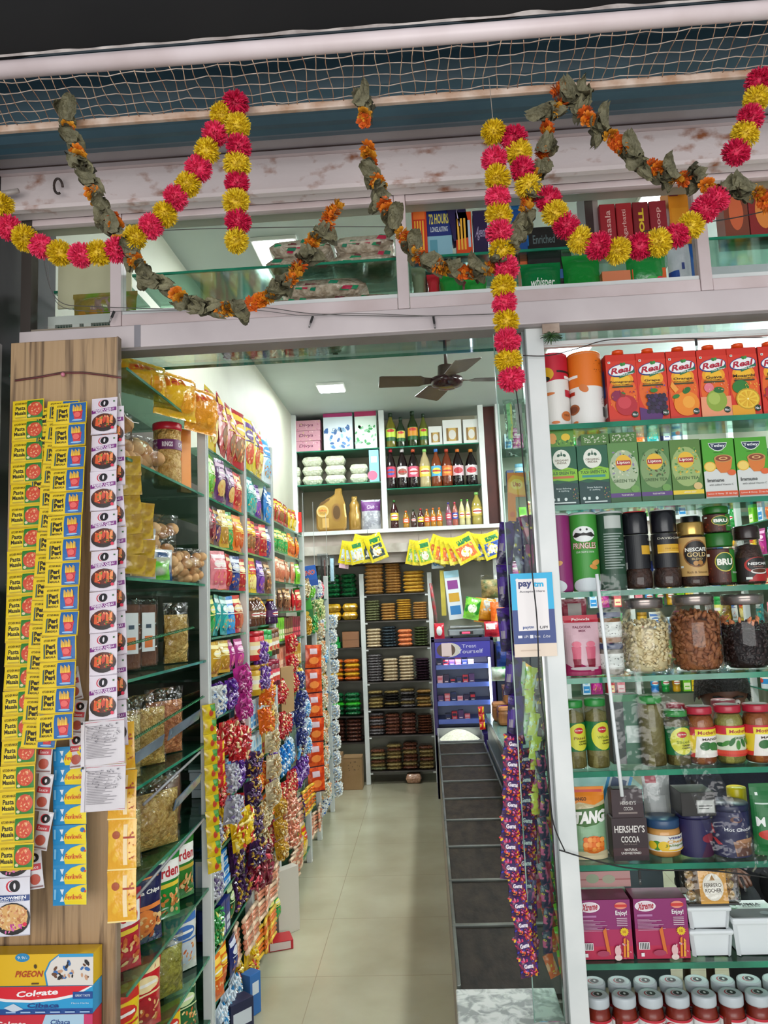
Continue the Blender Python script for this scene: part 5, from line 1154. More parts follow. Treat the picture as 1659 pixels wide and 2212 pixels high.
def mari(c, c2, seed):
    m = MB(); rr = random.Random(seed); mt = noisy(c, c2, 80, .6); m2 = noisy(c2, c, 80, .6)
    for k in range(90):
        z = rr.uniform(-1, 1); a = rr.uniform(0, 2*PI); q = math.sqrt(1-z*z); d = Vector((q*math.cos(a), q*math.sin(a), z))
        t = d.cross(Vector((.3, .5, .8))).normalized(); b = d*.004; e = d*rr.uniform(.012, .0165)+Vector((0, 0, -.002)); wd = .0030
        m.add([b-t*.001, b+t*.001, e*.8+t*wd, e+t*wd*.5, e-t*wd*.5, e*.8-t*wd], [(0, 1, 2, 5), (5, 2, 3, 4)], mt if k % 2 else m2, False)
    return m.mesh('marigold')
LB = [leafb(i) for i in (2, 5, 11)]; MG = [mari('E0841A', 'C86410', 2), mari('D89A2A', 'C07E14', 5), mari('D8641A', 'B84A10', 7)]
def lgarland(label, pts):
    t = thing('leaf_garland', label, 'garland'); P = [Vector(uy(x, y, YG+.006+.004*math.sin(i))) for i, (x, y, c) in enumerate(pts)]; t.location = P[0]
    st = MB(); st.tube([p-P[0] for p in P], .0006, 'A09078', 4); st.build('string', t)
    for i, (x, y, c) in enumerate(pts):
        nm = 'leaf_bundle' if c == 'l' else 'marigold'
        n = 1
        if c == 'm': n = 2
        for q in range(n):
            o = bpy.data.objects.new(nm, LB[i % 3] if c == 'l' else MG[(i+q) % 3]); C.objects.link(o); o.parent = t
            d = P[min(i+1, len(P)-1)]-P[max(i-1, 0)]; ang = math.atan2(d.x, -d.z)
            o.location = P[i]-P[0]+(d.normalized()*(.007*(q*2-1)) if c == 'm' else Vector()); o.rotation_euler = (rnd.uniform(-.4, .4), -ang+rnd.uniform(-.4, .4), rnd.uniform(-.6, .6))
            o.scale = (1.02,)*3 if c == 'l' else (1.15,)*3
    return t
lgarland('withered leaf and marigold swag hanging across the left upper windows', [(145, 245, 'l'), (148, 280, 'm'), (155, 300, 'l'), (168, 331, 'm'), (180, 362, 'l'), (196, 396, 'l'), (200, 420, 'm'), (220, 448, 'l'), (246, 477, 'm'), (250, 500, 'l'), (260, 525, 'm'), (279, 543, 'l'), (292, 563, 'm'), (312, 590, 'l'), (345, 612, 'l'), (385, 640, 'm'), (413, 655, 'l'), (450, 665, 'l'), (484, 670, 'm'), (513, 665, 'l'), (550, 655, 'm'), (572, 645, 'm'), (595, 625, 'l'), (612, 612, 'l'), (632, 600, 'm'), (642, 580, 'm'), (665, 552, 'l'), (675, 525, 'm'), (697, 502, 'l'), (708, 478, 'm'), (722, 454, 'm')])
lgarland('withered leaf and marigold swag from the middle to the right upper windows', [(795, 325, 'm'), (798, 345, 'm'), (800, 370, 'l'), (816, 395, 'm'), (822, 420, 'l'), (833, 447, 'm'), (850, 478, 'l'), (872, 510, 'm'), (885, 525, 'm'), (895, 538, 'l'), (906, 552, 'm'), (930, 566, 'l'), (952, 578, 'm'), (980, 578, 'l'), (1005, 588, 'm'), (1032, 582, 'l'), (1060, 578, 'm'), (1078, 560, 'l'), (1092, 545, 'm'), (1102, 530, 'l'), (1120, 505, 'l'), (1130, 480, 'l'), (1138, 440, 'm'), (1150, 412, 'l'), (1150, 385, 'm'), (1168, 365, 'l'), (1172, 337, 'm'), (1180, 312, 'l'), (1182, 284, 'm')])
lgarland('withered leaf and marigold swag at the upper right', [(1184, 240, 'l'), (1205, 232, 'm'), (1210, 192, 'm'), (1238, 212, 'l'), (1262, 208, 'l'), (1267, 250, 'm'), (1298, 274, 'l'), (1322, 298, 'm'), (1338, 314, 'm'), (1368, 330, 'l'), (1388, 358, 'l'), (1414, 362, 'm'), (1445, 376, 'l'), (1468, 386, 'm'), (1500, 380, 'l'), (1530, 405, 'm'), (1542, 418, 'm'), (1580, 402, 'l'), (1608, 408, 'l'), (1640, 418, 'm'), (1656, 440, 'm')])
lgarland('short piece of leaf and marigold garland hanging alone from the mesh', [(787, 222, 'l'), (786, 252, 'm')])
# cables and small bulb sockets
def cable(label, pts, r=.0016, c='23201F', name='cable', cat='cable'):
    m = MB(); P = [Vector(uy(*p)) for p in pts]; q = []
    for i in range(len(P)-1):
        p0, p1, p2, p3 = P[max(i-1, 0)], P[i], P[i+1], P[min(i+2, len(P)-1)]
        for k in range(6):
            t = k/6; q.append(.5*((2*p1)+(-p0+p2)*t+(2*p0-5*p1+4*p2-p3)*t*t+(-p0+3*p1-3*p2+p3)*t**3))
    q.append(P[-1]); m.tube(q, r, c, 6); return tag(m.build(name), label, cat)
cable('thin grey cable running along the lintel beam from the left window', [(95, 560, 2.0), (108, 620, 2.01), (135, 655, 2.015), (200, 662, 2.015), (400, 668, 2.015), (560, 664, 2.015), (680, 678, 2.015), (870, 683, 2.015), (1010, 680, 2.015), (1070, 678, 2.015)], .0012, '5A5654')
cable('second thin grey cable on the lintel beam, just below the first', [(102, 560, 2.0), (112, 630, 2.01), (150, 668, 2.015), (300, 672, 2.015), (520, 668, 2.015), (660, 682, 2.012), (760, 677, 2.012), (940, 683, 2.012)], .0010, '6A6664')
cable('black cable hanging down in front of the payment sign and glass panel', [(1113, 830, 2.0), (1122, 900, 2.0), (1130, 1000, 2.0), (1142, 1120, 2.0), (1150, 1240, 2.0), (1160, 1340, 2.0), (1166, 1480, 2.0), (1178, 1580, 2.0), (1186, 1700, 2.0), (1196, 1780, 2.0), (1220, 1838, 2.0)], .0018, '141212')
cable('black cable sagging across the lower display cabinet', [(1208, 1836, 2.03), (1260, 1852, 2.03), (1340, 1872, 2.03), (1420, 1880, 2.03), (1520, 1880, 2.03), (1600, 1888, 2.03), (1659, 1896, 2.03)], .0018, '141212')
cable('dark cable strung across the tops of the juice cartons', [(1130, 768, 2.03), (1185, 768, 2.03), (1250, 752, 2.03), (1310, 735, 2.03), (1400, 733, 2.03), (1500, 731, 2.03), (1659, 729, 2.03)], .0014, '2A1E1C')
cable('dark cable slanting down from the right pompom swag', [(1390, 500, 1.9), (1460, 488, 1.9), (1540, 478, 1.9), (1600, 468, 1.9), (1670, 452, 1.9)], .0014, '1c1a1a')
cable('grey cable passing behind the left swag in front of the window', [(250, 512, 2.01), (330, 500, 2.01), (420, 495, 2.01), (560, 492, 2.01), (700, 490, 2.01), (850, 490, 2.01)], .0012, '4A4644')
BB = MB(); BB.box(-.003, .003, -.003, .003, -.020, 0, '141212', .001); BB.lathe([(.0025, -.034), (.003, -.020)], clear('DADADA', .1), 8); bb = BB.build('bulb_socket')
for x, y, ang, lb in ((676, 683, .35, 'tiny black bulb socket on the lintel beam right of the leaf swag'), (936, 684, -.1, 'tiny black bulb socket on the lintel beam above the fan'), (1381, 1880, 0, 'tiny black bulb socket hanging from the cable above the magenta boxes'), (1503, 731, 0, 'tiny black bulb socket hanging over the last full juice carton'), (1600, 1895, -.3, 'tiny black bulb socket hanging right of the gold chocolates'), (247, 672, .4, 'tiny black bulb socket at the corner of the left window'), (490, 262, 0, 'tiny black bulb socket beside the middle pompom tail')):
    p = uy(x, y, 2.015); put(bb, lb, 'bulb', p, rot=(0, ang, 0), group='bulb sockets on the cables')
# lever hook on the girder and chilli-green bunch at the cabinet corner
hk = MB(); p = uy(128, 405, 1.95); hk.tube([p+Vector((.010*math.cos(a), -.01*math.sin(a*.5), .022*math.sin(a))) for a in [k*PI/9 for k in range(16)]], .0035, noisy('2A211E', '4a3a34', 20, .5), 8)
tag(hk.build('iron_hook'), 'dark iron ring hook on the rusty girder above the left window', 'hook')
lv = MB(); lv.tube([uy(x, y, 1.93) for x, y in ((-14, 420), (10, 418), (40, 412))], [.009, .008, .007], noisy('CFC7C2', 'A89C96', 10, .4), 10)
tag(lv.build('lever_handle'), 'short pale lever handle sticking in at the left edge', 'handle')
g = MB(); p0 = Vector(uy(1190, 728, 2.02)); rr = random.Random(5)
for k in range(60):
    a = rr.uniform(0, 2*PI); L = rr.uniform(.015, .032); e = p0+Vector((L*math.cos(a), -abs(rr.uniform(0, .008)), L*.6*math.sin(a)-.004)); g.tube([p0+Vector((0, 0, .004)), (p0+e)/2+Vector((0, -.004, .003)), e], [.0016, .0013, .0006], ['2A4A22', '1E3418', '3A5A2A'][k % 3], 4)
tag(g.build('green_sprig'), 'dark green dried sprig tied at the top of the cabinet post', 'sprig')
g = MB(); p = Vector(uy(1190, 712, 2.03)); g.box(p.x-.024, p.x+.022, 2.022, 2.028, p.z-.012, p.z+.014, noisy('C8B4A4', '9a8474', 12, .6)); tag(g.build('lock_plate'), 'pale metal plate screwed where the beam meets the cabinet post', 'plate')
g = MB(); p = Vector(uy(1193, 778, 2.045)); 
# ================================================================== goods inside the shop: shape kit
def rect(x0, x1, yt, yb, Y):
    xm = (x0+x1)/2; ym = (yt+yb)/2
    a = uy(x0, ym, Y); b = uy(x1, ym, Y); t = uy(xm, yt, Y); c = uy(xm, yb, Y)
    return (a.x+b.x)/2, b.x-a.x, c.z, t.z-c.z
WARM = ['E8B070', 'D8843A', 'F0D090', 'C8602A']
def packet(c1, c2, c3, w=.096, h=.135, t=.035, seed=1, sp=None, n=14):
    A = [('r', .04, .80, .96, .92, c2), ('e', .5, .66, .36, .10, c2), ('r', .2, .64, .8, .68, 'F0ECE4'), ('e', .5, .30, .38, .20, c3), ('sp', .16, .10, .86, .46, n, .06, sp or WARM, seed), ('r', .1, .52, .9, .545, c2)]
    return pouch(w, h, t, film(c1), A, seed=seed, nx=8, ny=10, nv=10) if False else pouch(w, h, t, film(c1), A, .012, seed, .05, 8, 10)
def candybag(cs, w=.11, h=.12, t=.05, seed=1):
    """bag bulging with wrapped sweets"""
    m = MB(); rr = random.Random(seed); mats = [film(c, bump=.5) for c in cs]
    for k in range(62):
        u = rr.uniform(-.5, .5)*w*.86; v = rr.uniform(.06, .92)*h; a = rr.uniform(0, PI); L = rr.uniform(.011, .018)
        e = t/2*max(.12, (1-(2*u/w)**4)*math.sin(PI*v/h)**.5)
        y = -e+rr.uniform(0, .006); du = L*math.cos(a); dv = L*math.sin(a); wd = L*.42
        p = [(u-du, y, v-dv), (u-dv*.42*.9, y-.006, v+du*.42*.9), (u+du, y, v+dv), (u+dv*.42*.9, y-.005, v-du*.42*.9), (u, y-.010, v), (u, y+.006, v)]
        m.add(p, [(0, 3, 4), (3, 2, 4), (2, 1, 4), (1, 0, 4), (0, 1, 5), (1, 2, 5), (2, 3, 5), (3, 0, 5)], mats[k % len(mats)])
    m.grid(lambda u, v, o: (u, .002, v), -w*.46, w*.46, .004, h*.94, 1, 1, mats[0])
    return m
def wafers(c, c2, w=.10, h=.12, seed=1, n=7):
    """stack of biscuit rolls with wrappers, ends toward the aisle"""
    m = MB(); rr = random.Random(seed)
    for k in range(n):
        z = h*(k+.5)/n; r = h/n*.46
        m.tube([(-w*.48, rr.uniform(-.004, .002), z), (w*.48, rr.uniform(-.004, .002), z+rr.uniform(-.002, .002))], r, film(c if k % 3 else c2), 6)
        m.add([(-w*.5, -.012, z-r), (-w*.40, -.012, z-r*.8), (-w*.40, -.012, z+r*.8), (-w*.5, -.012, z+r)], [(0, 1, 2, 3)], film(c2))
    return m
def bigjar(c, lid, lab, w=.085, h=.135):
    m = MB(); r = w/2; m.lathe([(r*.94, 0), (r, .004), (r, h*.8), (r*.9, h*.84)], noisy(c, c, 5, .3), 20)
    m.lathe([(r*.96, h*.84), (r*.98, h*.85), (r*.98, h*.98), (r*.9, h)], col(lid, .3), 20)
    wrapcyl(m, r, h*.2, h*.45, [('r', .05, 0, .95, 1, lab), ('r', .3, .4, .7, .7, 'F0E8DC'), ('e', .5, .25, .08, .2, 'C8402A')]); return m
def bottle(r, h, liq, cap, lab=None, glass=None, neck=.30, fill=.72, lab2='F0ECE4'):
    m = MB(); b = noisy(liq, liq, 4, .12, coat=.5) if not glass else glass
    m.lathe([(r*.86, 0), (r, .006), (r*.98, h*.16), (r*.92, h*.22), (r, h*.30), (r, h*.52), (r*.96, h*.60), (r*.70, h*.74), (r*.34, h*.86), (r*.30, h*.93)], b, 18)
    m.lathe([(r*.36, h*.92), (r*.37, h*.985), (r*.30, h)], col(cap, .3), 14)
    if lab: wrapcyl(m, r*1.0, h*.27, h*.27, [('r', .02, 0, .98, 1, lab), ('e', .5, .5, .14, .3, lab2), ('r', .36, .42, .64, .58, 'B8302A')])
    return m
PKC = {
 'yellow': ('E6C21C', 'C8281C', 'F4E08A'), 'orange': ('E8741C', 'F0C43A', 'D85A14'), 'red': ('C81C26', 'F0D8A0', 'A81420'), 'maroon': ('6E1428', 'D84A5A', '8E1E3A'), 'purple': ('5A2A8E', 'D8C0E8', '7A3AA8'),
 'navy': ('1E2A6E', 'D8DCE8', '2A3E8E'), 'blue': ('1E7AC8', 'E8F0F4', '3A9AD8'), 'teal': ('1A9A9A', 'D8ECE8', '2AB0A8'), 'green': ('1E8A3A', 'E8E07A', '2AA04A'), 'dark green': ('12502A', 'C8D8A0', '1A6A34'),
 'lime': ('7AC82A', 'F0F0C8', '5AA81C'), 'pink': ('E88A94', 'F0D8D8', 'E06A7A'), 'magenta': ('A81E7A', 'E8B0D0', 'C83A94'), 'white': ('DCDCD6', '3A6AB0', 'C8D4E0'), 'cream': ('D8CBA8', 'A8783A', 'C8B07A'),
 'gold': ('C8981C', 'F0E0A0', 'A8780C'), 'brown': ('5A3220', 'C8A070', '7A4A2A'), 'violet': ('3A1A4A', 'B8902A', '5A2A6A'), 'silver': ('A8A8B0', '6A5A8A', 'C8C8D0'), 'white and blue': ('D8E4EC', '2A8AC8', '8AC0E0'),
 'salmon': ('D88A6A', 'F0D0B0', 'C86A4A'), 'yellow and purple': ('E2C81E', '5A2A7E', 'D8482A'), 'purple striped': ('5E2466', 'D8B8D0', 'D8B060'), 'red and brown': ('B81E2A', 'E8C020', '8A5A2A')}
PROTO = {}
def proto(kind, c):
    k = (kind, c)
    if k in PROTO: return PROTO[k]
    a = PKC[c]; sd = len(PROTO)+1
    if kind == 'pack': o = packet(*a, seed=sd).build('snack_packet')
    elif kind == 'tall': o = packet(*a, w=.13, h=.20, t=.05, seed=sd, n=24).build('snack_packet')
    elif kind == 'big': o = packet(*a, w=.19, h=.26, t=.08, seed=sd, n=30).build('snack_packet')
    elif kind == 'sweets': o = candybag([a[0], a[1], a[2], a[0]], seed=sd).build('sweets_bag')
    elif kind == 'rolls': o = wafers(a[0], a[1], seed=sd).build('biscuit_rolls')
    elif kind == 'box': o = boxpack(.062, .09, .10, a[0], [('r', .08, .1, .92, .5, a[1]), ('e', .5, .72, .3, .14, a[2]), ('r', .2, .25, .8, .32, a[0])], [('r', .1, .2, .9, .8, a[2])]).build('food_box')
    elif kind == 'slab': o = boxpack(.10, .14, .030, a[0], [('r', .05, .2, .95, .8, a[1]), ('r', .3, .35, .7, .65, a[2])]).build('flat_box')
    elif kind == 'jar': o = bigjar(a[0], a[2], a[1]).build('food_jar')
    elif kind == 'bottle': o = bottle(.033, .14, a[0], a[1], a[2]).build('sauce_bottle')
    elif kind == 'pouchlet': o = packet(*a, w=.07, h=.10, t=.028, seed=sd, n=8).build('sachet_pouch')
    PROTO[k] = o
    return o
KN = {'pack': 'snack packet', 'tall': 'tall snack packet', 'big': 'large crisp bag', 'sweets': 'bag of wrapped sweets', 'rolls': 'stack of biscuit rolls', 'box': 'small box', 'slab': 'flat box', 'jar': 'jar', 'bottle': 'bottle', 'pouchlet': 'small pouch'}
CT = {'pack': 'snack packet', 'tall': 'snack packet', 'big': 'snack packet', 'sweets': 'sweets', 'rolls': 'biscuits', 'box': 'box', 'slab': 'box', 'jar': 'jar', 'bottle': 'bottle', 'pouchlet': 'pouch'}
KW = {'pack': .098, 'tall': .132, 'big': .19, 'sweets': .112, 'rolls': .104, 'box': .066, 'slab': .104, 'jar': .088, 'bottle': .07, 'pouchlet': .073}
KD = {'pack': .035, 'tall': .05, 'big': .08, 'sweets': .05, 'rolls': .02, 'box': .09, 'slab': .14, 'jar': .085, 'bottle': .066, 'pouchlet': .028}
KH = {'pack': .135, 'tall': .20, 'big': .26, 'sweets': .12, 'rolls': .12, 'box': .10, 'slab': .03, 'jar': .135, 'bottle': .14, 'pouchlet': .10}
BN = {1: 'nearest bay', 2: 'second bay', 3: 'third bay', 4: 'fourth bay', 5: 'last bay'}
def fill(bay, si, spec, room=None):
    """spec: list of (kind, colour, how many) running away from the street along one shelf"""
    zs = ZF[bay]; z = zs[si]; gap = room or ((zs[si-1]-z-.012) if si else .3)
    y0, y1 = BAYS[bay]; y = y0+.004; n = 0
    tot = sum(KW[k]*q for k, c, q in spec); f = min(1.0, (y1-y0-.008)/tot)
    reps = max(1, int((y1-y0-.008)/(tot*f))) if tot*f < (y1-y0)*.6 else 1
    for rr_ in range(reps):
        for k, c, q in spec:
            for i in range(q):
                src = proto(k, c); n += 1
                s = min(1.28, (gap-.006)/KH[k])*rnd.uniform(.93, 1.0)
                if k == 'slab': s = 1.0
                yc = y+KW[k]*f/2
                dx = rnd.uniform(-.006, .024)
                xo = XL+.002+dx if k in ('pack', 'tall', 'pouchlet', 'big', 'sweets', 'rolls') else XL-.005
                if k in ('pack', 'tall', 'pouchlet', 'big', 'sweets'): xo -= .02
                lb = '%s %s, number %d along the %s shelf down, %s' % (c, KN[k], n, ORD[si], BN[bay])
                lb = '%s %s, %s along the %s shelf of the %s' % (c, KN[k], ORD[n-1], ORD[si], BN[bay])
                put(src, lb, CT[k], (xo, yc, z+.002), rot=(rnd.uniform(-.10, .03)*(k not in ('slab', 'box', 'jar', 'bottle')), rnd.uniform(-.05, .05)*(k not in ('slab', 'box', 'jar', 'bottle')), PI/2+rnd.uniform(-.28, .12)*(k != 'slab' and k != 'box')), scale=(f*.97, 1, s), group='%ss on the left shelving' % KN[k].replace('stack of ', '').replace('bag of ', ''))
                if k == 'slab' and gap > .075:
                    for lv_ in range(1, int((gap-.01)/.033)):
                        put(src, '%s flat box, %s up in its pile, %s along %s shelf, %s' % (c, ORD[lv_], ORD[n-1], ORD[si], BN[bay]), 'box', (xo-.004*lv_, yc, z+.002+.0315*lv_), rot=(0, 0, PI/2), scale=(f*.97, 1, 1), group='flat boxes on the left shelving')
                y += KW[k]*f
S1 = [[('tall', 'yellow', 1), ('tall', 'red and brown', 3)], [('pack', 'lime', 1), ('pack', 'purple striped', 3), ('pack', 'red', 1), ('pack', 'orange', 1)], [('pack', 'maroon', 1), ('pack', 'violet', 1), ('pack', 'gold', 1), ('pack', 'green', 1), ('pack', 'orange', 2)],
      [('pack', 'pink', 2), ('pack', 'orange', 1), ('pack', 'red', 1), ('pack', 'navy', 1), ('pack', 'red', 1)], [('pack', 'green', 1), ('pack', 'teal', 2), ('pack', 'blue', 1), ('pack', 'red', 1), ('pack', 'salmon', 1)], [('pack', 'gold', 3), ('pack', 'magenta', 2), ('pouchlet', 'brown', 1)],
      [('sweets', 'white', 1), ('sweets', 'purple', 2), ('sweets', 'magenta', 2)], [('sweets', 'red', 3), ('sweets', 'maroon', 1), ('pack', 'pink', 1)], [('sweets', 'red', 1), ('sweets', 'orange', 1), ('slab', 'white and blue', 1), ('sweets', 'purple', 2)],
      [('sweets', 'silver', 1), ('sweets', 'yellow', 2), ('slab', 'blue', 1), ('slab', 'red', 1)], [('sweets', 'silver', 1), ('box', 'white', 1), ('slab', 'blue', 1), ('sweets', 'violet', 3)], [('sweets', 'green', 1), ('box', 'navy', 2), ('pack', 'dark green', 1), ('sweets', 'violet', 2)],
      [('pack', 'orange', 2), ('pack', 'navy', 1), ('rolls', 'salmon', 3)], [('sweets', 'white and blue', 3), ('sweets', 'yellow', 2)]]
S2 = [[('tall', 'yellow and purple', 2), ('tall', 'yellow', 1), ('tall', 'white and blue', 1)], [('pack', 'teal', 3), ('pack', 'purple', 1), ('pack', 'blue', 2)], [('pack', 'red and brown', 2), ('pack', 'maroon', 1), ('pack', 'red', 1), ('pack', 'navy', 1), ('pack', 'purple', 1)],
      [('pack', 'yellow', 2), ('pack', 'purple', 2), ('pack', 'brown', 2)], [('bottle', 'brown', 4), ('pack', 'orange', 2), ('bottle', 'violet', 2)], [('jar', 'red', 2), ('jar', 'green', 2), ('jar', 'brown', 2)], [('jar', 'gold', 3), ('jar', 'maroon', 3)], [('box', 'white and blue', 5), ('box', 'blue', 3)],
      [('box', 'white and blue', 4), ('box', 'yellow', 2), ('sweets', 'silver', 2)], [('sweets', 'orange', 3), ('sweets', 'purple', 2)], [('sweets', 'cream', 3), ('sweets', 'orange', 2)], [('sweets', 'cream', 4), ('sweets', 'red', 2)], [('rolls', 'salmon', 4), ('sweets', 'cream', 1)], [('rolls', 'orange', 3), ('pack', 'green', 2)]]
S3 = [[('pouchlet', 'red and brown', 6), ('pouchlet', 'yellow', 4)], [('pouchlet', 'green', 5), ('pouchlet', 'orange', 6)], [('pouchlet', 'salmon', 8), ('pouchlet', 'lime', 4)], [('pouchlet', 'brown', 6), ('pouchlet', 'red', 5)], [('box', 'lime', 4), ('box', 'brown', 4), ('box', 'maroon', 4)], [('box', 'salmon', 7), ('box', 'gold', 5)],
      [('sweets', 'red', 4), ('sweets', 'yellow', 3)], [('sweets', 'red', 3), ('sweets', 'navy', 5)], [('sweets', 'blue', 3), ('sweets', 'white and blue', 2), ('sweets', 'violet', 3)], [('sweets', 'red', 4), ('sweets', 'purple', 4)], [('rolls', 'salmon', 5), ('sweets', 'violet', 1), ('rolls', 'orange', 3)], [('rolls', 'salmon', 6), ('pack', 'yellow', 2)]]
S4 = [[('sweets', 'cream', 2), ('sweets', 'lime', 2)], [('sweets', 'gold', 2), ('sweets', 'green', 2)], [('sweets', 'orange', 2), ('sweets', 'cream', 2)], [('sweets', 'dark green', 3), ('sweets', 'cream', 2)], [('sweets', 'gold', 2), ('sweets', 'yellow', 2)], [('rolls', 'salmon', 5)], [('rolls', 'salmon', 5)]]
S5 = [[('sweets', 'white', 2), ('sweets', 'pink', 2)], [('sweets', 'white', 3), ('sweets', 'lime', 1)], [('sweets', 'white', 2), ('sweets', 'white and blue', 2)], [('sweets', 'white', 4)], [('sweets', 'cream', 4)], [('sweets', 'white', 4)], [('sweets', 'white', 4)]]
for b, S in ((1, S1), (2, S2), (3, S3), (4, S4), (5, S5)):
    for si, sp_ in enumerate(S): fill(b, si, sp_, room=(.145 if b >= 4 else None))

# ------------------------------------------------------------------ first bay, beside the pier
def clearbag(w, h, t, inner, seed=1, lumps=None, tie=False):
    """see-through bag: contents and film"""
    o = bpy.data.objects.new('snack_bag', None); C.objects.link(o)
    if lumps:
        m = MB(); rr = random.Random(seed); n, r, mats = lumps
        for k in range(n):
            u = rr.uniform(-.42, .42)*w; v = rr.uniform(.12, .80)*h
            m.ball((u, rr.uniform(-.3, .3)*t, v), r*rr.uniform(.85, 1.15), mats[k % len(mats)], 10, 7, sz=.85)
        m.build('contents', o)
    else: pouch(w*.92, h*.80, t*.9, inner, (), .006, seed, .02, 10, 12, wr=.004, ty=.35).build('contents', o)
    pouch(w, h, t*1.12, BAG, (), .012, seed+3, .08, 10, 14, wr=.006, ty=.45).build('film', o)
    return o
BUN = [noisy('D8AC78', 'C08A54', 9, .75), noisy('E2BC8C', 'CC9A64', 9, .75)]
NOOD = noisy('D9B868', 'B88E3A', 70, .5, 1.0, 3, .4, .6, bscale=90); NOODP = noisy('DCC88A', 'BFA660', 70, .5, 1.0, 3, .4, .6, bscale=90); NOODO = noisy('D8905A', 'B8683A', 60, .5, 1.0, 3, .4, .6, bscale=80); RUSK = noisy('7A4A2E', '5A3220', 12, .6, .3)
def pbay(px, py, X, z):
    p = ux(px, py, X); return p.y
def stand(o, label, cat, y, z, x=-.86, rz=R(50), rx=0, group=None):
    o.location = (x, y, z+.003); o.rotation_euler = (rx, 0, rz); return tag(o, label, cat, group)
Z0 = ZF[0]
YEL = PKC['yellow']
for k, (x, y, z, w_, h_, rz, lb) in enumerate(((-.93, 2.12, 0, .17, .10, 60, 'small yellow bag nearest the pier on the top glass shelf'), (-.86, 2.29, .0, .18, .115, 60, 'yellow bag with a red mark, second from the pier on the top shelf'),
        (-.81, 2.45, -.03, .19, .15, 62, 'big yellow bag slumping over the edge of the top shelf'), (-.775, 2.62, -.045, .17, .16, 66, 'orange-yellow bag hanging over the top shelf corner by the white post'))):
    o = pouch(w_, h_, .09, film(['F2B81A', 'F0B41A', 'F4BC1C', 'EE9A1C'][k], ['EC9E14', 'F6C42A', 'EEA81A', 'F0A82A'][k], 6, bump=.6), [('p', [(.1, .6), (.6, .72), (.6, .88), (.1, .78)], 'E87A1C'), ('r', .2, .70, .45, .76, 'C8281C'), ('e', .65, .35, .2, .22, 'F0A01C')], .012, 30+k, .06, 14, 14, wr=.010).build('snack_packet')
    stand(o, lb, 'snack packet', y, Z0[0]+z, x, R(rz), 0, 'yellow bags on the top shelf')
# shelf 2: bun bags and a big tub
stand(clearbag(.17, .17, .10, None, 3, (26, .027, BUN)), 'clear bag of round buns nearest the pier, second shelf', 'bag of buns', 2.12, Z0[1], -.90, R(60))
stand(clearbag(.20, .15, .12, None, 6, (26, .028, BUN)), 'clear bag of buns beside the tall red-lidded tub', 'bag of buns', 2.36, Z0[1], -.92, R(60))
t = bpy.data.objects.new('snack_tub', None); C.objects.link(t)
MB().lathe([(.043, 0), (.047, .008), (.046, .09), (.043, .10), (.046, .11), (.046, .195)], noisy('D8B26A', 'B8883E', 60, .4, .8, bscale=70), 26).build('contents', t)
MB().lathe([(.047, .195), (.049, .20), (.049, .218), (.045, .221)], col('B81E30', .3), 26).build('lid', t)
m = MB(); wrapcyl(m, .0475, .125, .035, [('r', 0, 0, 1, 1, '6A1E5A'), ('t', 'RINGS', .42, .5, .12, .5, 'E8DCE4', 0, .04), ('t', 'CHEESE', .62, .5, .14, .5, 'E8DCE4', 0, .04)], -.2); m.build('label', t)
stand(t, 'tall tub of ring snacks with a red lid and purple label', 'tub', 2.53, Z0[1], -.865, R(60))
o = boxpack(.05, .02, .23, 'E8821C', [('r', .1, .1, .9, .9, 'EC8E26')]).build('snack_packet'); stand(o, 'upright orange pack squeezed beside the first white post', 'snack packet', 2.655, Z0[1], -.84, R(60))
# shelf 3
stand(clearbag(.27, .23, .12, None, 9, (70, .024, BUN)), 'large clear bag of small round buns on the third shelf', 'bag of buns', 2.46, Z0[2], -.92, R(55))
stand(clearbag(.17, .12, .07, None, 12, (34, .019, BUN)), 'clear bag of small buns at the shelf edge by the white post', 'bag of buns', 2.60, Z0[2]-.0, -.83, R(66))
o = pouch(.11, .15, .05, film('C8CCD0'), [('r', .1, .62, .9, .9, 'D8A8B8'), ('r', .1, .1, .9, .5, 'B83A6A'), ('r', .2, .7, .7, .8, 'E8E4E8')], .012, 41, .05).build('snack_packet'); stand(o, 'silver and pink packet leaning in front of the bun bag', 'snack packet', 2.20, Z0[2], -.845, R(35))
o = pouch(.11, .07, .05, film('6ACA3A', 'C8CCB8', 8), [], .01, 42, .05).build('snack_packet'); stand(o, 'crumpled lime green packet at the edge of the third shelf', 'snack packet', 2.29, Z0[2], -.83, R(45))
o = pouch(.10, .10, .04, film('24487A', 'C8CCD0', 9), [], .01, 43, .05).build('snack_packet'); stand(o, 'blue and clear packet between the lime packet and the buns', 'snack packet', 2.37, Z0[2], -.835, R(62))
GS = plain_sachet('C8A41C', .055, .042, 'A8820C', 5, t=.012)
strip(GS, 'gold_sachet', 'strip of shiny gold sachets hanging just right of the pier', 'sachet strip', ux(276, 985, -.80), ux(285, 1240, -.80), 6, .042, Vector((.8, .5, 0)), jitter=.05)
strip(GS, 'gold_sachet', 'second strip of shiny gold sachets hanging in front of the third shelf', 'sachet strip', ux(303, 1085, -.79), ux(308, 1245, -.79), 4, .042, Vector((.8, .5, 0)), jitter=.05)
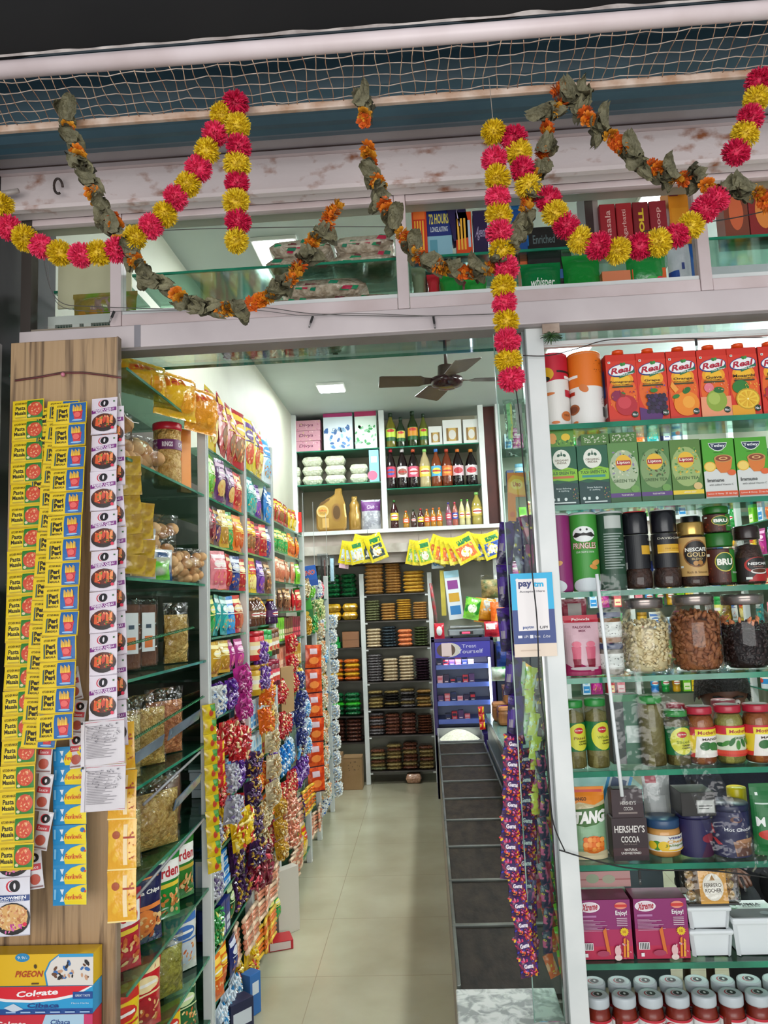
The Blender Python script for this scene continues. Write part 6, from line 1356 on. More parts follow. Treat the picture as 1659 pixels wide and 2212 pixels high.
# shelf 4: brown rusk loaves
for k, (y, lb) in enumerate(((2.09, 'brown rusk loaf pack nearest the pier on the fourth shelf'), (2.23, 'brown rusk loaf pack with a white label, second on the fourth shelf'), (2.37, 'brown rusk loaf pack leaning, third on the fourth shelf'))):
    t = bpy.data.objects.new('rusk_pack', None); C.objects.link(t)
    m = MB()
    for q in range(3): m.box(-.045, .045, .005, .075, .004+.065*q, .066+.065*q, RUSK, .006)
    m.build('contents', t); MB().box(-.051, .051, -.001, .081, 0, .215, BAG, .01).build('film', t)
    if k: MB().box(-.02, .03, -.004, -.0025, .05, .17, 'D8DCDC').art(lambda u, v, o: (u+.005, -.004-o, .05+v), .05, .12, [('r', .2, .1, .8, .4, 'D8743A'), ('r', .3, .6, .7, .7, '3A4A5A')]).build('label', t)
    stand(t, lb, 'rusk', y, Z0[3], -.88, R(60), 0, 'rusk packs')
stand(clearbag(.11, .20, .06, NOOD, 15), 'clear bag of yellow crisps by the white post, fourth shelf', 'snack bag', 2.56, Z0[3], -.85, R(60))
# shelf 5
for k, (y, w_, mt, lb) in enumerate(((2.12, .16, NOODP, 'clear bag of pale noodles nearest the pier, fifth shelf'), (2.31, .17, NOOD, 'clear bag of golden fried snack in the middle of the fifth shelf'), (2.50, .15, NOODO, 'clear bag of orange snack sticks by the post, fifth shelf'))):
    stand(clearbag(w_, .21, .08, mt, 20+k), lb, 'snack bag', y, Z0[4], -.87, R(55), 0, 'bags of loose fried snacks')
# shelf 6
stand(clearbag(.17, .19, .09, NOODP, 31), 'clear bag of pale thin noodles nearest the pier, sixth shelf', 'snack bag', 2.11, Z0[5], -.87, R(55), 0, 'bags of loose fried snacks')
stand(clearbag(.21, .20, .10, NOOD, 33), 'largest clear bag of golden noodles in the middle of the sixth shelf', 'snack bag', 2.32, Z0[5], -.85, R(55), 0, 'bags of loose fried snacks')
stand(clearbag(.13, .20, .07, RUSK, 35), 'clear bag of dark brown rusk at the far end of the sixth shelf', 'snack bag', 2.54, Z0[5], -.88, R(60), 0, 'bags of loose fried snacks')
# shelf 7: printed crisp bags
def garden(c, c2, txt, seed):
    return pouch(.15, .20, .06, film(c), [('r', .04, .60, .96, .86, 'F0ECE4') if txt == 'Garden' else ('r', .1, .88, .9, .9, c2), ('p', [(.08, .62), (.92, .66), (.9, .84), (.1, .80)], 'F4F0EA') if txt == 'Garden' else ('e', .5, .3, .3, .2, 'E8843A'),
        ('t', txt, .5, .72, .78, .15 if txt == 'Garden' else .07, 'B81E2A' if txt == 'Garden' else 'F0ECE4', .1, .03), ('r', .1, .5, .9, .56, c2), ('sp', .12, .08, .9, .42, 30, .07, WARM, seed)], .012, seed, .05).build('snack_packet')
for k, (y, c, c2, tx, lb, rz) in enumerate(((2.08, 'B81E34', 'E8C83A', 'Garden', 'red crisp packet nearest the pier, seventh shelf', 48), (2.25, '20204E', 'E8843A', 'Banana Chips', 'dark navy banana chips packet, seventh shelf', 52), (2.42, '1E8A34', 'E8C83A', 'Garden', 'green crisp packet with a red-lettered badge, seventh shelf', 55), (2.58, '2E7A2A', 'C8A83A', 'Garden', 'darker green crisp packet by the post, seventh shelf', 60))):
    stand(garden(c, c2, tx, 50+k), lb, 'snack packet', y, Z0[6], -.86, R(rz), 0, 'printed crisp packets')
for k, (y, c, lb) in enumerate(((2.08, 'yellow', 'yellow packet nearest the pier on the eighth shelf'), (2.24, 'red', 'red packet second on the eighth shelf'), (2.58, 'white', 'white packet by the post on the eighth shelf'))):
    put(proto('tall', c), lb, 'snack packet', (-.85, y, Z0[7]+.003), rot=(0, 0, R(55)), scale=(1, 1, .95))
stand(clearbag(.15, .17, .08, noisy('A8A43A', '8A842A', 60, .5, 1, bscale=60), 55), 'clear bag of olive-yellow puffs on the eighth shelf', 'snack bag', 2.42, Z0[7], -.85, R(55))
# low glass shelves and the slumped pouches on them
for z in (.20, .02):
    MB().box(-1.12, XL-.006, 2.0+.06, 2.70, z-.008, z, SHELFG).box(XL-.006, XL-.003, 2.06, 2.70, z-.008, z, GEDGE).build('glass_shelf', sh)
for k, (y, z, c, lb) in enumerate(((2.14, .20, 'red', 'red packet nearest the pier on the ninth shelf'), (2.29, .20, 'lime', 'lime packet on the ninth shelf'), (2.44, .20, 'yellow', 'yellow packet on the ninth shelf'), (2.60, .20, 'dark green', 'dark green packet by the post on the ninth shelf'),
                      (2.14, .02, 'pink', 'pink packet at the pier on the lowest shelf'), (2.29, .02, 'yellow', 'yellow packet, second on the lowest shelf'), (2.44, .02, 'dark green', 'dark green packet on the lowest shelf'), (2.60, .02, 'yellow', 'yellow packet by the post on the lowest shelf'))):
    put(proto('tall', c), lb, 'snack packet', (-.85, y, z+.003), rot=(R(-6), 0, R(55)), scale=(1, 1, .82))
# front guards: green sprung wires, grey rods, blue-grey label rails
def spring(label, a, b):
    a, b = Vector(a), Vector(b); pts = []; n = 260
    d = (b-a); s = d.cross(Vector((0, 0, 1))).normalized(); u = Vector((0, 0, 1))
    for i in range(n+1):
        t = i/n; q = t*PI*2*46; pts.append(a+d*t+s*.0035*math.cos(q)+u*.0035*math.sin(q))
    m = MB(); m.tube(pts, .0013, noisy('1E8A54', '146A3E', 20, .35), 4); tag(m.build('sprung_wire'), label, 'wire')
spring('green sprung guard wire in front of the rusk packs', ux(274, 1392, -.785), ux(418, 1355, -.785))
spring('green sprung guard wire in front of the pale noodle bags', ux(282, 1600, -.785), ux(440, 1504, -.785))
for (a, b, lb) in (((310, 1738), (432, 1625), 'upper grey guard rod in front of the noodle bags'), ((262, 1975), (440, 1770), 'lower grey guard rod in front of the printed crisp packets')):
    tag(MB().tube([ux(a[0], a[1], -.785), ux(b[0], b[1], -.785)], .004, '8A888C', 8).build('guard_rod'), lb, 'rod')
def lrail(a, b, lb, w=.032):
    A, B = Vector(ux(a[0], a[1], -.783)), Vector(ux(b[0], b[1], -.783))
    m = MB(); q = Vector((.004, 0, 0))
    vs = [A, B, B+Vector((.008, 0, w)), A+Vector((.008, 0, w))]; vs2 = [v-q for v in vs]
    m.add([tuple(v) for v in vs+vs2], [(0, 1, 2, 3), (7, 6, 5, 4), (0, 4, 5, 1), (1, 5, 6, 2), (2, 6, 7, 3), (3, 7, 4, 0)], noisy('6E8296', '56687C', 8, .25, coat=.5)); tag(m.build('label_rail'), lb, 'rail')
lrail((287, 1655), (351, 1610), 'blue-grey label rail nearest the pier'); lrail((364, 1600), (430, 1553), 'blue-grey label rail beside the first white post'); lrail((376, 1752), (432, 1690), 'lowest blue-grey label rail, above the green crisp packets')
# yellow sachet strip on the first post, orange strip on the fourth, hung at the aisle
YS = plain_sachet('E2C41A', .042, .043, 'D2B010', 8, t=.016, art=[('e', .6, .4, .16, .22, 'C8402A'), ('r', .62, .5, 1, .95, '3A8A2A')])
strip(YS, 'yellow_sachet', 'strip of bulging yellow sachets hanging on the first white post', 'sachet strip', (-.775, 2.68, uy(440, 1520, 2.70).z), (-.758, 2.67, uy(452, 1880, 2.69).z), 11, .043, Vector((.75, .66, 0)), jitter=.03)
RS = plain_sachet('C81C26', .04, .05, 'E8C02C', 9, t=.012)
strip(RS, 'red_sachet', 'strip of red sachets tucked beside the yellow sachet strip', 'sachet strip', (-.755, 2.745, uy(462, 1600, 2.75).z), (-.75, 2.745, uy(466, 1700, 2.75).z), 4, .05, Vector((.75, .66, 0)), jitter=.03)
OS = plain_sachet('E2561A', .10, .135, 'C83A14', 3, t=.02, art=[('r', 0, 0, 1, .05, '4A1420'), ('r', .25, .62, .7, .85, 'D8C0C8'), ('e', .5, .35, .3, .15, 'F08A3A')])
strip(OS, 'orange_sachet', 'strip of orange washing powder sachets hanging far down the aisle', 'sachet strip', (-.735, 4.86, uy(648, 1392, 4.98).z), (-.735, 4.86, uy(662, 1702, 4.98).z), 6, .135, Vector((.85, .5, 0)), jitter=.01)
for nm, c1, c2, y, z0, z1, lb in (('cream', 'D8D4C0', 'C8B88A', 5.40, 1.45, .25, 'long clump of cream wrapped sweets strips hanging farthest down the aisle'), ('white', 'E4E4DE', '8AA8C8', 6.08, 1.50, .10, 'long clump of white wrapped sweets strips beside the back cartons'), ('lime', 'C8CC8A', '2E7A2A', 5.36, 1.62, 1.46, 'small green and cream clump above the cream sweets strips')):
    SS = candybag([c1, c2, c1, 'E8A060' if nm == 'cream' else c1], .10, .12, .06, 77).mesh('sweets')
    n = max(1, int((z0-z1)/.115)); strip(SS, 'sweets', lb, 'sweets', (-.765, y, z0), (-.765, y, z1), n, .12, Vector((.6, .8, 0)), jitter=.05)
HC = {}
for i, (c, y, z0, z1, lb) in enumerate((('violet', 3.22, .98, .52, 'dark purple clump of sweets strips hanging low in the nearest bay'), ('silver', 2.86, 1.0, .78, 'silver and purple clump of sweets hanging by the yellow sachet strip'), ('magenta', 3.10, 1.34, 1.12, 'magenta clump of sweets strips hanging in the nearest bay'),
        ('cream', 3.62, 1.12, .66, 'cream clump of sweets strips hanging in the second bay'), ('orange', 3.50, 1.24, 1.0, 'orange clump of sweets strips hanging in the second bay'), ('gold', 3.80, .66, .36, 'gold clump of sweets strips hanging low in the second bay'), ('purple', 3.42, 1.42, 1.2, 'purple clump of sweets strips near the second white post'),
        ('red', 4.20, 1.42, 1.10, 'red clump of sweets strips hanging in the third bay'), ('navy', 4.42, 1.20, .78, 'navy clump of sweets strips hanging in the third bay'), ('white and blue', 4.60, 1.02, .70, 'white and blue clump of sweets strips hanging in the third bay'), ('dark green', 5.10, 1.10, .62, 'dark green clump of sweets strips hanging in the fourth bay'),
        ('yellow', 3.05, .80, .64, 'yellow clump of sweets hanging in the nearest bay'), ('red', 2.98, 1.12, .98, 'red clump of sweets hanging in the nearest bay'), ('salmon', 4.05, .62, .34, 'salmon clump of wrapped biscuits hanging low in the third bay'), ('maroon', 3.3, .60, .40, 'maroon clump of sweets strips low on the second post'))):
    if c not in HC: a = PKC[c]; HC[c] = candybag([a[0], a[2], a[0], a[1]], .10, .12, .06, 90+i).mesh('sweets')
    strip(HC[c], 'sweets', lb, 'sweets', (-.758, y, z0), (-.750, y, z1), max(1, int((z0-z1)/.10)), .12, Vector((.45, .9, 0)), 'hanging sweets strips', jitter=.06)
# things at the foot of the aisle
def fbox(name, w, d, h, c, art, x, y, z, rz, lb, cat='box', rx=0):
    o = boxpack(w, d, h, c, art).build(name); o.location = (x, y, z); o.rotation_euler = (rx, 0, rz); return tag(o, lb, cat)
p = uz(562, 2006, 0)
fbox('carton', .13, .05, .30, 'C8C2B6', [], -.735, 3.86, .001, R(50), 'pale upright carton standing at the foot of the third shelf bay', 'carton')
p = uz(575, 2050, 0); fbox('snack_packet', .12, .10, .04, 'B81E2A', [('r', .1, .1, .9, .9, 'D8C8C4')], -.745, 3.68, .001, R(20), 'red and white packet lying on the floor beside the pale carton', 'packet')
fbox('carton', .13, .02, .24, 'A8845A', [], -.76, 4.10, uy(607, 1540, 4.1).z, R(70), 'brown cardboard flap standing out of the third bay shelves', 'carton')
fbox('food_box', .06, .05, .15, '2A6AB0', [('r', .2, .5, .8, .8, 'D8E0E8')], -.735, 3.13, .001, R(60), 'blue box on the floor at the foot of the nearest bay', 'box')
fbox('food_box', .10, .06, .16, '1E2444', [('r', .1, .5, .9, .8, 'C8D0D8'), ('r', .3, .1, .7, .4, '3A5A9A')], -.73, 2.90, .001, R(50), 'navy box on the floor beside the first white post', 'box')

# ================================================================== back racks
def grainpack(c, c2, w=.135, d=.17, h=.03, seed=1):
    m = MB(); n = 10; vs = []; q = Vector((seed*3.1, 0, 0))
    mt = noisy(c, c2, 60, .22, .6, 3, .4, .6, bscale=40, coat=.8)
    for s in (1, -1):
        for j in range(n+1):
            for i in range(n+1):
                u = i/n*2-1; v = j/n*2-1
                e = max(0, (1-abs(u)**6)*(1-abs(v)**6))**.36
                vs.append((u*w/2*(1-.04*v*v), d/2+v*d/2*(1-.04*u*u), h/2+s*h/2*e*(1+.08*noise.noise(Vector((u*3, v*3, s))+q))))
    k = (n+1)**2; fs = []
    for j in range(n):
        for i in range(n):
            a = j*(n+1)+i; fs.append((a, a+1, a+n+2, a+n+1)); fs.append((k+a, k+a+n+1, k+a+n+2, k+a+1))
    m.add(vs, fs, mt, True); return m
GCOL = {'tan': ('C89A5E', 'A87838'), 'brown': ('7A4A34', '4A2A20'), 'yellow': ('D8AC4A', 'C08E2C'), 'olive': ('8E9068', '5E6444'), 'cream': ('DCCBAA', 'B89E7A'), 'slate': ('4E5A60', '22282C'), 'salmon': ('E08A5A', 'C86A3A'), 'green': ('5A6440', '343C24'), 'grey': ('8A8484', '4A4648'), 'plum': ('4A3440', '221820'), 'reddish': ('8A5A4A', '5A342C'), 'khaki': ('A8925A', '6E5A34'), 'black': ('34302E', '161412'), 'dark green': ('1C6A3A', '0E4424'), 'bright green': ('3ABA2A', '1E8A1E'), 'gold': ('D8AC2A', 'B88614'), 'orange': ('D87A2A', 'B8481C'), 'chocolate': ('5A3428', '341C16')}
GP = {}
def gp(c):
    if c not in GP: GP[c] = grainpack(*GCOL[c], seed=len(GP)).build('grain_pack')
    return GP[c]
def stack(xc, w, z, n, c, where, h=.028, y=YR+.004, tot=None, cname='pack', mixed=None, dsc=1.0):
    hh = (tot/n) if tot else h
    for k in range(n):
        cc = mixed[k % len(mixed)] if mixed else c
        put(gp(cc), '%s %s, %s from the bottom, %s' % (cc, cname, ORD[k], where), 'grain pack', (xc+rnd.uniform(-.004, .004)*w/.135, y+rnd.uniform(0, .006), z+.002+hh*k), scale=(w/.135*1.0, dsc, hh/.03*.985), group='%s packs on the back rack' % cc)
XS = [-.494, -.353, -.210, -.068]; XN = ['leftmost stack', 'second stack', 'third stack', 'right-hand stack']
SN = ['top shelf', 'second shelf', 'third shelf', 'fourth shelf', 'fifth shelf', 'sixth shelf', 'lowest shelf']
rows = [None,
        [('olive', 8, .185), ('tan', 6, .155), ('yellow', 9, .185), ('tan', 7, .155)], [('cream', 6, .17), ('slate', 7, .185), ('salmon', 4, .155), ('green', 7, .17)],
        [('grey', 10, .24), ('cream', 7, .20), ('cream', 8, .22), ('plum', 8, .19)], [('khaki', 5, .155), ('black', 6, .15), ('grey', 6, .165), ('tan', 5, .15)],
        [('grey', 7, .19), ('reddish', 6, .18), ('reddish', 6, .18), ('brown', 7, .16)], [('olive', 6, .18), ('khaki', 7, .22), ('brown', 7, .23), ('khaki', 6, .20)]]
for k, (c, n, t, w_, xc) in enumerate((('tan', 8, .275, .18, -.472), ('tan', 11, .275, .15, -.30), ('yellow', 6, .20, .20, -.115))):
    stack(xc, w_, RZ[0], n, c, ['leftmost', 'middle', 'right-hand'][k]+' stack, top shelf of the grain rack', tot=t)
for si in range(1, 7):
    for k, (c, n, t) in enumerate(rows[si]):
        mx = None
        if si >= 4: mx = {4: [c, 'khaki', c, 'black'], 5: [c, c, 'brown'], 6: [c, 'khaki', 'brown']}[si]
        stack(XS[k], .138, RZ[si], n, c, '%s, %s of the grain rack' % (XN[k], SN[si]), tot=t, mixed=mx)
o = grainpack('D8A88A', 'B8886A', .14, .12, .08, 3).build('plastic_bag'); o.location = (-.19, 6.88, .001); tag(o, 'pinkish plastic bag lying on the floor under the grain rack', 'bag')
# side rack
XS2 = [-1.0, -.85, -.70]
spec2 = [('dark green', 5, .21, 3), ('gold', 2, .15, 2), None, ('orange', 5, .19, 3), ('bright green', 5, .20, 3), ('chocolate', 6, .20, 3)]
for si, s in enumerate(spec2):
    if not s: continue
    c, n, t, q = s
    for k in range(3):
        if si == 1 and k == 0: pass
        mx = {3: ['orange', 'gold'], 4: ['dark green', 'dark green', 'bright green'], }.get(si)
        stack(XS2[k], .146, RZ2[si], n, c, '%s stack, %s shelf of the side rack' % (['left', 'middle', 'right'][k], ORD[si]), tot=t, mixed=mx)
z = RZ2[2]+.002
fbox('food_box', .10, .12, .05, '1E9A44', [('r', .2, .3, .7, .7, 'A8D8B0')], -.845, YR+.006, z, 0, 'green box at the bottom of the pile on the side rack'); fbox('food_box', .09, .12, .045, '1E9A44', [('r', .2, .3, .7, .7, 'A8D8B0')], -.855, YR+.006, z+.052, 0, 'green box on top of another green box, side rack')
fbox('food_box', .08, .12, .045, 'C8302A', [('r', .6, .2, .9, .8, 'E0C0B8')], -.90, YR+.006, z+.099, 0, 'red box on top of the two green boxes, side rack'); fbox('carton', .15, .18, .14, '8A5A34', [('r', 0, .48, 1, .5, '6A4424')], -.70, YR+.01, z, R(4), 'brown carton beside the green boxes on the side rack', 'carton')
CARD = noisy('9A7A54', '86683F', 5, .7, .05)
for (x0, x1, yt, yb, Y, lb) in ((714, 739, 1640, 1724, 6.60, 'tall narrow brown carton on the floor by the side rack'), (741, 782, 1632, 1702, 6.72, 'wide brown carton on the floor under the side rack')):
    xc, w, zb_, h = rect(x0, x1, yt, yb, Y); m = boxpack(w, .16, h, CARD, [('r', 0, .96, 1, .985, '7A5C38'), ('r', .2, .3, .6, .45, 'A8443A') if w < .12 else ('sp', .1, .6, .9, .9, 12, .04, ['5A4428'], 3)]); o = m.build('carton'); o.location = (xc, Y, .001); tag(o, lb, 'carton')

# upper cabinet
def place(m, name, px, Y, z, lb, cat, d0=0, group=None, rz=0):
    pass
def uput(fn, x0, x1, yt, z, lb, cat, Y=YR-.01, group=None, name='pack'):
    xc, w, h = cabpos(x0, x1, yt, Y, z); r = fn(w, h); o = r.build(name) if isinstance(r, MB) else r
    o.location = (xc, Y+(.0 if name not in ('bottle', 'oil_bottle') else w/2), z+.002); return tag(o, lb, cat, group)
for k in range(3): 
    uput(lambda w, h: boxpack(w, .12, .095, 'C88A9A', [('r', 0, 0, 1, 1, 'CC94A2'), ('t', 'Divya', .5, .5, .5, .4, '6A2A4A', .2, .01), ('sp', 0, 0, 1, 1, 14, .03, ['B86A84', 'E0B8C0', 'C8B07A'], k+2)]), 632, 692, 905, 2.99+.098*k, 'pink tissue box, %s from the bottom of the pile on the high shelf' % ORD[k], 'box', group='pink boxes', name='tissue_box')
uput(lambda w, h: boxpack(w, .12, h, 'D8E4EC', [('r', 0, .90, 1, 1, 'A82A6A'), ('sp', .05, .05, .95, .6, 26, .09, ['3A7AB8', '8AB8D8', '1E5A9A'], 3), ('t', 'Cloud', .5, .55, .4, .10, '6A8AA8', 0, .01)]), 700, 763, 893, 2.99, 'white and blue napkin pack on the high shelf', 'pack', name='napkin_pack')
uput(lambda w, h: boxpack(w, .12, h, 'D8E8DC', [('r', 0, .86, 1, 1, 'A82A5A'), ('sp', .05, .05, .95, .6, 26, .10, ['2A9A4A', '8AC89A', 'F4F4F0'], 5)]), 768, 815, 888, 2.99, 'white and green napkin pack on the high shelf', 'pack', name='napkin_pack')
WIPE = film('DDE0D2', 'C8CCB4', 9, bump=.5)
for k, (x0, x1, n) in enumerate(((628, 649, 2), (652, 698, 3), (701, 748, 3), (755, 797, 2))):
    xc, w, h = cabpos(x0, x1, 980, YR-.01, 2.675)
    for q in range(n):
        m = grainpack('DADFCB', 'C8CDB0', w*.98, .13, .088, k+q); o = m.build('wipes_pack'); o.location = (xc, YR-.005, 2.677+.089*q); tag(o, 'white tissue pack, %s from the bottom in the %s stack' % (ORD[q], ORD[k]), 'tissue pack', 'white tissue packs on the middle shelf')
uput(lambda w, h: boxpack(w, .10, h, '8AC4D8', [('e', .3, .2, .5, .15, 'E06A8A'), ('r', .2, .6, .8, .8, 'D8ECF4')]), 799, 820, 972, 2.675, 'light blue box with a pink patch by the cabinet post', 'box', name='tissue_box')
uput(lambda w, h: boxpack(w, .012, h, 'D8342C', [('e', .5, .5, .2, .08, 'F4E8E4')]), 635, 652, 1107, 2.24, 'red card standing at the left end of the lowest cabinet shelf', 'card', Y=YR-.02, name='red_card')
GOLD = noisy('B8924A', 'A07A34', 5, .22, coat=.5, metal=.35)
def jerry(w, h):
    m = MB(); out = [(-.5, .08), (-.42, 0), (.42, 0), (.48, .06), (.5, .3), (.46, .62), (.38, .82), (.36, .86), (.36, .97), (.16, .97), (.14, .86), (.02, .80), (-.16, .74), (-.40, .60), (-.5, .48)]
    vs = [(x*w, s*.05, z*h) for s in (-1, 1) for x, z in out]; vs2 = [(x*w*.9, s*.062, (.45+(z-.45)*.9)*h) for s in (-1, 1) for x, z in out]; n = len(out)
    m.add(vs, [(k, (k+1) % n, n+(k+1) % n, n+k) for k in range(n)], GOLD, True)
    m.add(vs[:n]+vs2[:n], [(k, (k+1) % n, n+(k+1) % n, n+k) for k in range(n)]+[tuple(range(n, 2*n))], GOLD)
    m.add(vs[n:]+vs2[n:], [(k, (k+1) % n, n+(k+1) % n, n+k) for k in range(n)]+[tuple(range(n, 2*n))], GOLD)
    m.art(lambda u, v, o: (u, -.0625-o, v), w, h, [('e', .68, .42, .17, .21, '8A6428'), ('e', .68, .42, .12, .16, '5A3E18'), ('e', .22, .46, .20, .14, 'D8B87A'), ('e', .22, .46, .16, .10, 'C8A04A'), ('t', 'Saffola', .22, .48, .26, .05, 'B8302A', 0, .01), ('t', 'GOLD', .22, .42, .2, .05, '6A4A1C', 0, .01), ('p', [(.12, .6), (.16, .66), (.46, .76), (.46, .72), (.2, .60)], '6A4A1C'), ('r', .2, .08, .42, .3, 'C8A25A')])
    m.lathe([(.022, .95*h), (.024, .96*h), (.024, h), (.02, h*1.005)], GOLD, 16, (.26*w, 0, 0)); return m
uput(jerry, 686, 751, 1056, 2.24, 'gold cooking oil jerrycan with a moulded handle', 'jerrycan', Y=YR+.05, name='oil_jerrycan')
uput(lambda w, h: MB().lathe([(.9*w/2, 0), (w/2, .01), (w/2, h*.5), (w*.40, h*.62), (w*.44, h*.75), (w*.25, h*.88), (w*.22, h*.9), (w*.24, h*.92), (w*.24, h)], GOLD, 20), 753, 780, 1072, 2.24, 'gold cooking oil bottle beside the jerrycan', 'bottle', name='oil_bottle')
uput(lambda w, h: pouch(w, h, .08, film('9A9CA4', 'B8BAC0', 20, bump=.5), [('r', 0, .62, 1, .98, '6A2A7A'), ('t', 'Club', .5, .75, .4, .12, 'D8C8E0', .2, .01)], flatbase=True), 782, 824, 1080, 2.24, 'purple and grey pack beside the cabinet post', 'pack', Y=YR+.03, name='napkin_pack')
OG = noisy('2A3A14', '1C2A10', 5, .1, coat=.5)
for k, (x0, x1, yt, g_, lb_) in enumerate(((833, 857, 890, '6A6418', 'BFD84A'), (857, 877, 900, '20301A', 'D8C85A'), (881, 905, 886, '24340F', 'E0962A'), (907, 926, 892, '5A6020', 'B8D83A'))):
    def f_(w, h, g_=g_, lb_=lb_):
        m = MB(); r = w/2*.95
        m.lathe([(r*.95, 0), (r, .006), (r, h*.60), (r*.55, h*.76), (r*.36, h*.84), (r*.34, h*.90)], noisy(g_, g_, 5, .1, coat=.5), 14); m.lathe([(r*.4, h*.88), (r*.4, h*.99), (r*.34, h)], col('16301A', .3), 12)
        wrapcyl(m, r, h*.18, h*.36, [('r', .25, 0, .75, 1, '1C5A2A'), ('r', .30, .3, .70, .95, lb_), ('e', .5, .8, .12, .12, 'C8382C')]); return m
    uput(f_, x0, x1, yt, 2.99, 'dark olive oil bottle, %s from the left on the high shelf' % ORD[k], 'bottle', group='olive oil bottles', name='oil_bottle')
for k, (x0, x1, yt) in enumerate(((927, 956, 921), (958, 998, 907), (1002, 1037, 906))):
    uput(lambda w, h: boxpack(w, .10, h, 'E0E0DC', [('r', .18, .12, .82, .66, '8A6A3A'), ('r', .3, .12, .7, .66, 'C8A45A'), ('e', .5, .38, .2, .2, 'D8D4CC')]), x0, x1, yt, 2.99, 'white gift box with a window, %s of three on the high shelf' % ORD[k], 'box', group='white gift boxes', name='gift_box')
for k, (xc_, wd, lq, cp_, lb_, l2) in enumerate(((846, 22, '1E0E10', 'C8283A', 'B82A4A', '3A4A9A'), (871, 24, '1A0C0E', 'D8D0D0', 'D8D0CC', '8A5A4A'), (895, 24, '1A0C0E', 'C8502A', 'C84A6A', 'E8C0C8'), (920, 25, 'B8A87A', '8AC86A', 'E0C84A', 'E8E0A0'), (945, 24, '7A3A1C', '3A7AC8', '4AA8D8', 'F0D84A'), (968, 24, '6A2E18', 'B8402A', 'D86A2A', 'F0A03A'), (992, 25, '160C0E', 'D8702A', 'D8B8C0', 'B82A3A'), (1021, 27, '160C0E', 'D8802A', 'D8D0D0', 'C83A4A'))):
    uput(lambda w, h: bottle(w/2*.97, h, lq, cp_, lb_, lab2=l2), xc_-wd/2, xc_+wd/2, 968, 2.605, 'large soft drink bottle, %s from the left on the middle cabinet shelf' % ORD[k], 'bottle', group='large soft drink bottles', name='bottle')
for k, (x0, x1, yt, lq, cp_, lb_) in enumerate(((844, 862, 1080, '3A1418', '2A6A2A', 'D8C03A'), (871, 885, 1103, 'A8781C', 'E86A2A', 'E0602A'), (888, 901, 1100, '3A201A', '1C3A24', '4a3028'), (903, 917, 1098, '4A1C18', 'C8283A', 'D8C82A'), (917, 930, 1099, 'A8701C', 'E8702A', 'D8582A'), (931, 943, 1097, 'B0781C', 'E8702A', 'D8582A'), (944, 957, 1096, 'B0781C', 'E8702A', 'D8582A'), (964, 977, 1085, '8A5A6A', '3A3A8A', 'C83A5A'), (978, 991, 1084, 'A85A4A', 'C83A5A', '3A4AA8'), (993, 1006, 1078, 'C8C08A', '6AB84A', 'E0C86A'), (1007, 1018, 1078, 'C8C08A', '6AB84A', 'E0D08A'), (1020, 1046, 1062, 'A89A4A', '8AC86A', 'C8B04A'))):
    uput(lambda w, h: bottle(w/2*.97, h, lq, cp_, lb_), x0, x1, yt, 2.24, 'small drink bottle, %s from the left on the lowest cabinet shelf' % ORD[k], 'bottle', group='small drink bottles', name='bottle')
# ================================================================== goods behind the upper windows
def tbox(x0, x1, yt, yb, Y, z, d, c, art, name, lb, cat='box', rot=None, side=()):
    xc, w, zb_, h = rect(x0, x1, yt, yb, Y)
    if z is not None: h = h+(zb_-z) if zb_ > z else h; zb_ = z
    o = boxpack(w, d, h, c, art, side).build(name); o.location = (xc, Y, zb_+.001)
    if rot: o.rotation_euler = rot
    return tag(o, lb, cat)
LZ, LS = 2.366, 2.5525
tbox(889, 921, 443, 497, 2.14, LS, .05, 'D8481C', [('r', .08, .1, .92, .85, 'C8301C')]+[('r', .15+.18*k, .12, .25+.18*k, .7, 'F0B03A') for k in range(4)]+[('r', .1, .72, .9, .9, 'E8702A')], 'medicine_box', 'small orange box with yellow stripes at the left of the upper window shelf')
tbox(920, 973, 421, 492, 2.15, LS, .06, '1E3A7E', [('r', 0, .0, 1, .36, '8AB8C8'), ('r', 0, .36, 1, .78, '1C2E74'), ('r', 0, .78, 1, 1, 'B8C8D8'), ('t', '72 HOURS', .5, .62, .8, .16, 'D8C85A', 0, .03), ('t', 'LONGLASTING', .5, .46, .7, .08, 'C8D0D8', 0, .02), ('r', .2, .84, .9, .92, '3A5A9A'), ('r', .1, .08, .4, .3, '5A98A8')], 'medicine_box', 'blue and white box lettered 72 hours on the upper window shelf')
tbox(983, 1018, 458, 491, 2.14, LS, .05, 'D8481C', [('r', .1+.2*k, .15, .22+.2*k, .85, 'F0B03A') for k in range(3)]+[('r', .75, .2, .9, .8, 'B8C8D8')], 'medicine_box', 'small orange box carrying the tilted purple box')
o = tbox(976, 1016, 428, 462, 2.14, LS+.054, .05, '2A1E4A', [('p', [(.4, .3), (.5, .8), (.55, .75), (.5, .3), (.65, .5), (.66, .4)], 'C8B8D8')], 'medicine_box', 'tilted dark purple box on a small orange box', rot=(0, R(-9), 0))
tbox(1021, 1052, 455, 487, 2.15, LS, .05, '2A1E44', [('t', 'Agent', .5, .5, .7, .3, 'A898B8', .2, .01)], 'medicine_box', 'low dark purple box beside the pompom tail, upper window shelf')
tbox(1102, 1136, 402, 452, 2.16, LS+.03, .05, '1E6AA8', [('r', 0, .8, 1, 1, '1A4A8A'), ('r', .2, .2, .8, .3, 'A8D0E8')], 'medicine_box', 'blue box half hidden by the pompom tail')
tbox(1102, 1136, 452, 488, 2.155, LS, .06, '1C4A8A', [], 'medicine_box', 'darker blue box under the blue box behind the pompom tail')
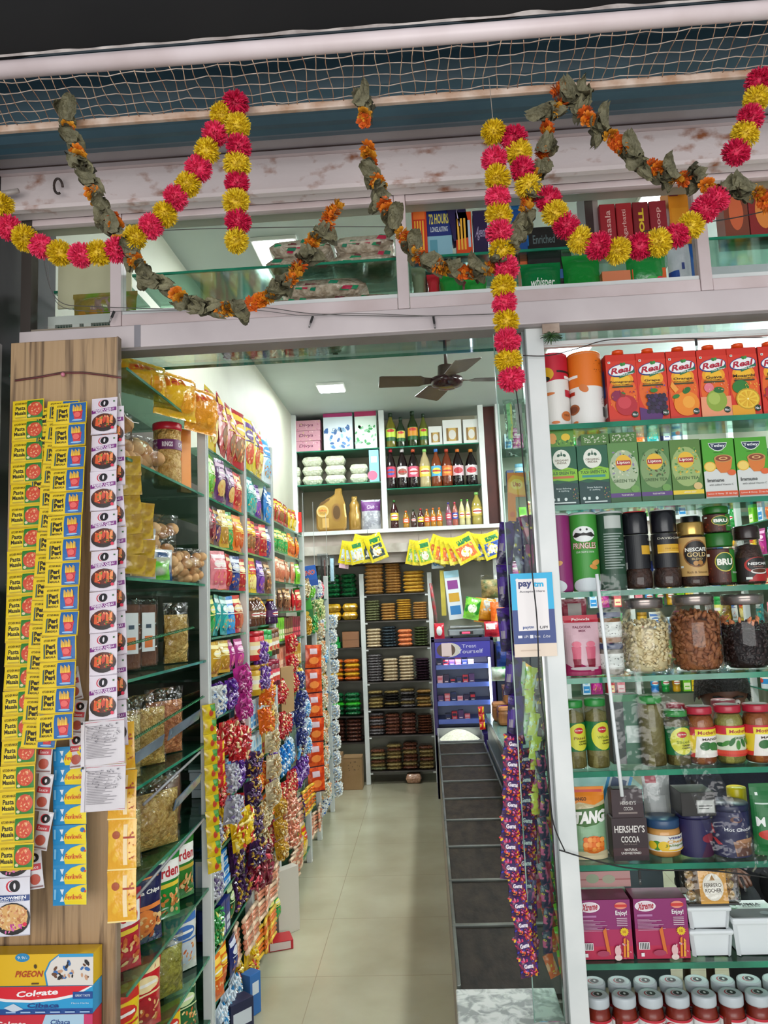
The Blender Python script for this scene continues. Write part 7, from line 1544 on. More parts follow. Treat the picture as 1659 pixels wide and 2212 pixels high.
for k, (x0, x1, c, t) in enumerate(((1293, 1327, '9A1C26', 'Masala'), (1329, 1363, 'A01C24', 'Agarbatti'), (1365, 1399, '7A1820', 'ROLL'), (1401, 1438, '8A1C28', 'Dhoop'))):
    xc, w, zb_, h = rect(x0, x1, 395, 478, 2.15); h = min(h+(zb_-LS), .138)
    V = lambda u, v, o, w=w, h=h: (-(v-h/2)*1.0, -o, u+h/2)
    m = MB(); m.box(-w/2, w/2, 0, .10, 0, h, c, .002)
    T = lambda u, v, o, w=w, h=h: (w/2-v, -o, h/2+u)
    m.art(T, h, w, [('r', .03, .05, .97, .95, c), ('t', t, .5, .5, .7, .34, 'D8B82A' if t == 'ROLL' else 'D8A8A0', 0, .05 if t == 'ROLL' else .01), ('r', .05, .15, .14, .8, 'C8A02A')])
    o = m.build('incense_box'); o.location = (xc, 2.15, LS+.001); tag(o, 'upright dark red box, %s from the left in the red row on the window shelf' % ORD[k], 'box', 'dark red boxes')
tbox(1262, 1291, 400, 480, 2.17, LS, .10, '3A2A2A', [('r', .6, 0, 1, 1, '8A7A7A')], 'incense_box', 'open dark carton leaning left of the dark red boxes')
tbox(1443, 1486, 398, 458, 2.15, LS, .07, 'D8861C', [('r', .05, .8, .5, 1, '7A2A3A'), ('r', .1, .1, .9, .6, 'E0921E')], 'medicine_box', 'yellow-orange box right of the dark red boxes')
# lower level
DB = noisy('2C4A44', '5A3430', 14, .35, .4)
m = pouch(.19, .13, .08, film('2A4A40', '6A3A3A', 18), [('e', .3, .5, .2, .3, '3A6A4A'), ('e', .7, .5, .15, .3, '6A2A2A'), ('r', .45, .1, .52, .9, 'A8A04A')], seed=61); o = m.build('snack_packet'); p = rect(895, 1045, 500, 600, 2.2); o.location = (p[0], 2.2, LZ+.045); tag(o, 'dark green and red glossy bag behind the marigold swag', 'packet')
def pad(w, h, d, c, txt=None, seed=1):
    return pouch(w, h, d, film(c), ([('t', txt, .5, .55, .62, .22, 'E8F0E4', .25, .02)] if txt else [])+[('r', .08, .1, .2, .3, '2A3A8A'), ('p', [(.3, .1), (.9, .14), (.9, .3), (.5, .34)], '3AAA4A'), ('e', .8, .25, .1, .08, 'D83A4A')], seed=seed, ty=.3)
for k, (x0, x1, yt, yb, c, tx, lb) in enumerate(((889, 920, 575, 632, '7A8A6A', None, 'grey-green upright pack at the left of the lower window row'), (922, 950, 590, 628, 'B82A34', None, 'red pack between green packs in the lower window row'), (950, 1000, 590, 628, '1E8A34', None, 'green pack right of the red pack in the lower window row'), (1002, 1052, 600, 622, '2A9A3A', None, 'flat green and red pack by the pompom tail'),
        (1125, 1213, 566, 617, '0E7A3C', 'whisper', 'dark green pad pack with white script lettering'), (1216, 1298, 548, 614, '1A8A34', None, 'bright green pad pack under the pompom swag'), (1352, 1440, 544, 582, '1E8A3A', None, 'green pack lying on the orange boxes'), (1442, 1504, 512, 602, 'C8D4DC', None, 'blue and white pack at the right end of the lower row'))):
    xc, w, zb_, h = rect(x0, x1, yt, yb, 2.145+.01*(k % 2)); z = LZ+.002 if k != 6 else LZ+.05; h = h+max(0, zb_-z)
    m = pad(w, h, .05, c, tx, 60+k)
    if k == 7: m = pouch(w, h, .05, film('C8D0D4'), [('r', 0, 0, .3, .5, '1E4A9A'), ('r', .75, 0, 1, 1, '1E5AA8'), ('r', .4, .5, .5, .6, '3A4A8A')], seed=3, ty=.3)
    o = m.build('pad_pack'); o.location = (xc, 2.155+.01*(k % 2), z); tag(o, lb, 'pack')
tbox(1137, 1232, 490, 553, 2.17, LZ+.085, .07, '191716', [('t', 'Enriched', .4, .8, .5, .14, '5A6A6A', 0, .01), ('r', .1, .1, .9, .35, '2A2624'), ('r', .7, .15, .8, .3, '3A6AA8')], 'medicine_box', 'black box lying above the dark green pad pack')
tbox(1123, 1234, 553, 572, 2.18, LZ+.058, .06, 'D8643A', [('r', 0, 0, .5, .5, 'E0D8D0'), ('r', .5, .5, 1, 1, '2A2220')], 'medicine_box', 'thin orange and white box under the black box')
tbox(1301, 1363, 585, 615, 2.14, LZ, .06, 'E0845A', [('r', 0, .55, 1, .62, 'F0D8C8'), ('t', 'Nirma', .5, .3, .5, .3, '3A3A8A', .2, .02)], 'soap_box', 'pale orange box under the middle of the right swag')
tbox(1366, 1440, 580, 610, 2.14, LZ, .06, 'D8602A', [('r', 0, .1, 1, .5, 'E8C8B8')], 'soap_box', 'orange and white box beneath the green pack')
# rice bags behind the middle pane
def ricebag(w, h, seed):
    m = grainpack('CDBDA8', 'A89680', w, .15, h, seed); rr = random.Random(seed)
    for k in range(9):
        u = rr.uniform(-.4, .4)*w; v = rr.uniform(.2, .8)*h; a = rr.uniform(-.6, .6); L = rr.uniform(.008, .02); y = -.0015+.012*abs((v/h-.5)*2)**3*8*.2
        m.add([(u-L, .004+y, v-.004), (u+L*.6, .004+y, v-.007), (u+L, .004+y, v+.004), (u-L*.5, .004+y, v+.007)], [(0, 1, 2, 3)], film(['1E8A5A', 'B82A4A', '1E7A5A', '6A3A3A'][k % 4]))
    return m
for k, (x0, x1, z, lb) in enumerate(((572, 712, LS, 'rice bag, left of two at the bottom of the upper window shelf'), (716, 856, LS, 'rice bag, right of two at the bottom of the upper window shelf'), (580, 716, LS+.052, 'rice bag on top at the left of the upper window shelf'), (720, 852, LS+.052, 'rice bag on top at the right of the upper window shelf'),
        (560, 700, LZ, 'rice bag, left of two behind the sash rail'), (704, 856, LZ, 'rice bag, right of two behind the sash rail'), (575, 705, LZ+.055, 'second rice bag up at the left behind the pane'), (712, 850, LZ+.055, 'second rice bag up at the right behind the pane'), (600, 790, LZ+.11, 'rice bag topping the lower pile behind the middle pane'))):
    xc, w, q, h = rect(x0, x1, 500, 540, 2.18); o = ricebag(w, .051, 70+k).build('rice_bag'); o.location = (xc, 2.16, z+.001); tag(o, lb, 'rice bag', 'rice bags behind the middle window')
m = pouch(.07, .035, .03, film('E8C81C', '3A6AA8', 12), [], .004, 3); p = rect(320, 362, 650, 672, 2.2); o = m.build('snack_packet'); o.location = (p[0], 2.2, LZ+.02); tag(o, 'small yellow and blue packet at the foot of the middle window', 'packet')
# brown paper bags at the back of the loft glass, their undersides seen below the beam
for k, (x0, x1, lb) in enumerate(((470, 596, 'brown paper bag seen under the lintel beam, left of two'), (598, 744, 'brown paper bag seen under the lintel beam, right of two'))):
    xc, w, q, h = rect(x0, x1, 735, 765, 2.36); m = grainpack('B8947A', '8A6450', w, .085, .06, 80+k)
    rr = random.Random(k)
    for i in range(60):
        X = rr.uniform(-.42, .40)*w; Y_ = .008+.0095*(i % 8); e = .0006
        m.box(X, X+rr.uniform(.004, .014), Y_, Y_+.004, e, e+.004, '6A3A2C')
    o = m.build('paper_bag'); o.location = (xc, 2.322, 2.3675); tag(o, lb, 'bag', 'brown paper bags')
# left pane: cream board, olive bundle, white louvred frame
p0 = uy(36, 440, 2.17); 
o = MB().box(-.12, .11, 0, .006, 0, .20, noisy('C9C6A4', 'B4B08E', 5, .6)).build('board'); o.location = (-.965, 2.185, 2.49); tag(o, 'cream board leaning behind the left upper window', 'board')
m = pouch(.20, .09, .06, film('8A7A3A', '6A8A2A', 9), [('p', [(.3, .2), (.9, .3), (.85, .8), (.4, .7)], '8A7468'), ('r', .1, .1, .5, .3, 'A87A2A')], seed=6, wr=.006); o = m.build('cloth_bundle'); o.location = (-.93, 2.17, 2.435); tag(o, 'olive and brown crumpled bundle behind the left upper window', 'bundle')
lf_ = thing('reflected_window', 'white framed row of three small barred openings behind the left upper window', 'reflection stand-in', (-.965, 2.145, LZ+.001))
m = MB(); W_ = noisy('C8CEC6', 'B4BAB2', 6, .5); m.box(-.13, .12, 0, .02, 0, .010, W_).box(-.13, .12, 0, .02, .055, .082, W_)
for x in (-.13, -.055, -.02, .09): m.box(x, x+.022, 0, .02, .01, .055, W_)
m.build('frame', lf_)
m = MB(); m.box(-.12, .11, .016, .02, .01, .055, '24443A')
for i in range(26): m.tube([(-.105+.0085*i, .010, .008), (-.103+.0085*i, .004, .056)], .0008, 'A8B4A8', 4)
m.build('bars', lf_)
# far right pane
tbox(1560, 1612, 398, 450, 2.16, LS, .06, '7A4030', [('e', .5, .5, .3, .3, 'C8603A')], 'snack_box', 'brown box behind the far right upper window, left of two'); tbox(1614, 1680, 392, 450, 2.16, LS, .06, '8A2A2A', [('e', .5, .5, .3, .3, 'D8803A')], 'snack_box', 'dark red box behind the far right upper window, right of two')
o = MB().box(-.10, .12, 0, .005, 0, .115, noisy('B8C0C0', 'A0AAAA', 4, .3)).build('board'); o.location = (uy(1600, 560, 2.16).x, 2.16, LZ+.002); tag(o, 'silver-grey board behind the far right upper window', 'board')

# ================================================================== hung in the doorway beside the glass screen
px0 = uy(1100, 1240, 2.05); pb = uy(1105, 1420, 2.05); w_ = .110; h_ = px0.z-pb.z
f = [('r', 0, 0, 1, 1, 'E4D2BE'), ('r', 0, .155, 1, 1, '2A4282'), ('r', 0, .56, 1, 1, '12AEDC'), ('r', .13, .31, .86, .93, 'ECE6E4'), ('e', .16, .92, .04, .02, 'ECE6E4'), ('t', 'pay', .34, .855, .32, .085, '1C2E6E', 0, .04), ('t', 'tm', .66, .862, .24, .065, '12AEDC', 0, .04), ('t', 'Accepted Here', .5, .775, .60, .032, '3A3A4A', 0, .01), ('t', 'paytm', .36, .345, .26, .04, '1C4A8E', 0, .02), ('t', 'UPI', .72, .345, .18, .032, '2A2A3A', .2, .01),
     ('r', .10, .225, .20, .255, 'E8E8F0'), ('t', 'UPI', .29, .24, .10, .03, 'E8E8F0'), ('r', .38, .22, .46, .26, 'E8E8F0'), ('t', 'Bank', .56, .24, .14, .03, 'E8E8F0'), ('t', 'Lite', .78, .24, .16, .035, 'E8E8F0', .3), ('r', .15, .07, .6, .08, 'C8B4A0')]
m = MB().box(0, w_, 0, .003, 0, h_, 'E4D2BE').art(lambda u, v, o: (u+w_/2, -o, v), w_, h_, f)
o = m.build('payment_sign'); o.location = (.222, 2.043, pb.z); tag(o, 'blue and white payment sign fixed on the narrow glass screen', 'sign')
V2 = Vector((1, .25, 0))
PP = plain_sachet('1E0E3A', .048, .12, '3E1C78', 3, t=.03, art=[('r', .1, .3, .35, .7, '4A2A8A'), ('r', .05, .30, .25, .48, '8A8290')])
strip(PP, 'purple_sachet', 'chain of dark purple foil chocolate packs hanging left of the payment sign', 'packet strip', uy(1084, 1128, 2.13), uy(1112, 1600, 2.11), 5, .12, V2, jitter=.05)
PP2 = plain_sachet('241040', .04, .10, '5A2AA0', 4, t=.025)
strip(PP2, 'purple_sachet', 'narrower chain of shiny purple packs beside the dark purple one', 'packet strip', uy(1100, 1250, 2.15), uy(1122, 1610, 2.13), 5, .10, V2, jitter=.06)
def gem(seed):
    m = pouch(.066, .066, .026, film('3A1A4A', '8A2A4A', 20), [('sp', 0, .05, 1, .95, 60, .075, ['E86A1C', 'D83A6A', 'E8B82C', '3A3AA8', 'C82C2C', '5A2A8A', 'D87AA8'], seed), ('e', .4, .55, .28, .18, '3A1A5A'), ('t', 'Gems', .42, .55, .5, .2, 'E8E0E8', .1, .04)], .004, seed, .06, 8, 8, wr=.002); return m.mesh('gems_sachet')
GM = gem(3)
strip(GM, 'candy_sachet', 'long multicoloured chain of button sweets sachets in front of the bins', 'sachet strip', uy(1108, 1590, 2.10), uy(1102, 1900, 2.06), 7, .060, V2, jitter=.03)
strip(GM, 'candy_sachet', 'lower multicoloured chain of button sweets sachets ending above the granite', 'sachet strip', uy(1112, 1895, 2.08), uy(1146, 2110, 2.04), 5, .060, V2, jitter=.05)
strip(GM, 'candy_sachet', 'second multicoloured chain of button sweets sachets behind the glass edge', 'sachet strip', uy(1136, 1620, 2.16), uy(1140, 2080, 2.12), 10, .060, V2, jitter=.04)
CH = [('6A1E5A', 'D8386A', 1148, 1112, 1165, 1238, 'magenta'), ('B81E2A', 'E8607A', 1165, 1112, 1180, 1240, 'red'), ('3A2A5A', '8A7AA8', 1120, 1120, 1135, 1240, 'violet'), ('C85A4A', 'E8A07A', 1186, 1118, 1194, 1240, 'salmon'),
      ('C83A8A', '3A2A6A', 1134, 1114, 1148, 1238, 'dark pink'), ('8A1E2A', 'D8A0A8', 1174, 1114, 1188, 1240, 'dark red'), ('5A4A7A', 'D86A9A', 1140, 1900, 1150, 2100, 'mauve'), ('E8E8D8', '7AC83A', 1130, 1430, 1138, 1600, 'pale green'), ('2A2A2A', 'A83A5A', 1158, 1440, 1166, 1640, 'black'), ('D8B83A', 'C83A3A', 1196, 1640, 1200, 1800, 'gold'), ('E85A7A', 'E8D8D8', 1150, 1700, 1172, 1960, 'rose'), ('1E7A3A', 'C8D84A', 1200, 1860, 1212, 2060, 'dark green'),
      ('D8D85A', 'F0F0E0', 1140, 1440, 1152, 1640, 'yellow and white'), ('6AC83A', 'E8E0D8', 1186, 1440, 1196, 1640, 'lime green'), ('7A6A6A', 'C8C0C0', 1165, 1450, 1172, 1700, 'grey'), ('E8A0B0', 'F4E8E8', 1146, 1640, 1156, 1900, 'pale pink'),
      ('D83A6A', 'F07A9A', 1160, 1680, 1192, 1980, 'deep pink'), ('3A9A2A', '8AD84A', 1192, 1630, 1206, 2000, 'green'), ('2E2A4A', 'D85A8A', 1172, 1620, 1184, 2060, 'navy and pink'), ('7AC82A', 'E87A3A', 1206, 1700, 1220, 2100, 'lime and orange'), ('E8E060', 'C85A8A', 1150, 1520, 1160, 1760, 'pale yellow'), ('E86A3A', 'F0B08A', 1180, 1900, 1200, 2110, 'orange')]
for i, (c1, c2, xa, ya, xb, yb, nm) in enumerate(CH):
    me = plain_sachet(c1, .028, .06, c2, 20+i, t=.010, art=[('sp', 0, .1, 1, .9, 9, .16, [c2, c1, 'E8C03A'], i)])
    Y = 2.125+.012*(i % 6); a = uy(xa, ya, Y); b = uy(xb, yb, Y)
    strip(me, 'sweets_sachet', '%s strip of small sweets hanging behind the glass screen' % nm, 'sachet strip', a, b, max(2, int((a.z-b.z)/.055)), .06, V2, 'thin sweets strips behind the glass screen', jitter=.10)
o = pouch(.066, .165, .04, clear('F0F6F2', .10, .1, 1.0, 26), [('p', [(.1, .3), (.3, .25), (.35, .95), (.12, .9)], 'A8D8A0'), ('p', [(.2, .3), (.3, .3), (.36, .9), (.28, .9)], 'E8D88A'), ('r', .5, .35, .8, .9, 'C8B4B8')], .01, 5, .1, 8, 12, wr=.006).build('foil_bag'); p = uy(1118, 985, 2.14); o.location = p; tag(o, 'clear crinkled bag with green and yellow shine, under the pompom tail', 'bag')
m = MB(); a = uy(1098, 1127, 2.14); 
def card_(u, v, o): return (u, -o, v)
ww, hh = .052, .138
m.add([(-ww/2, 0, 0), (-.004, 0, 0), (-.004, 0, hh*.5), (ww/2, 0, hh*.5), (ww/2, 0, hh), (-ww/2, 0, hh)], [(0, 1, 2, 3, 4, 5)], 'E87A1C'); m.add([(x, .002, z) for x, y, z in m.v[:6]], [(5, 4, 3, 2, 1, 0)], 'D86A14'); m.add(m.v[:12], [(k, (k+1) % 6, 6+(k+1) % 6, 6+k) for k in range(6)], 'D86A14')
m.art(card_, ww, hh, [('p', [(.05, .6), (.4, .55), (.98, .52), (.98, .9), (.3, .95), (.05, .85)], 'F0A82A'), ('e', .5, .76, .32, .11, 'F0C85A'), ('t', 'Uno', .5, .76, .42, .10, 'B83A1C', 0, .03), ('e', .24, .14, .14, .06, 'D85A1C')])
o = m.build('display_card'); o.location = (a.x+ww/2, 2.14, a.z); o.rotation_euler = (0, R(2), 0); tag(o, 'orange L-shaped display card behind the glass screen', 'card')
# clear plastic film curtain in front of the cabinet
m = MB(); A_, B_ = [(1287, 1240), (1345, 1735)], [(1352, 1205), (1430, 1735)]
n = 24; vs = []
for j in range(n+1):
    t = j/n
    for i in range(7):
        u = i/6; x = (1287+58*t)*(1-u)+(1352+78*t)*u; y = 1240+495*t; p = uy(x, y, 2.05+.004*math.sin(u*7+t*5)); vs.append(p)
m.add(vs, [(j*7+i, j*7+i+1, j*7+i+8, j*7+i+7) for j in range(n) for i in range(6)], clear('FCFEFD', .03, .15, .8, 20), True)
o = m.build('plastic_film'); tag(o, 'strip of clear plastic film hanging over the cabinet glass', 'plastic film')
MB().tube([uy(1289+55*t, 1240+480*t, 2.048) for t in (0, .25, .5, .75, 1)], .0048, noisy('F2F6F6', 'E4EAEA', 5, .25), 8).build('streak_tube', o)  # white tube drawing the bright streak reflected in the glass
m = MB(); vs = []
for j in range(15):
    t = j/14
    for i in range(6):
        u = i/5; x = (1400+150*t)+(70+60*t)*u; y = 1480+380*t+40*u; vs.append(uy(x, y, 2.052+.005*math.sin(u*6+t*9)))
m.add(vs, [(j*6+i, j*6+i+1, j*6+i+7, j*6+i+6) for j in range(14) for i in range(5)], clear('FCFEFD', .03, .15, .9, 24), True)
tag(m.build('plastic_film'), 'slanting fold of clear plastic film over the lower cabinet', 'plastic film')

# ================================================================== cooler, scales and goods by the counter
YF = 6.34; xc, w, zb_, h = rect(936, 1072, 1378, 1610, YF); FT = zb_+h; X0, X1 = xc-w/2, xc+w/2
cl = thing('drinks_cooler', 'purple glass-door chocolate cooler at the end of the grain bins', 'cooler', (xc, YF, 0))
PUR = noisy('2A1C5A', '241650', 4, .3)
m = MB(); m.box(-w/2, -w/2+.03, 0, .42, 0, FT, PUR, .004).box(w/2-.03, w/2, 0, .42, 0, FT, PUR, .004).box(-w/2, w/2, 0, .42, FT-.03, FT, PUR, .004).box(-w/2, w/2, 0, .42, 0, .5, PUR, .004).box(-w/2, w/2, .40, .42, .5, FT, noisy('C8D0E0', 'B4BED4', 3, .5)); m.build('body', cl)
m = MB(); H0 = FT-.155
m.box(-w/2+.03, w/2-.03, -.004, .03, H0, FT-.03, col('2E2A8A', .3, 0, .25)).art(lambda u, v, o: (u, -.004-o, H0+v), w-.06, .125, [('e', .25, .5, .22, .46, 'C8C0B8'), ('e', .2, .5, .17, .46, '5A4438'), ('r', .12, .1, .3, .95, 'D8C0C0'), ('t', 'Treat', .62, .72, .26, .22, 'C8C8DC', 0, .0), ('t', 'Yourself', .64, .38, .46, .26, 'D0D0E0', 0, .0)]); m.build('header_sign', cl)
for q in range(4):
    z = .60+.145*q; MB().box(-w/2+.032, w/2-.032, .04, .38, z-.012, z, noisy('5A6EC0', '4A5EB0', 4, .3)).box(-w/2+.032, w/2-.032, .03, .04, z-.025, z+.012, noisy('6A7ECC', '5468B8', 4, .3)).build('shelf', cl)
MB().box(w/2-.048, w/2-.034, .02, .04, .52, H0-.01, col('EAF4FF', .4, 0, 7)).build('light_strip', cl)
MB().box(-w/2+.03, w/2-.03, -.002, .002, .5, H0, PANE).build('door_glass', cl)
area('cooler_glow', (xc, YF+.08, H0-.02), (0, 0, 0), .28, .1, 2.2, (.85, .92, 1))
cc = ['1E1A3A', '2A2A44', 'C82C3A', '5A3A6A', 'D8606A', '1E2A5A', 'E0A0A8', '3A2A4A']
k = 0
for q in range(4):
    for i in range(6):
        z = .60+.145*q+.001; x = -w/2+.06+.052*i
        if q == 0 and i in (0, 5): continue
        o = boxpack(.044, .05, [.05, .06, .075, .085][(q+i) % 4]*.9, cc[(q*3+i) % 8], [('r', .1, .5, .9, .8, cc[(q+i*3+2) % 8]), ('r', .2, .2, .8, .3, 'D8C8C8')]).build('chocolate_box'); o.location = (xc+x, YF+.06, z)
        tag(o, 'small chocolate pack, %s from the left on the %s shelf up in the purple cooler' % (ORD[i], ORD[q]), 'chocolate', 'chocolate packs in the cooler'); k += 1
# scales
sx, sw, sz, shh = rect(968, 1046, 1352, 1378, YF+.03)
t = thing('weighing_scale', 'steel electronic weighing scale standing on the purple cooler', 'scale', (sx, YF+.06, FT+.001))
m = MB(); m.box(-sw/2, sw/2, -.05, .20, .012, .07, noisy('8A9094', '5E6468', 6, .3, metal=.4), .012); m.build('body', t)
MB().box(-sw*.45, sw*.45, -.03, .19, .082, .094, STEEL, .004).build('pan', t)
MB().box(-.055, .055, -.054, -.049, .028, .052, '1A1214').box(-.035, .03, -.0555, -.0535, .033, .047, col('F0304A', .4, 0, 2.5)).build('display', t)
for x in (-sw*.4, sw*.4): MB().lathe([(.012, 0), (.012, .013)], '1A1A1A', 10, (x, .02, 0)).build('foot', t)
# ledge with packets right of the cooler
tag(MB().box(X1+.01, X1+.5, YF-.02, YF+.35, 0, FT-.06, noisy('14203A', '0E1526', 4, .5)).build('side_cabinet'), 'dark blue cabinet beside the purple cooler', 'cabinet')
def fp(m, name, x0, x1, yt, yb, Y, lb, cat='packet', rot=(0, 0, 0)):
    xc_, w_, zb2, h_ = rect(x0, x1, yt, yb, Y); o = m(w_, h_).build(name); o.location = (xc_, Y, zb2); o.rotation_euler = rot; return tag(o, lb, cat)
fp(lambda w, h: pouch(w, h, .05, film('7AC83A', '1E8A2A', 9), [('e', .5, .5, .3, .2, 'E8F0D8')], wr=.006), 'snack_packet', 998, 1032, 1290, 1338, YF+.20, 'green crumpled packet behind the weighing scale', rot=(0, R(12), 0))
fp(lambda w, h: pouch(w, h, .06, film('D8901C'), [('r', .4, .5, .8, .9, 'A8A8A0'), ('r', .05, .05, .95, .12, 'B8401C')], wr=.004), 'snack_packet', 1022, 1066, 1292, 1345, YF+.26, 'golden yellow pack with a grey label beside the scale', rot=(0, R(8), 0))
fp(lambda w, h: pouch(w, h, .06, film('E8681C'), [('e', .5, .4, .3, .3, 'F0A040')], wr=.004), 'snack_packet', 1060, 1096, 1300, 1372, YF+.18, 'orange packet by the purple foil chain')
fp(lambda w, h: pouch(w, h, .05, film('C8283A'), [('r', .1, .5, .7, .9, 'E0D8D4')], wr=.004), 'snack_packet', 1046, 1080, 1342, 1376, YF+.10, 'red and white packet right of the scale')
fp(lambda w, h: pouch(w, h, .05, film('1E3A8A', '16244A', 9), [], wr=.006), 'snack_packet', 1072, 1104, 1385, 1440, YF-.046, 'dark blue packet hanging beside the cooler')
o = clearbag(.16, .20, .09, noisy('C8A86A', '5A7A4A', 20, .5, .6), 88); p = uy(1060, 1292, YF+.3); o.location = (p.x, YF+.33, p.z); tag(o, 'clear bag of pale snacks hanging above the golden pack', 'snack bag')
# white picture strip and bottle brushes
fp(lambda w, h: boxpack(w, .01, h, 'D8DEE2', [('r', .15, .62, .85, .80, '8A3A8A'), ('r', .15, .36, .85, .54, 'C89A2A'), ('r', .15, .10, .85, .28, '2A7AB8'), ('r', 0, .86, 1, 1, '9AC8D8')]), 'picture_card', 968, 1000, 1232, 1338, 6.80, 'white hanging card with three small coloured pictures', 'card', rot=(0, R(-4), 0))
fp(lambda w, h: MB().box(-w/2, w/2, 0, .008, 0, h, noisy('C8B84A', 'A8982A', 8, .5)), 'ruler_pack', 952, 962, 1232, 1330, 6.81, 'narrow yellow pack hanging left of the picture card', 'pack')
m = MB(); pts = [uy(x, y, YF+.12) for x, y in ((930, 1260), (936, 1300), (948, 1383))]; m.tube(pts, [.012, .016, .012], noisy('5A6A64', 'B8303A', 20, .3), 8); tag(m.build('umbrella'), 'folded dark umbrella leaning left of the cooler top', 'umbrella')
fp(lambda w, h: pouch(w, h, .04, film('C8283A'), [('e', .5, .5, .3, .3, 'E0E0E0')]), 'lighter_pack', 938, 960, 1346, 1380, YF+.05, 'small red and white packet at the left corner of the cooler')
# sachet bunches and small goods hanging under the downstand beam
YH = 6.79
def bunch(x0, x1, yt, yb, n, c3, lb, seed):
    xc_, w_, zb2, h_ = rect(x0, x1, yt, yb, YH); t = thing('sachet_bunch', lb, 'sachet bunch', (xc_, YH, zb2+h_)); rr = random.Random(seed)
    me = pouch(w_*.72, h_*.92, .02, film('E2CF1C'), [('r', .12, .12, .88, .62, c3), ('r', .3, .68, .9, .86, '1E7A3A'), ('e', .5, .35, .25, .18, 'E8E0D0'), ('sp', .2, .15, .8, .55, 10, .06, ['D8A04A', 'F0F0E0', c3], seed)], .01, seed, .03, 8, 8, wr=.003).mesh('sachet')
    for k in range(n):
        o = bpy.data.objects.new('sachet', me); C.objects.link(o); o.parent = t; a = (k-(n-1)/2)
        o.matrix_local = Matrix.Translation((a*w_*.10, -.022*k, 0)) @ Matrix.Rotation(-a*.22, 4, 'Y') @ Matrix.Translation((0, 0, -h_*.95))
    MB().tube([(0, 0, -.01), (0, -.01, .02), (0, 0, .05)], .002, '6A6A6A', 5).build('hook', t)
bunch(738, 784, 1168, 1222, 3, 'C8D8D8', 'yellow soup sachets bunched on a hook, left of the middle', 4)
bunch(768, 822, 1156, 1218, 4, '3A4A4A', 'larger yellow sachet bunch above the grain rack', 5)
bunch(884, 928, 1166, 1224, 3, '8AB84A', 'yellow and green soup sachets right above the grain rack', 6)
bunch(940, 1012, 1160, 1222, 5, 'E8703A', 'yellow and orange soup sachets beside the scissors card', 7)
bunch(1010, 1074, 1152, 1212, 4, '3A5AA8', 'yellow and blue soup sachets nearest the pompom tail', 8)
xc_, w2_, zb2, h2_ = rect(931, 957, 1162, 1228, YH+.02)
t = thing('scissors_card', 'light blue card with blue-handled scissors hanging under the beam', 'scissors', (xc_, YH+.02, zb2))
MB().box(-w2_/2, w2_/2, 0, .003, 0, h2_, 'C8D8E0').build('card', t)
m = MB()
for s in (-1, 1):
    m.tube([(s*.018+.017*math.cos(a), -.006, .05+.022*math.sin(a)) for a in [k*PI/6 for k in range(13)]], .005, '2A8AC8', 6); m.tube([(s*.012, -.006, .07), (-s*.006, -.006, .2)], [.004, .002], STEEL, 6)
m.build('scissors', t)
fp(lambda w, h: boxpack(w, .006, h, 'E0B8C4', [('r', .2, .2, .8, .5, 'D08AA0')]), 'tag_card', 731, 752, 1188, 1228, YH, 'small pink card hanging left of the yellow bunches', 'card', rot=(0, R(10), 0))
fp(lambda w, h: pouch(w, h, .03, clear('E4EAEE', .08, .1, .6, 25), [('r', .3, .1, .45, .9, '2A2624'), ('r', .6, .1, .75, .8, '5A3A34')]), 'blister_pack', 686, 710, 1196, 1262, YH, 'clear blister packet holding dark combs beside the antacid strip', 'packet')
fp(lambda w, h: pouch(w, h, .03, clear('E4EEF2', .08, .1, .6, 25), [('r', .2, .1, .8, .9, 'A8C8D8')]), 'blister_pack', 711, 724, 1200, 1262, YH, 'narrow pale blister packet right of the dark comb packet', 'packet')
for k, (x0, x1, yt, yb, c, lb) in enumerate(((654, 688, 1222, 1266, '1E5AB0', 'blue antacid box hanging at the top of its strip'), (644, 678, 1267, 1340, '3A9A2A', 'green antacid box hanging under the blue one'))):
    fp(lambda w, h: boxpack(w, .02, h, c, [('r', 0, 0, 1, .3, ['1A4A98', '1E6A2A'][k]), ('t', 'ENO', .5, .66, .8, .16 if k else .26, 'F0E8E8', .15, .06), ('t', 'ENO', .5, .66, .78, .15 if k else .25, 'B81E2A', .15, .03), ('e', .6, .2, .15, .06, 'E0B82C' if k else '1A4A98')]), 'antacid_box', x0, x1, yt, yb, 5.1, lb, 'box', rot=(0, R(-8), R(20)))

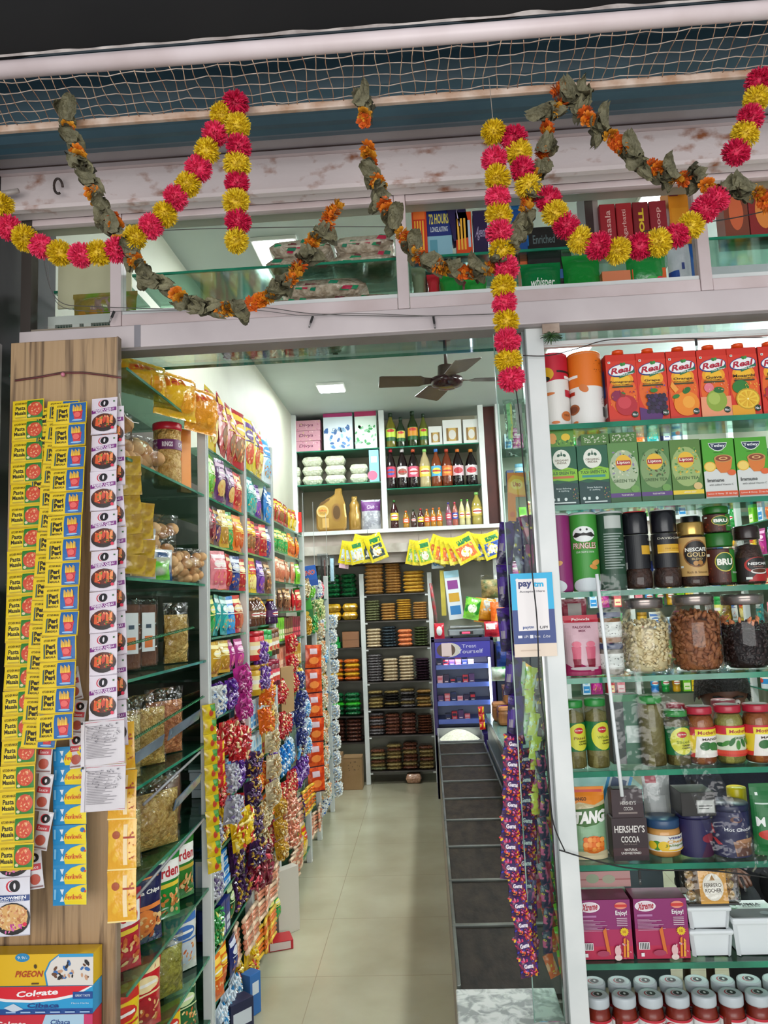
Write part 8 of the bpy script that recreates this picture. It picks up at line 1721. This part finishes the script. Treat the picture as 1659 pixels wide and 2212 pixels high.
# counter right of the bins with bread on it
ct = thing('counter', 'steel and glass counter behind the glass screen, carrying bread', 'counter', (0, 0, 0))
MB().box(.405, .90, 3.3, 5.90, 0, .70, noisy('6A7A84', '4A5A66', 4, .35), .004).build('body', ct)
MB().box(.398, .91, 3.3, 5.92, .70, .712, noisy('6E8E88', '5A7A74', 5, .15)).build('glass_top', ct)
MB().box(.396, .404, 3.3, 5.92, .49, .52, STEEL).box(.396, .404, 3.3, 5.92, .66, .70, STEEL).build('side_rails', ct)
BRD = noisy('A8703E', '8A5428', 12, .6, .2); BRT = noisy('D8B07A', 'C0905A', 14, .6, .2)
for k, (x, y, z, lb) in enumerate(((.50, 5.30, .714, 'wrapped bread loaf with a purple band, front left on the counter'), (.66, 5.22, .714, 'wrapped bread loaf, right of the purple-banded ones'), (.48, 5.50, .714, 'wrapped bread loaf behind the front left one'), (.55, 5.34, .846, 'wrapped bread loaf with a purple band on top of the pile'), (.67, 4.9, .714, 'wrapped bread loaf nearest the hanging sachet chains'))):
    t = bpy.data.objects.new('bread_loaf', None); C.objects.link(t)
    MB().box(-.055, .055, 0, .15, 0, .10, BRD, .02).box(-.057, .057, .002, .148, .08, .125, BRD, .028).build('loaf', t)
    if k in (0, 3): MB().box(-.059, .059, .03, .10, .028, .128, film('6A2A8A', '8A4AAA', 10), .026).build('label_band', t)
    pouch(.135, .13, .16, BAG, (), .006, k, .02, 8, 8, wr=.004, ty=.3).build('wrapper', t).location = (0, .075, 0)
    t.location = (x, y, z); tag(t, lb, 'bread', 'bread loaves on the counter')
o = pouch(.17, .16, .05, film('D8DCDC'), [('r', 0, 0, .1, 1, 'C8282C'), ('r', 0, 0, 1, .1, 'C8282C'), ('e', .6, .4, .22, .22, 'B0702A'), ('e', .6, .4, .12, .12, 'D8A05A'), ('r', .1, .85, 1, 1, 'C88A2A')], seed=7, wr=.003).build('snack_packet'); o.location = (.60, 5.40, .975); o.rotation_euler = (R(-20), R(35), 0); tag(o, 'white packet with a red border tilted on top of the bread', 'packet')
o = pouch(.13, .10, .06, film('C8D4C8', '3A9A4A', 6), [], seed=9, wr=.005).build('snack_packet'); o.location = (.50, 5.62, .98); tag(o, 'pale green packet behind the bread pile', 'packet')
strip(RS, 'red_sachet', 'short chain of dark red sachets at the left end of the bread pile', 'sachet strip', uy(1038, 1526, 5.29), uy(1043, 1576, 5.29), 3, .05, V2)
tag(MB().box(.42, .58, 4.0, 4.5, .713, .716, noisy('2A5A9A', '7AB8C8', 3, .3)).build('tray_mat'), 'blue mat lying on the counter in front of the bread', 'mat')

# ================================================================== far goods seen through the cabinet
kinds = [('box', 'white and blue'), ('jar', 'green'), ('pack', 'teal'), ('box', 'lime'), ('bottle', 'blue'), ('pack', 'magenta'), ('jar', 'gold'), ('box', 'navy'), ('pack', 'yellow'), ('bottle', 'green'), ('box', 'red'), ('pack', 'white'), ('jar', 'white and blue'), ('pack', 'orange'), ('bottle', 'gold'), ('box', 'pink')]
SHN = {2.92: 'highest cabinet shelf', 2.58: 'middle cabinet shelf', 2.237: 'lowest cabinet shelf', 1.70: 'top rack shelf', 1.45: 'second rack shelf', 1.20: 'third rack shelf', .95: 'fourth rack shelf', .70: 'lowest rack shelf'}
for q, z in enumerate((2.92, 2.58, 2.237, 1.70, 1.45, 1.20, .95, .70)):
    x = .76; n = 0
    while x < 2.30:
        k, c = kinds[(n*5+q*7) % 16]
        if any(abs(x+.06-pp) < .075 for pp in ((1.3, 1.85) if z > 2 else (1.2, 1.8))): x += .10; continue
        s = 1.45
        put(proto(k, c), '%s %s, %s from the left, %s, back right' % (c, KN[k], ORD[n], SHN[z]), CT[k], (x+.05, YR+.03, z+.002), scale=(1.05, 1, s), group='goods on the right-hand back racks')
        x += KW[k]*1.15+.012; n += 1
n = 0
for q, z in enumerate(FRZ):
    if z > 2.4 or z < .8: continue
    for i in range(9):
        k, c = kinds[(i*3+q*5) % 16]; y = 5.32+.155*i
        if abs(y-6.0) < .07: continue
        put(proto(k, c), '%s %s, %s toward the back, %s shelf, right wall' % (c, KN[k], ORD[i], ORD[q]), CT[k], (2.43, y, z+.002), rz=-PI/2, scale=(1.2, 1, 1.4), group='goods on the right wall')
        n += 1

# ================================================================== the seated person behind the display cabinet
SK = noisy('6A4230', '5A3626', 12, .5); HAIR = noisy('0E0B0A', '1A1513', 60, .6, .6, bscale=80); SHIRT = noisy('141826', '1C2234', 20, .8, .2); TROU = noisy('23242A', '1b1c20', 20, .8)
def skin(name, verts, edges, radii, mat, parent, root=0, sub=2):
    me = bpy.data.meshes.new(name); me.from_pydata(verts, edges, []); me.materials.append(mat)
    o = bpy.data.objects.new(name, me); C.objects.link(o); o.parent = parent
    md = o.modifiers.new('skin', 'SKIN'); md.use_smooth_shade = True
    L = me.skin_vertices[0].data
    for i, r in enumerate(radii): L[i].radius = (r, r) if not isinstance(r, tuple) else r; L[i].use_root = (i == root)
    ss = o.modifiers.new('sub', 'SUBSURF'); ss.levels = sub; ss.render_levels = sub
    return o
pn = thing('person', 'person with short black hair and a dark navy shirt sitting behind the display cabinet', 'person', (1.13, 3.14, 0))
# one continuous body: pelvis, spine, neck, arms, legs
V = [(0, .05, .50), (0, .05, .64), (0, .03, .80), (0, .02, .93), (0, .0, 1.00), (0, -.012, 1.06),
     (.17, .02, .92), (.22, -.02, .72), (.17, -.20, .60), (.12, -.27, .585),
     (-.17, .02, .92), (-.22, -.02, .72), (-.17, -.20, .60), (-.12, -.27, .585),
     (.10, .0, .49), (.12, -.38, .50), (.12, -.36, .10), (.12, -.48, .045), (-.10, .0, .49), (-.12, -.38, .50), (-.12, -.36, .10), (-.12, -.48, .045)]
E_ = [(0, 1), (1, 2), (2, 3), (3, 4), (4, 5), (3, 6), (6, 7), (7, 8), (8, 9), (3, 10), (10, 11), (11, 12), (12, 13), (0, 14), (14, 15), (15, 16), (16, 17), (0, 18), (18, 19), (19, 20), (20, 21)]
Rr = [(.15, .11), (.145, .11), (.16, .11), (.13, .09), (.055, .055), (.052, .052), .062, .05, .036, .026, .062, .05, .036, .026, .085, .066, .045, .035, .085, .066, .045, .035]
skin('body', V, E_, Rr, SK, pn)
Vs = V[:4]+[V[6], V[7], (.205, -.08, .675), V[10], V[11], (-.205, -.08, .675), (0, 0, .985)]
skin('shirt', Vs, [(0, 1), (1, 2), (2, 3), (3, 4), (4, 5), (5, 6), (3, 7), (7, 8), (8, 9), (3, 10)], [(.165, .125), (.16, .125), (.175, .125), (.145, .10), .074, .062, .056, .074, .062, .056, (.066, .06)], SHIRT, pn)
skin('trousers', [V[0], V[14], V[15], (.12, -.36, .14), V[18], V[19], (-.12, -.36, .14)], [(0, 1), (1, 2), (2, 3), (0, 4), (4, 5), (5, 6)], [(.16, .12), .098, .078, .058, .098, .078, .058], TROU, pn)
# head, tilted down
m = MB(); n = 24; mm = 16; vs = []
for j in range(mm+1):
    t = j/mm; z = -.115+.235*t
    for i in range(n):
        a = 2*PI*i/n; s = math.sin(PI*min(1, max(0, t)))**.5 if 0 < t < 1 else .0
        rx = .074*s; ry = .092*s
        if t < .45: rx *= .72+.28*t/.45; ry *= .80+.20*t/.45
        x = rx*math.cos(a); y = ry*math.sin(a)
        f = max(0, -math.sin(a))**6
        if abs(t-.42) < .12: y -= f*.016*(1-abs(t-.42)/.12)
        if abs(t-.55) < .06: y += f*.006
        if abs(t-.14) < .10: y -= f*.008
        vs.append((x, y, z))
m.add(vs, [(j*n+i, j*n+(i+1) % n, (j+1)*n+(i+1) % n, (j+1)*n+i) for j in range(mm) for i in range(n)], SK, True)
hd = m.build('head', pn); hd.location = (0, -.03, 1.155); hd.rotation_euler = (R(22), 0, R(-8)); hd.scale = (1.1, 1.1, 1.1)
for s in (-1, 1):
    MB().ball((s*.030, -.080, .012), .010, 'E8E0D8', 10, 8).ball((s*.030, -.0885, .010), .0048, '1A1210', 8, 6).build('eye', hd)
    MB().ball((s*.077, .008, .0), .017, SK, 10, 8, sx=.4, sz=1.5).ball((s*.083, .004, .0), .009, noisy('55321f', '4a2a1c', 9, .6), 8, 6, sx=.4, sz=1.5).build('ear', hd)
    MB().tube([(s*.014, -.090, .032), (s*.032, -.090, .038), (s*.048, -.080, .032)], .0035, HAIR, 6).build('eyebrow', hd)
MB().tube([(-.022, -.088, -.058), (0, -.094, -.056), (.022, -.088, -.058)], [.003, .006, .003], noisy('5a2e28', '4a2420', 9, .5), 8).build('mouth', hd)
m = MB(); rr = random.Random(2); vs = []; nn = 30; m2 = 12
for j in range(m2+1):
    t = j/m2
    for i in range(nn):
        a = 2*PI*i/nn; front = max(0, -math.sin(a)); z0 = -.035+.095*front**.7; z = z0+(.138-z0)*t
        s = math.sqrt(max(0, 1-((z+.0)/.140)**2)) if z > 0 else 1
        k = 1.10+.03*noise.noise(Vector((math.cos(a)*6, math.sin(a)*6, z*60)))
        vs.append((.084*s*k*math.cos(a), .005+.098*s*k*math.sin(a), z+.004*noise.noise(Vector((i*.9, j*.8, 0)))))
m.add(vs, [(j*nn+i, j*nn+(i+1) % nn, (j+1)*nn+(i+1) % nn, (j+1)*nn+i) for j in range(m2) for i in range(nn)], HAIR, True)
for k in range(500):
    a = rr.uniform(0, 2*PI); t = rr.uniform(.1, 1); z = -.02+.15*t; s = math.sqrt(max(0, 1-(max(0, z)/.142)**2)); 
    if -math.sin(a) > .3 and z < .06: continue
    p = Vector((.088*s*math.cos(a), .005+.102*s*math.sin(a), z)); d = Vector((p.x, p.y, p.z*.6)).normalized()
    m.tube([p, p+d*.008+Vector((.004*math.cos(k), -.003, -.004))], [.0012, .0003], HAIR, 3)
m.build('hair', hd)
# hands resting on the thighs
for s in (-1, 1):
    Vh = [(s*.12, -.27, .585), (s*.115, -.315, .583)]; Eh = [(0, 1)]; Rh = [(.024, .017), (.032, .014)]
    for q in range(4):
        b = len(Vh); x = s*.115+(-.024+.016*q); L = [.026, .030, .028, .022][q]
        Vh += [(x, -.345, .582), (x*1.0, -.345-L, .576), (x, -.345-L*1.7, .566)]; Eh += [(1, b), (b, b+1), (b+1, b+2)]; Rh += [.0095, .0085, .007]
    b = len(Vh); Vh += [(s*.085, -.295, .580), (s*.070, -.325, .575)]; Eh += [(0, b), (b, b+1)]; Rh += [.011, .008]
    skin('hand', Vh, Eh, Rh, SK, pn, 0, 1)
st = thing('stool', 'dark wooden stool under the seated person', 'stool', (1.13, 3.2, 0))
MB().box(-.17, .17, -.15, .17, .36, .395, noisy('4A3222', '362216', 6, .5), .008).build('seat', st)
for x in (-.14, .14):
    for y in (-.12, .14): MB().tube([(x*1.1, y*1.1, 0), (x, y, .36)], .016, noisy('4A3222', '362216', 6, .5), 8).build('leg', st)
